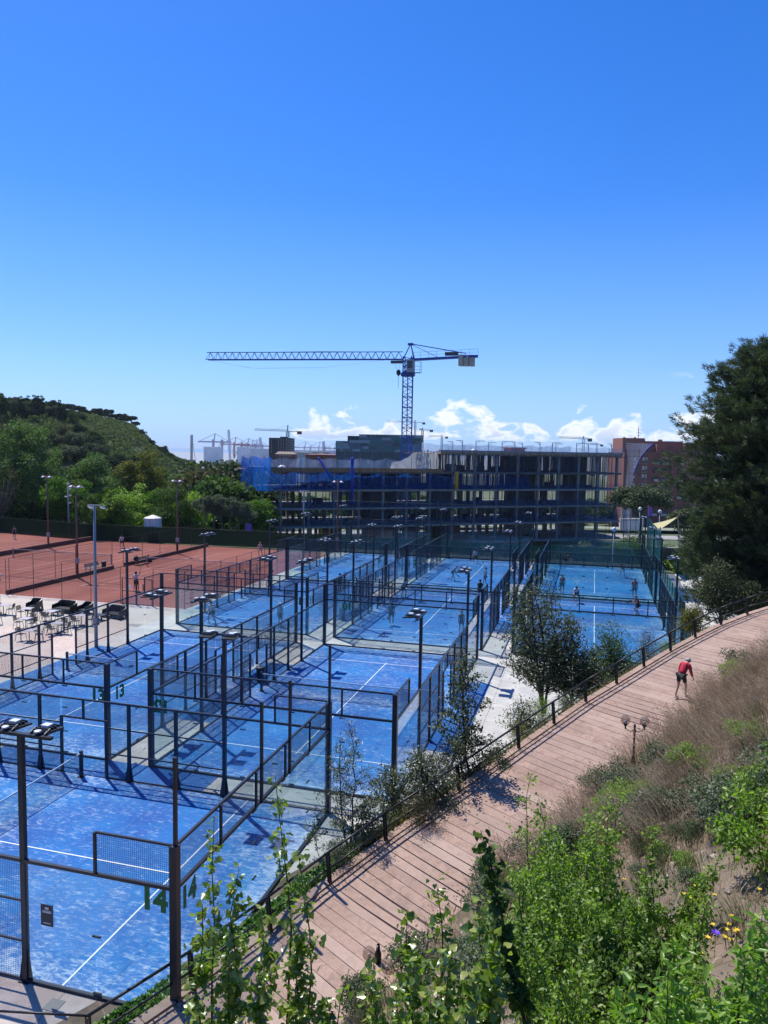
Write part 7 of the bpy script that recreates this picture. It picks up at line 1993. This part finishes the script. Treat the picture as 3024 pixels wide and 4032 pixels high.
for (x, y, f, lab, sh, so, ha, po_, hh, rk, cp, sl) in PPL:
    person(x, y, .014 if x > -12.1 else 0., f, lab, sh, so, ha, po_, hh, rk, cp, sl, ('dark padel racket held by the ' if rk == 'padel' else 'yellow tennis racket held by the ') + ' '.join(lab.split()[:9]) if rk else None)

# ------------------------------------------------------------------ things beyond the clay courts
tk = at(603, 2080, 101); tk_z = -1.0
r = root('water_tank', (tk[0], tk[1], -1.2), .2, 'white cylindrical tank hut with a shallow conical roof', 'tank'); wt = M('tank_white', (.68, .68, .68), .5, c2=(.58, .58, .58), scale=1)
MB().lathe([(1.16, -2.2), (1.16, at(603, 2040, 101)[2] + 1.2)], 12).build('wall', wt, r); hh = at(603, 2040, 101)[2] + 1.2
MB().lathe([(1.22, hh - .02), (1.18, hh + .05), (.05, hh + .45)], 12).build('roof', wt, r); MB().box(-.03, .03, -1.19, -1.15, 0, hh).build('seam', MATS['pale_grey_box'], r)
r = root('wooden_fence', tuple(at(-60, 2050, 118)), 0, 'brown board fence beyond the left clay court screen', 'fence'); r.location.z = -2.6; e = at(420, 2050, 118) - at(-60, 2050, 118); ang = math.atan2(e[1], e[0]); r.rotation_euler = (0, 0, ang); L_ = float(np.hypot(e[0], e[1])); bm = M('fence_board_red_brown', (.16, .06, .04), .85, c2=(.11, .05, .035), scale=3)
bb = cached('board', lambda: MB().box(-.36, .36, -.02, .02, 0, 2.6).mesh('board', bm))
x_ = .4
while x_ < L_: link('board', bb, r, (x_, 0, 0)); x_ += .76
MB().box(0, L_, -.08, -.03, 2.1, 2.22).build('rail', bm, r)
p = at(271, 2060, 107); r = root('signal_mast', (p[0], p[1], -2), 0, 'pale metal mast with small dishes and a lamp behind the clay screen', 'mast'); zt = at(271, 1898, 107)[2] + 2
MB().tube([(0, 0, 0), (0, 0, zt)], [.16, .1], 8).build('pole', greyp, r, True); 
for k, (dz, sx) in enumerate(((-2.2, -.3), (-2.0, .35), (-1.1, .3), (-3.1, .25), (-.4, .1))): MB().lathe([(.02, 0), (.2, .06), (.26, .18)], 10, (sx, -.1, zt + dz)).bar((0, 0, zt + dz), (sx, -.1, zt + dz), .05).build('dish', MATS['notice_white'], r, True)
for px, y0, D, lab, cc in ((978, 2010, 99, 'tall purple banner left of the unfinished building', (.22, .07, .38)),):
    p = at(px, y0, D); r = root('banner', (p[0], p[1], -1.5), .3, lab, 'banner'); zt = at(px, 2062, D)[2] + 1.5; MB().tube([(-.35, 0, 0), (-.35, 0, zt + .1)], .04, 6).build('pole', greyp, r); MB().box(-.32, .42, -.02, .02, .6, zt).build('flag', M('banner_purple', cc, .7), r)
p = at(2553, 2000, 80); r = root('banner', (p[0], p[1], .5), .4, 'purple banner on a pole above the teal netting', 'banner'); MB().tube([(0, 0, 0), (0, 0, at(2553, 1990, 80)[2] - .5)], .04, 6).build('pole', greyp, r); zt = at(2553, 1996, 80)[2] - .5; MB().box(.04, .42, -.015, .015, zt - .95, zt).build('flag', MATS['banner_purple'], r)
p = at(2745, 2020, 78); r = root('banner', (p[0], p[1], .5), .4, 'purple banner half hidden by the great pine', 'banner'); MB().tube([(0, 0, 0), (0, 0, 3.6)], .04, 6).build('pole', greyp, r); MB().box(-.5, .3, -.015, .015, 2.6, 3.5).build('flag', MATS['banner_purple'], r)
a, b_, c = at(2566, 2062, 86), at(2668, 2035, 82), at(2600, 2082, 78); r = root('shade_sail', tuple(a), 0, 'pale yellow triangular shade sail between tilted poles', 'shade sail'); A_ = np.array(a)
V = []; n = 8; F = []; idx = {}
for i in range(n + 1):
    for j in range(n + 1 - i):
        u_, v_ = i / n, j / n; q = (a * (1 - u_ - v_) + b_ * u_ + c * v_) - A_; q[2] -= .35 * (u_ * v_ + v_ * (1 - u_ - v_) + u_ * (1 - u_ - v_)); idx[(i, j)] = len(V); V.append(q)
for i in range(n):
    for j in range(n - i):
        F.append((idx[(i, j)], idx[(i + 1, j)], idx[(i, j + 1)]))
        if i + j < n - 1: F.append((idx[(i + 1, j)], idx[(i + 1, j + 1)], idx[(i, j + 1)]))
MB().add(V, F).build('sail', M('sail_sand', (.42, .38, .18), .8), r); 
for q, off in ((b_, (.6, .2)), (a, (-.4, .2)), (c, (.1, -.4))): MB().tube([q - A_ + np.array([0, 0, .15]), np.array([q[0] - A_[0] + off[0], q[1] - A_[1] + off[1], -A_[2]])], .06, 6).build('pole', greyp, r)
for i, (px, w) in enumerate(((2464, 2.6), (2488, 2.2), (2512, 2.2))):
    p = at(px, 2050, 168); r = root('skip_container', (p[0], p[1], -4.2), .1, ['pale site container left of three by the pink block', 'middle pale site container by the pink block', 'right pale site container by the pink block'][i], 'container'); MB().box(-w / 2, w / 2, -.6, .6, 0, p[2] + 4.6).build('body', wt, r); MB().box(-w / 2 - .05, w / 2 + .05, -.65, .65, p[2] + 4.6, p[2] + 4.7).build('lid', MATS['pale_grey_box'], r)
for px, py, D, lab in ((2520, 2010, 110, 'white globe street lamp by the pink block'), (2598, 2022, 100, 'slim street lamp left of the shade sail'), (2417, 2093, 82, 'small lamp post behind the far court fence'), (800, 1850, 128, 'curved street lamp in front of the dark wood')):
    p = at(px, py, D); r = root('street_lamp', (p[0], p[1], -3.4), 0, lab, 'street lamp'); MB().tube([(0, 0, 0), (0, 0, p[2] + 3.4)], [.09, .05], 8).build('pole', greyp, r, True); MB().lathe([(.05, 0), (.24, .12), (.26, .3), (.1, .5)], 10, (0, 0, p[2] + 3.4)).build('lamp_head', MATS['notice_white'], r, True)
# roads and embankment that show through the open floors
rd = M('far_road', (.36, .34, .31), .9, c2=(.26, .25, .23), scale=.4, world=True)


def ribbon(name, pts, w, m, lift):
    v = []
    for i, (la, D) in enumerate(pts):
        p = LD(la, D); q = LD(la, D + w); v += [(p[0], p[1], float(terrain_z(p[0], p[1])) + lift), (q[0], q[1], float(terrain_z(q[0], q[1])) + lift)]
    struct(MB().add(v, [(2 * i, 2 * i + 2, 2 * i + 3, 2 * i + 1) for i in range(len(pts) - 1)]).build(name, m))


ribbon('site_road', [(x, 150 + .1 * x + 8) for x in range(-60, 110, 6)], 12, rd, .15)
ribbon('site_track', [(x, 98 + .05 * x) for x in range(-8, 60, 4)], 7, M('track_dust', (.30, .25, .19), .95, c2=(.20, .17, .12), scale=.5, world=True), .12)
ribbon('pale_embankment', [(x, 178 + .1 * x) for x in range(-60, 110, 6)], 10, M('embankment_pale', (.30, .30, .24), .95, c2=(.16, .20, .11), scale=.3, world=True), .9)


def litter():
    n = 3200; s_ = G.uniform(14, 60, n); e = G.random(n) < .5; d = np.where(e, PWID - np.abs(G.normal(size=n)) * .35, np.abs(G.normal(size=n)) * .28 - .05); d = np.clip(d, -.25, PWID)
    P = np.array([surf(a, max(b_, .0)) + np.array([0, 0, .012 + (.04 if b_ < 0 else 0)]) for a, b_ in zip(s_, d)]); A = rdir(n); A[:, 2] *= .12; U = np.tile([0, 0, 1.], (n, 1)) + rdir(n) * .25
    V, F = leaves(P, unit(A), U, .045, 'oval', .4); m = leafmat('litter_leaf', (.09, .055, .03), (.16, .10, .05), (.10, .12, .04), .1, .0)
    o = link('leaf_litter', npmesh('leaf_litter', V, F, m)); tag(o, 'dead leaves blown along both edges of the path', 'leaf litter', kind='stuff')


litter()

# ------------------------------------------------------------------ the air: one even, closed box of thin haze
hz = MB().box(-16500, 16500, -15000, 17000, -27, 46).build('haze'); tag(hz, kind='stuff')
hm = bpy.data.materials.new('thin_haze'); hm.use_nodes = True; hm.node_tree.nodes.clear()
ho = N(hm.node_tree, 'ShaderNodeOutputMaterial'); hv = N(hm.node_tree, 'ShaderNodeVolumePrincipled'); hv.inputs['Density'].default_value = .00006
hv.inputs['Color'].default_value = (.82, .90, 1, 1); hv.inputs['Anisotropy'].default_value = .2
hm.node_tree.links.new(hv.outputs[0], ho.inputs['Volume']); hz.data.materials.append(hm)
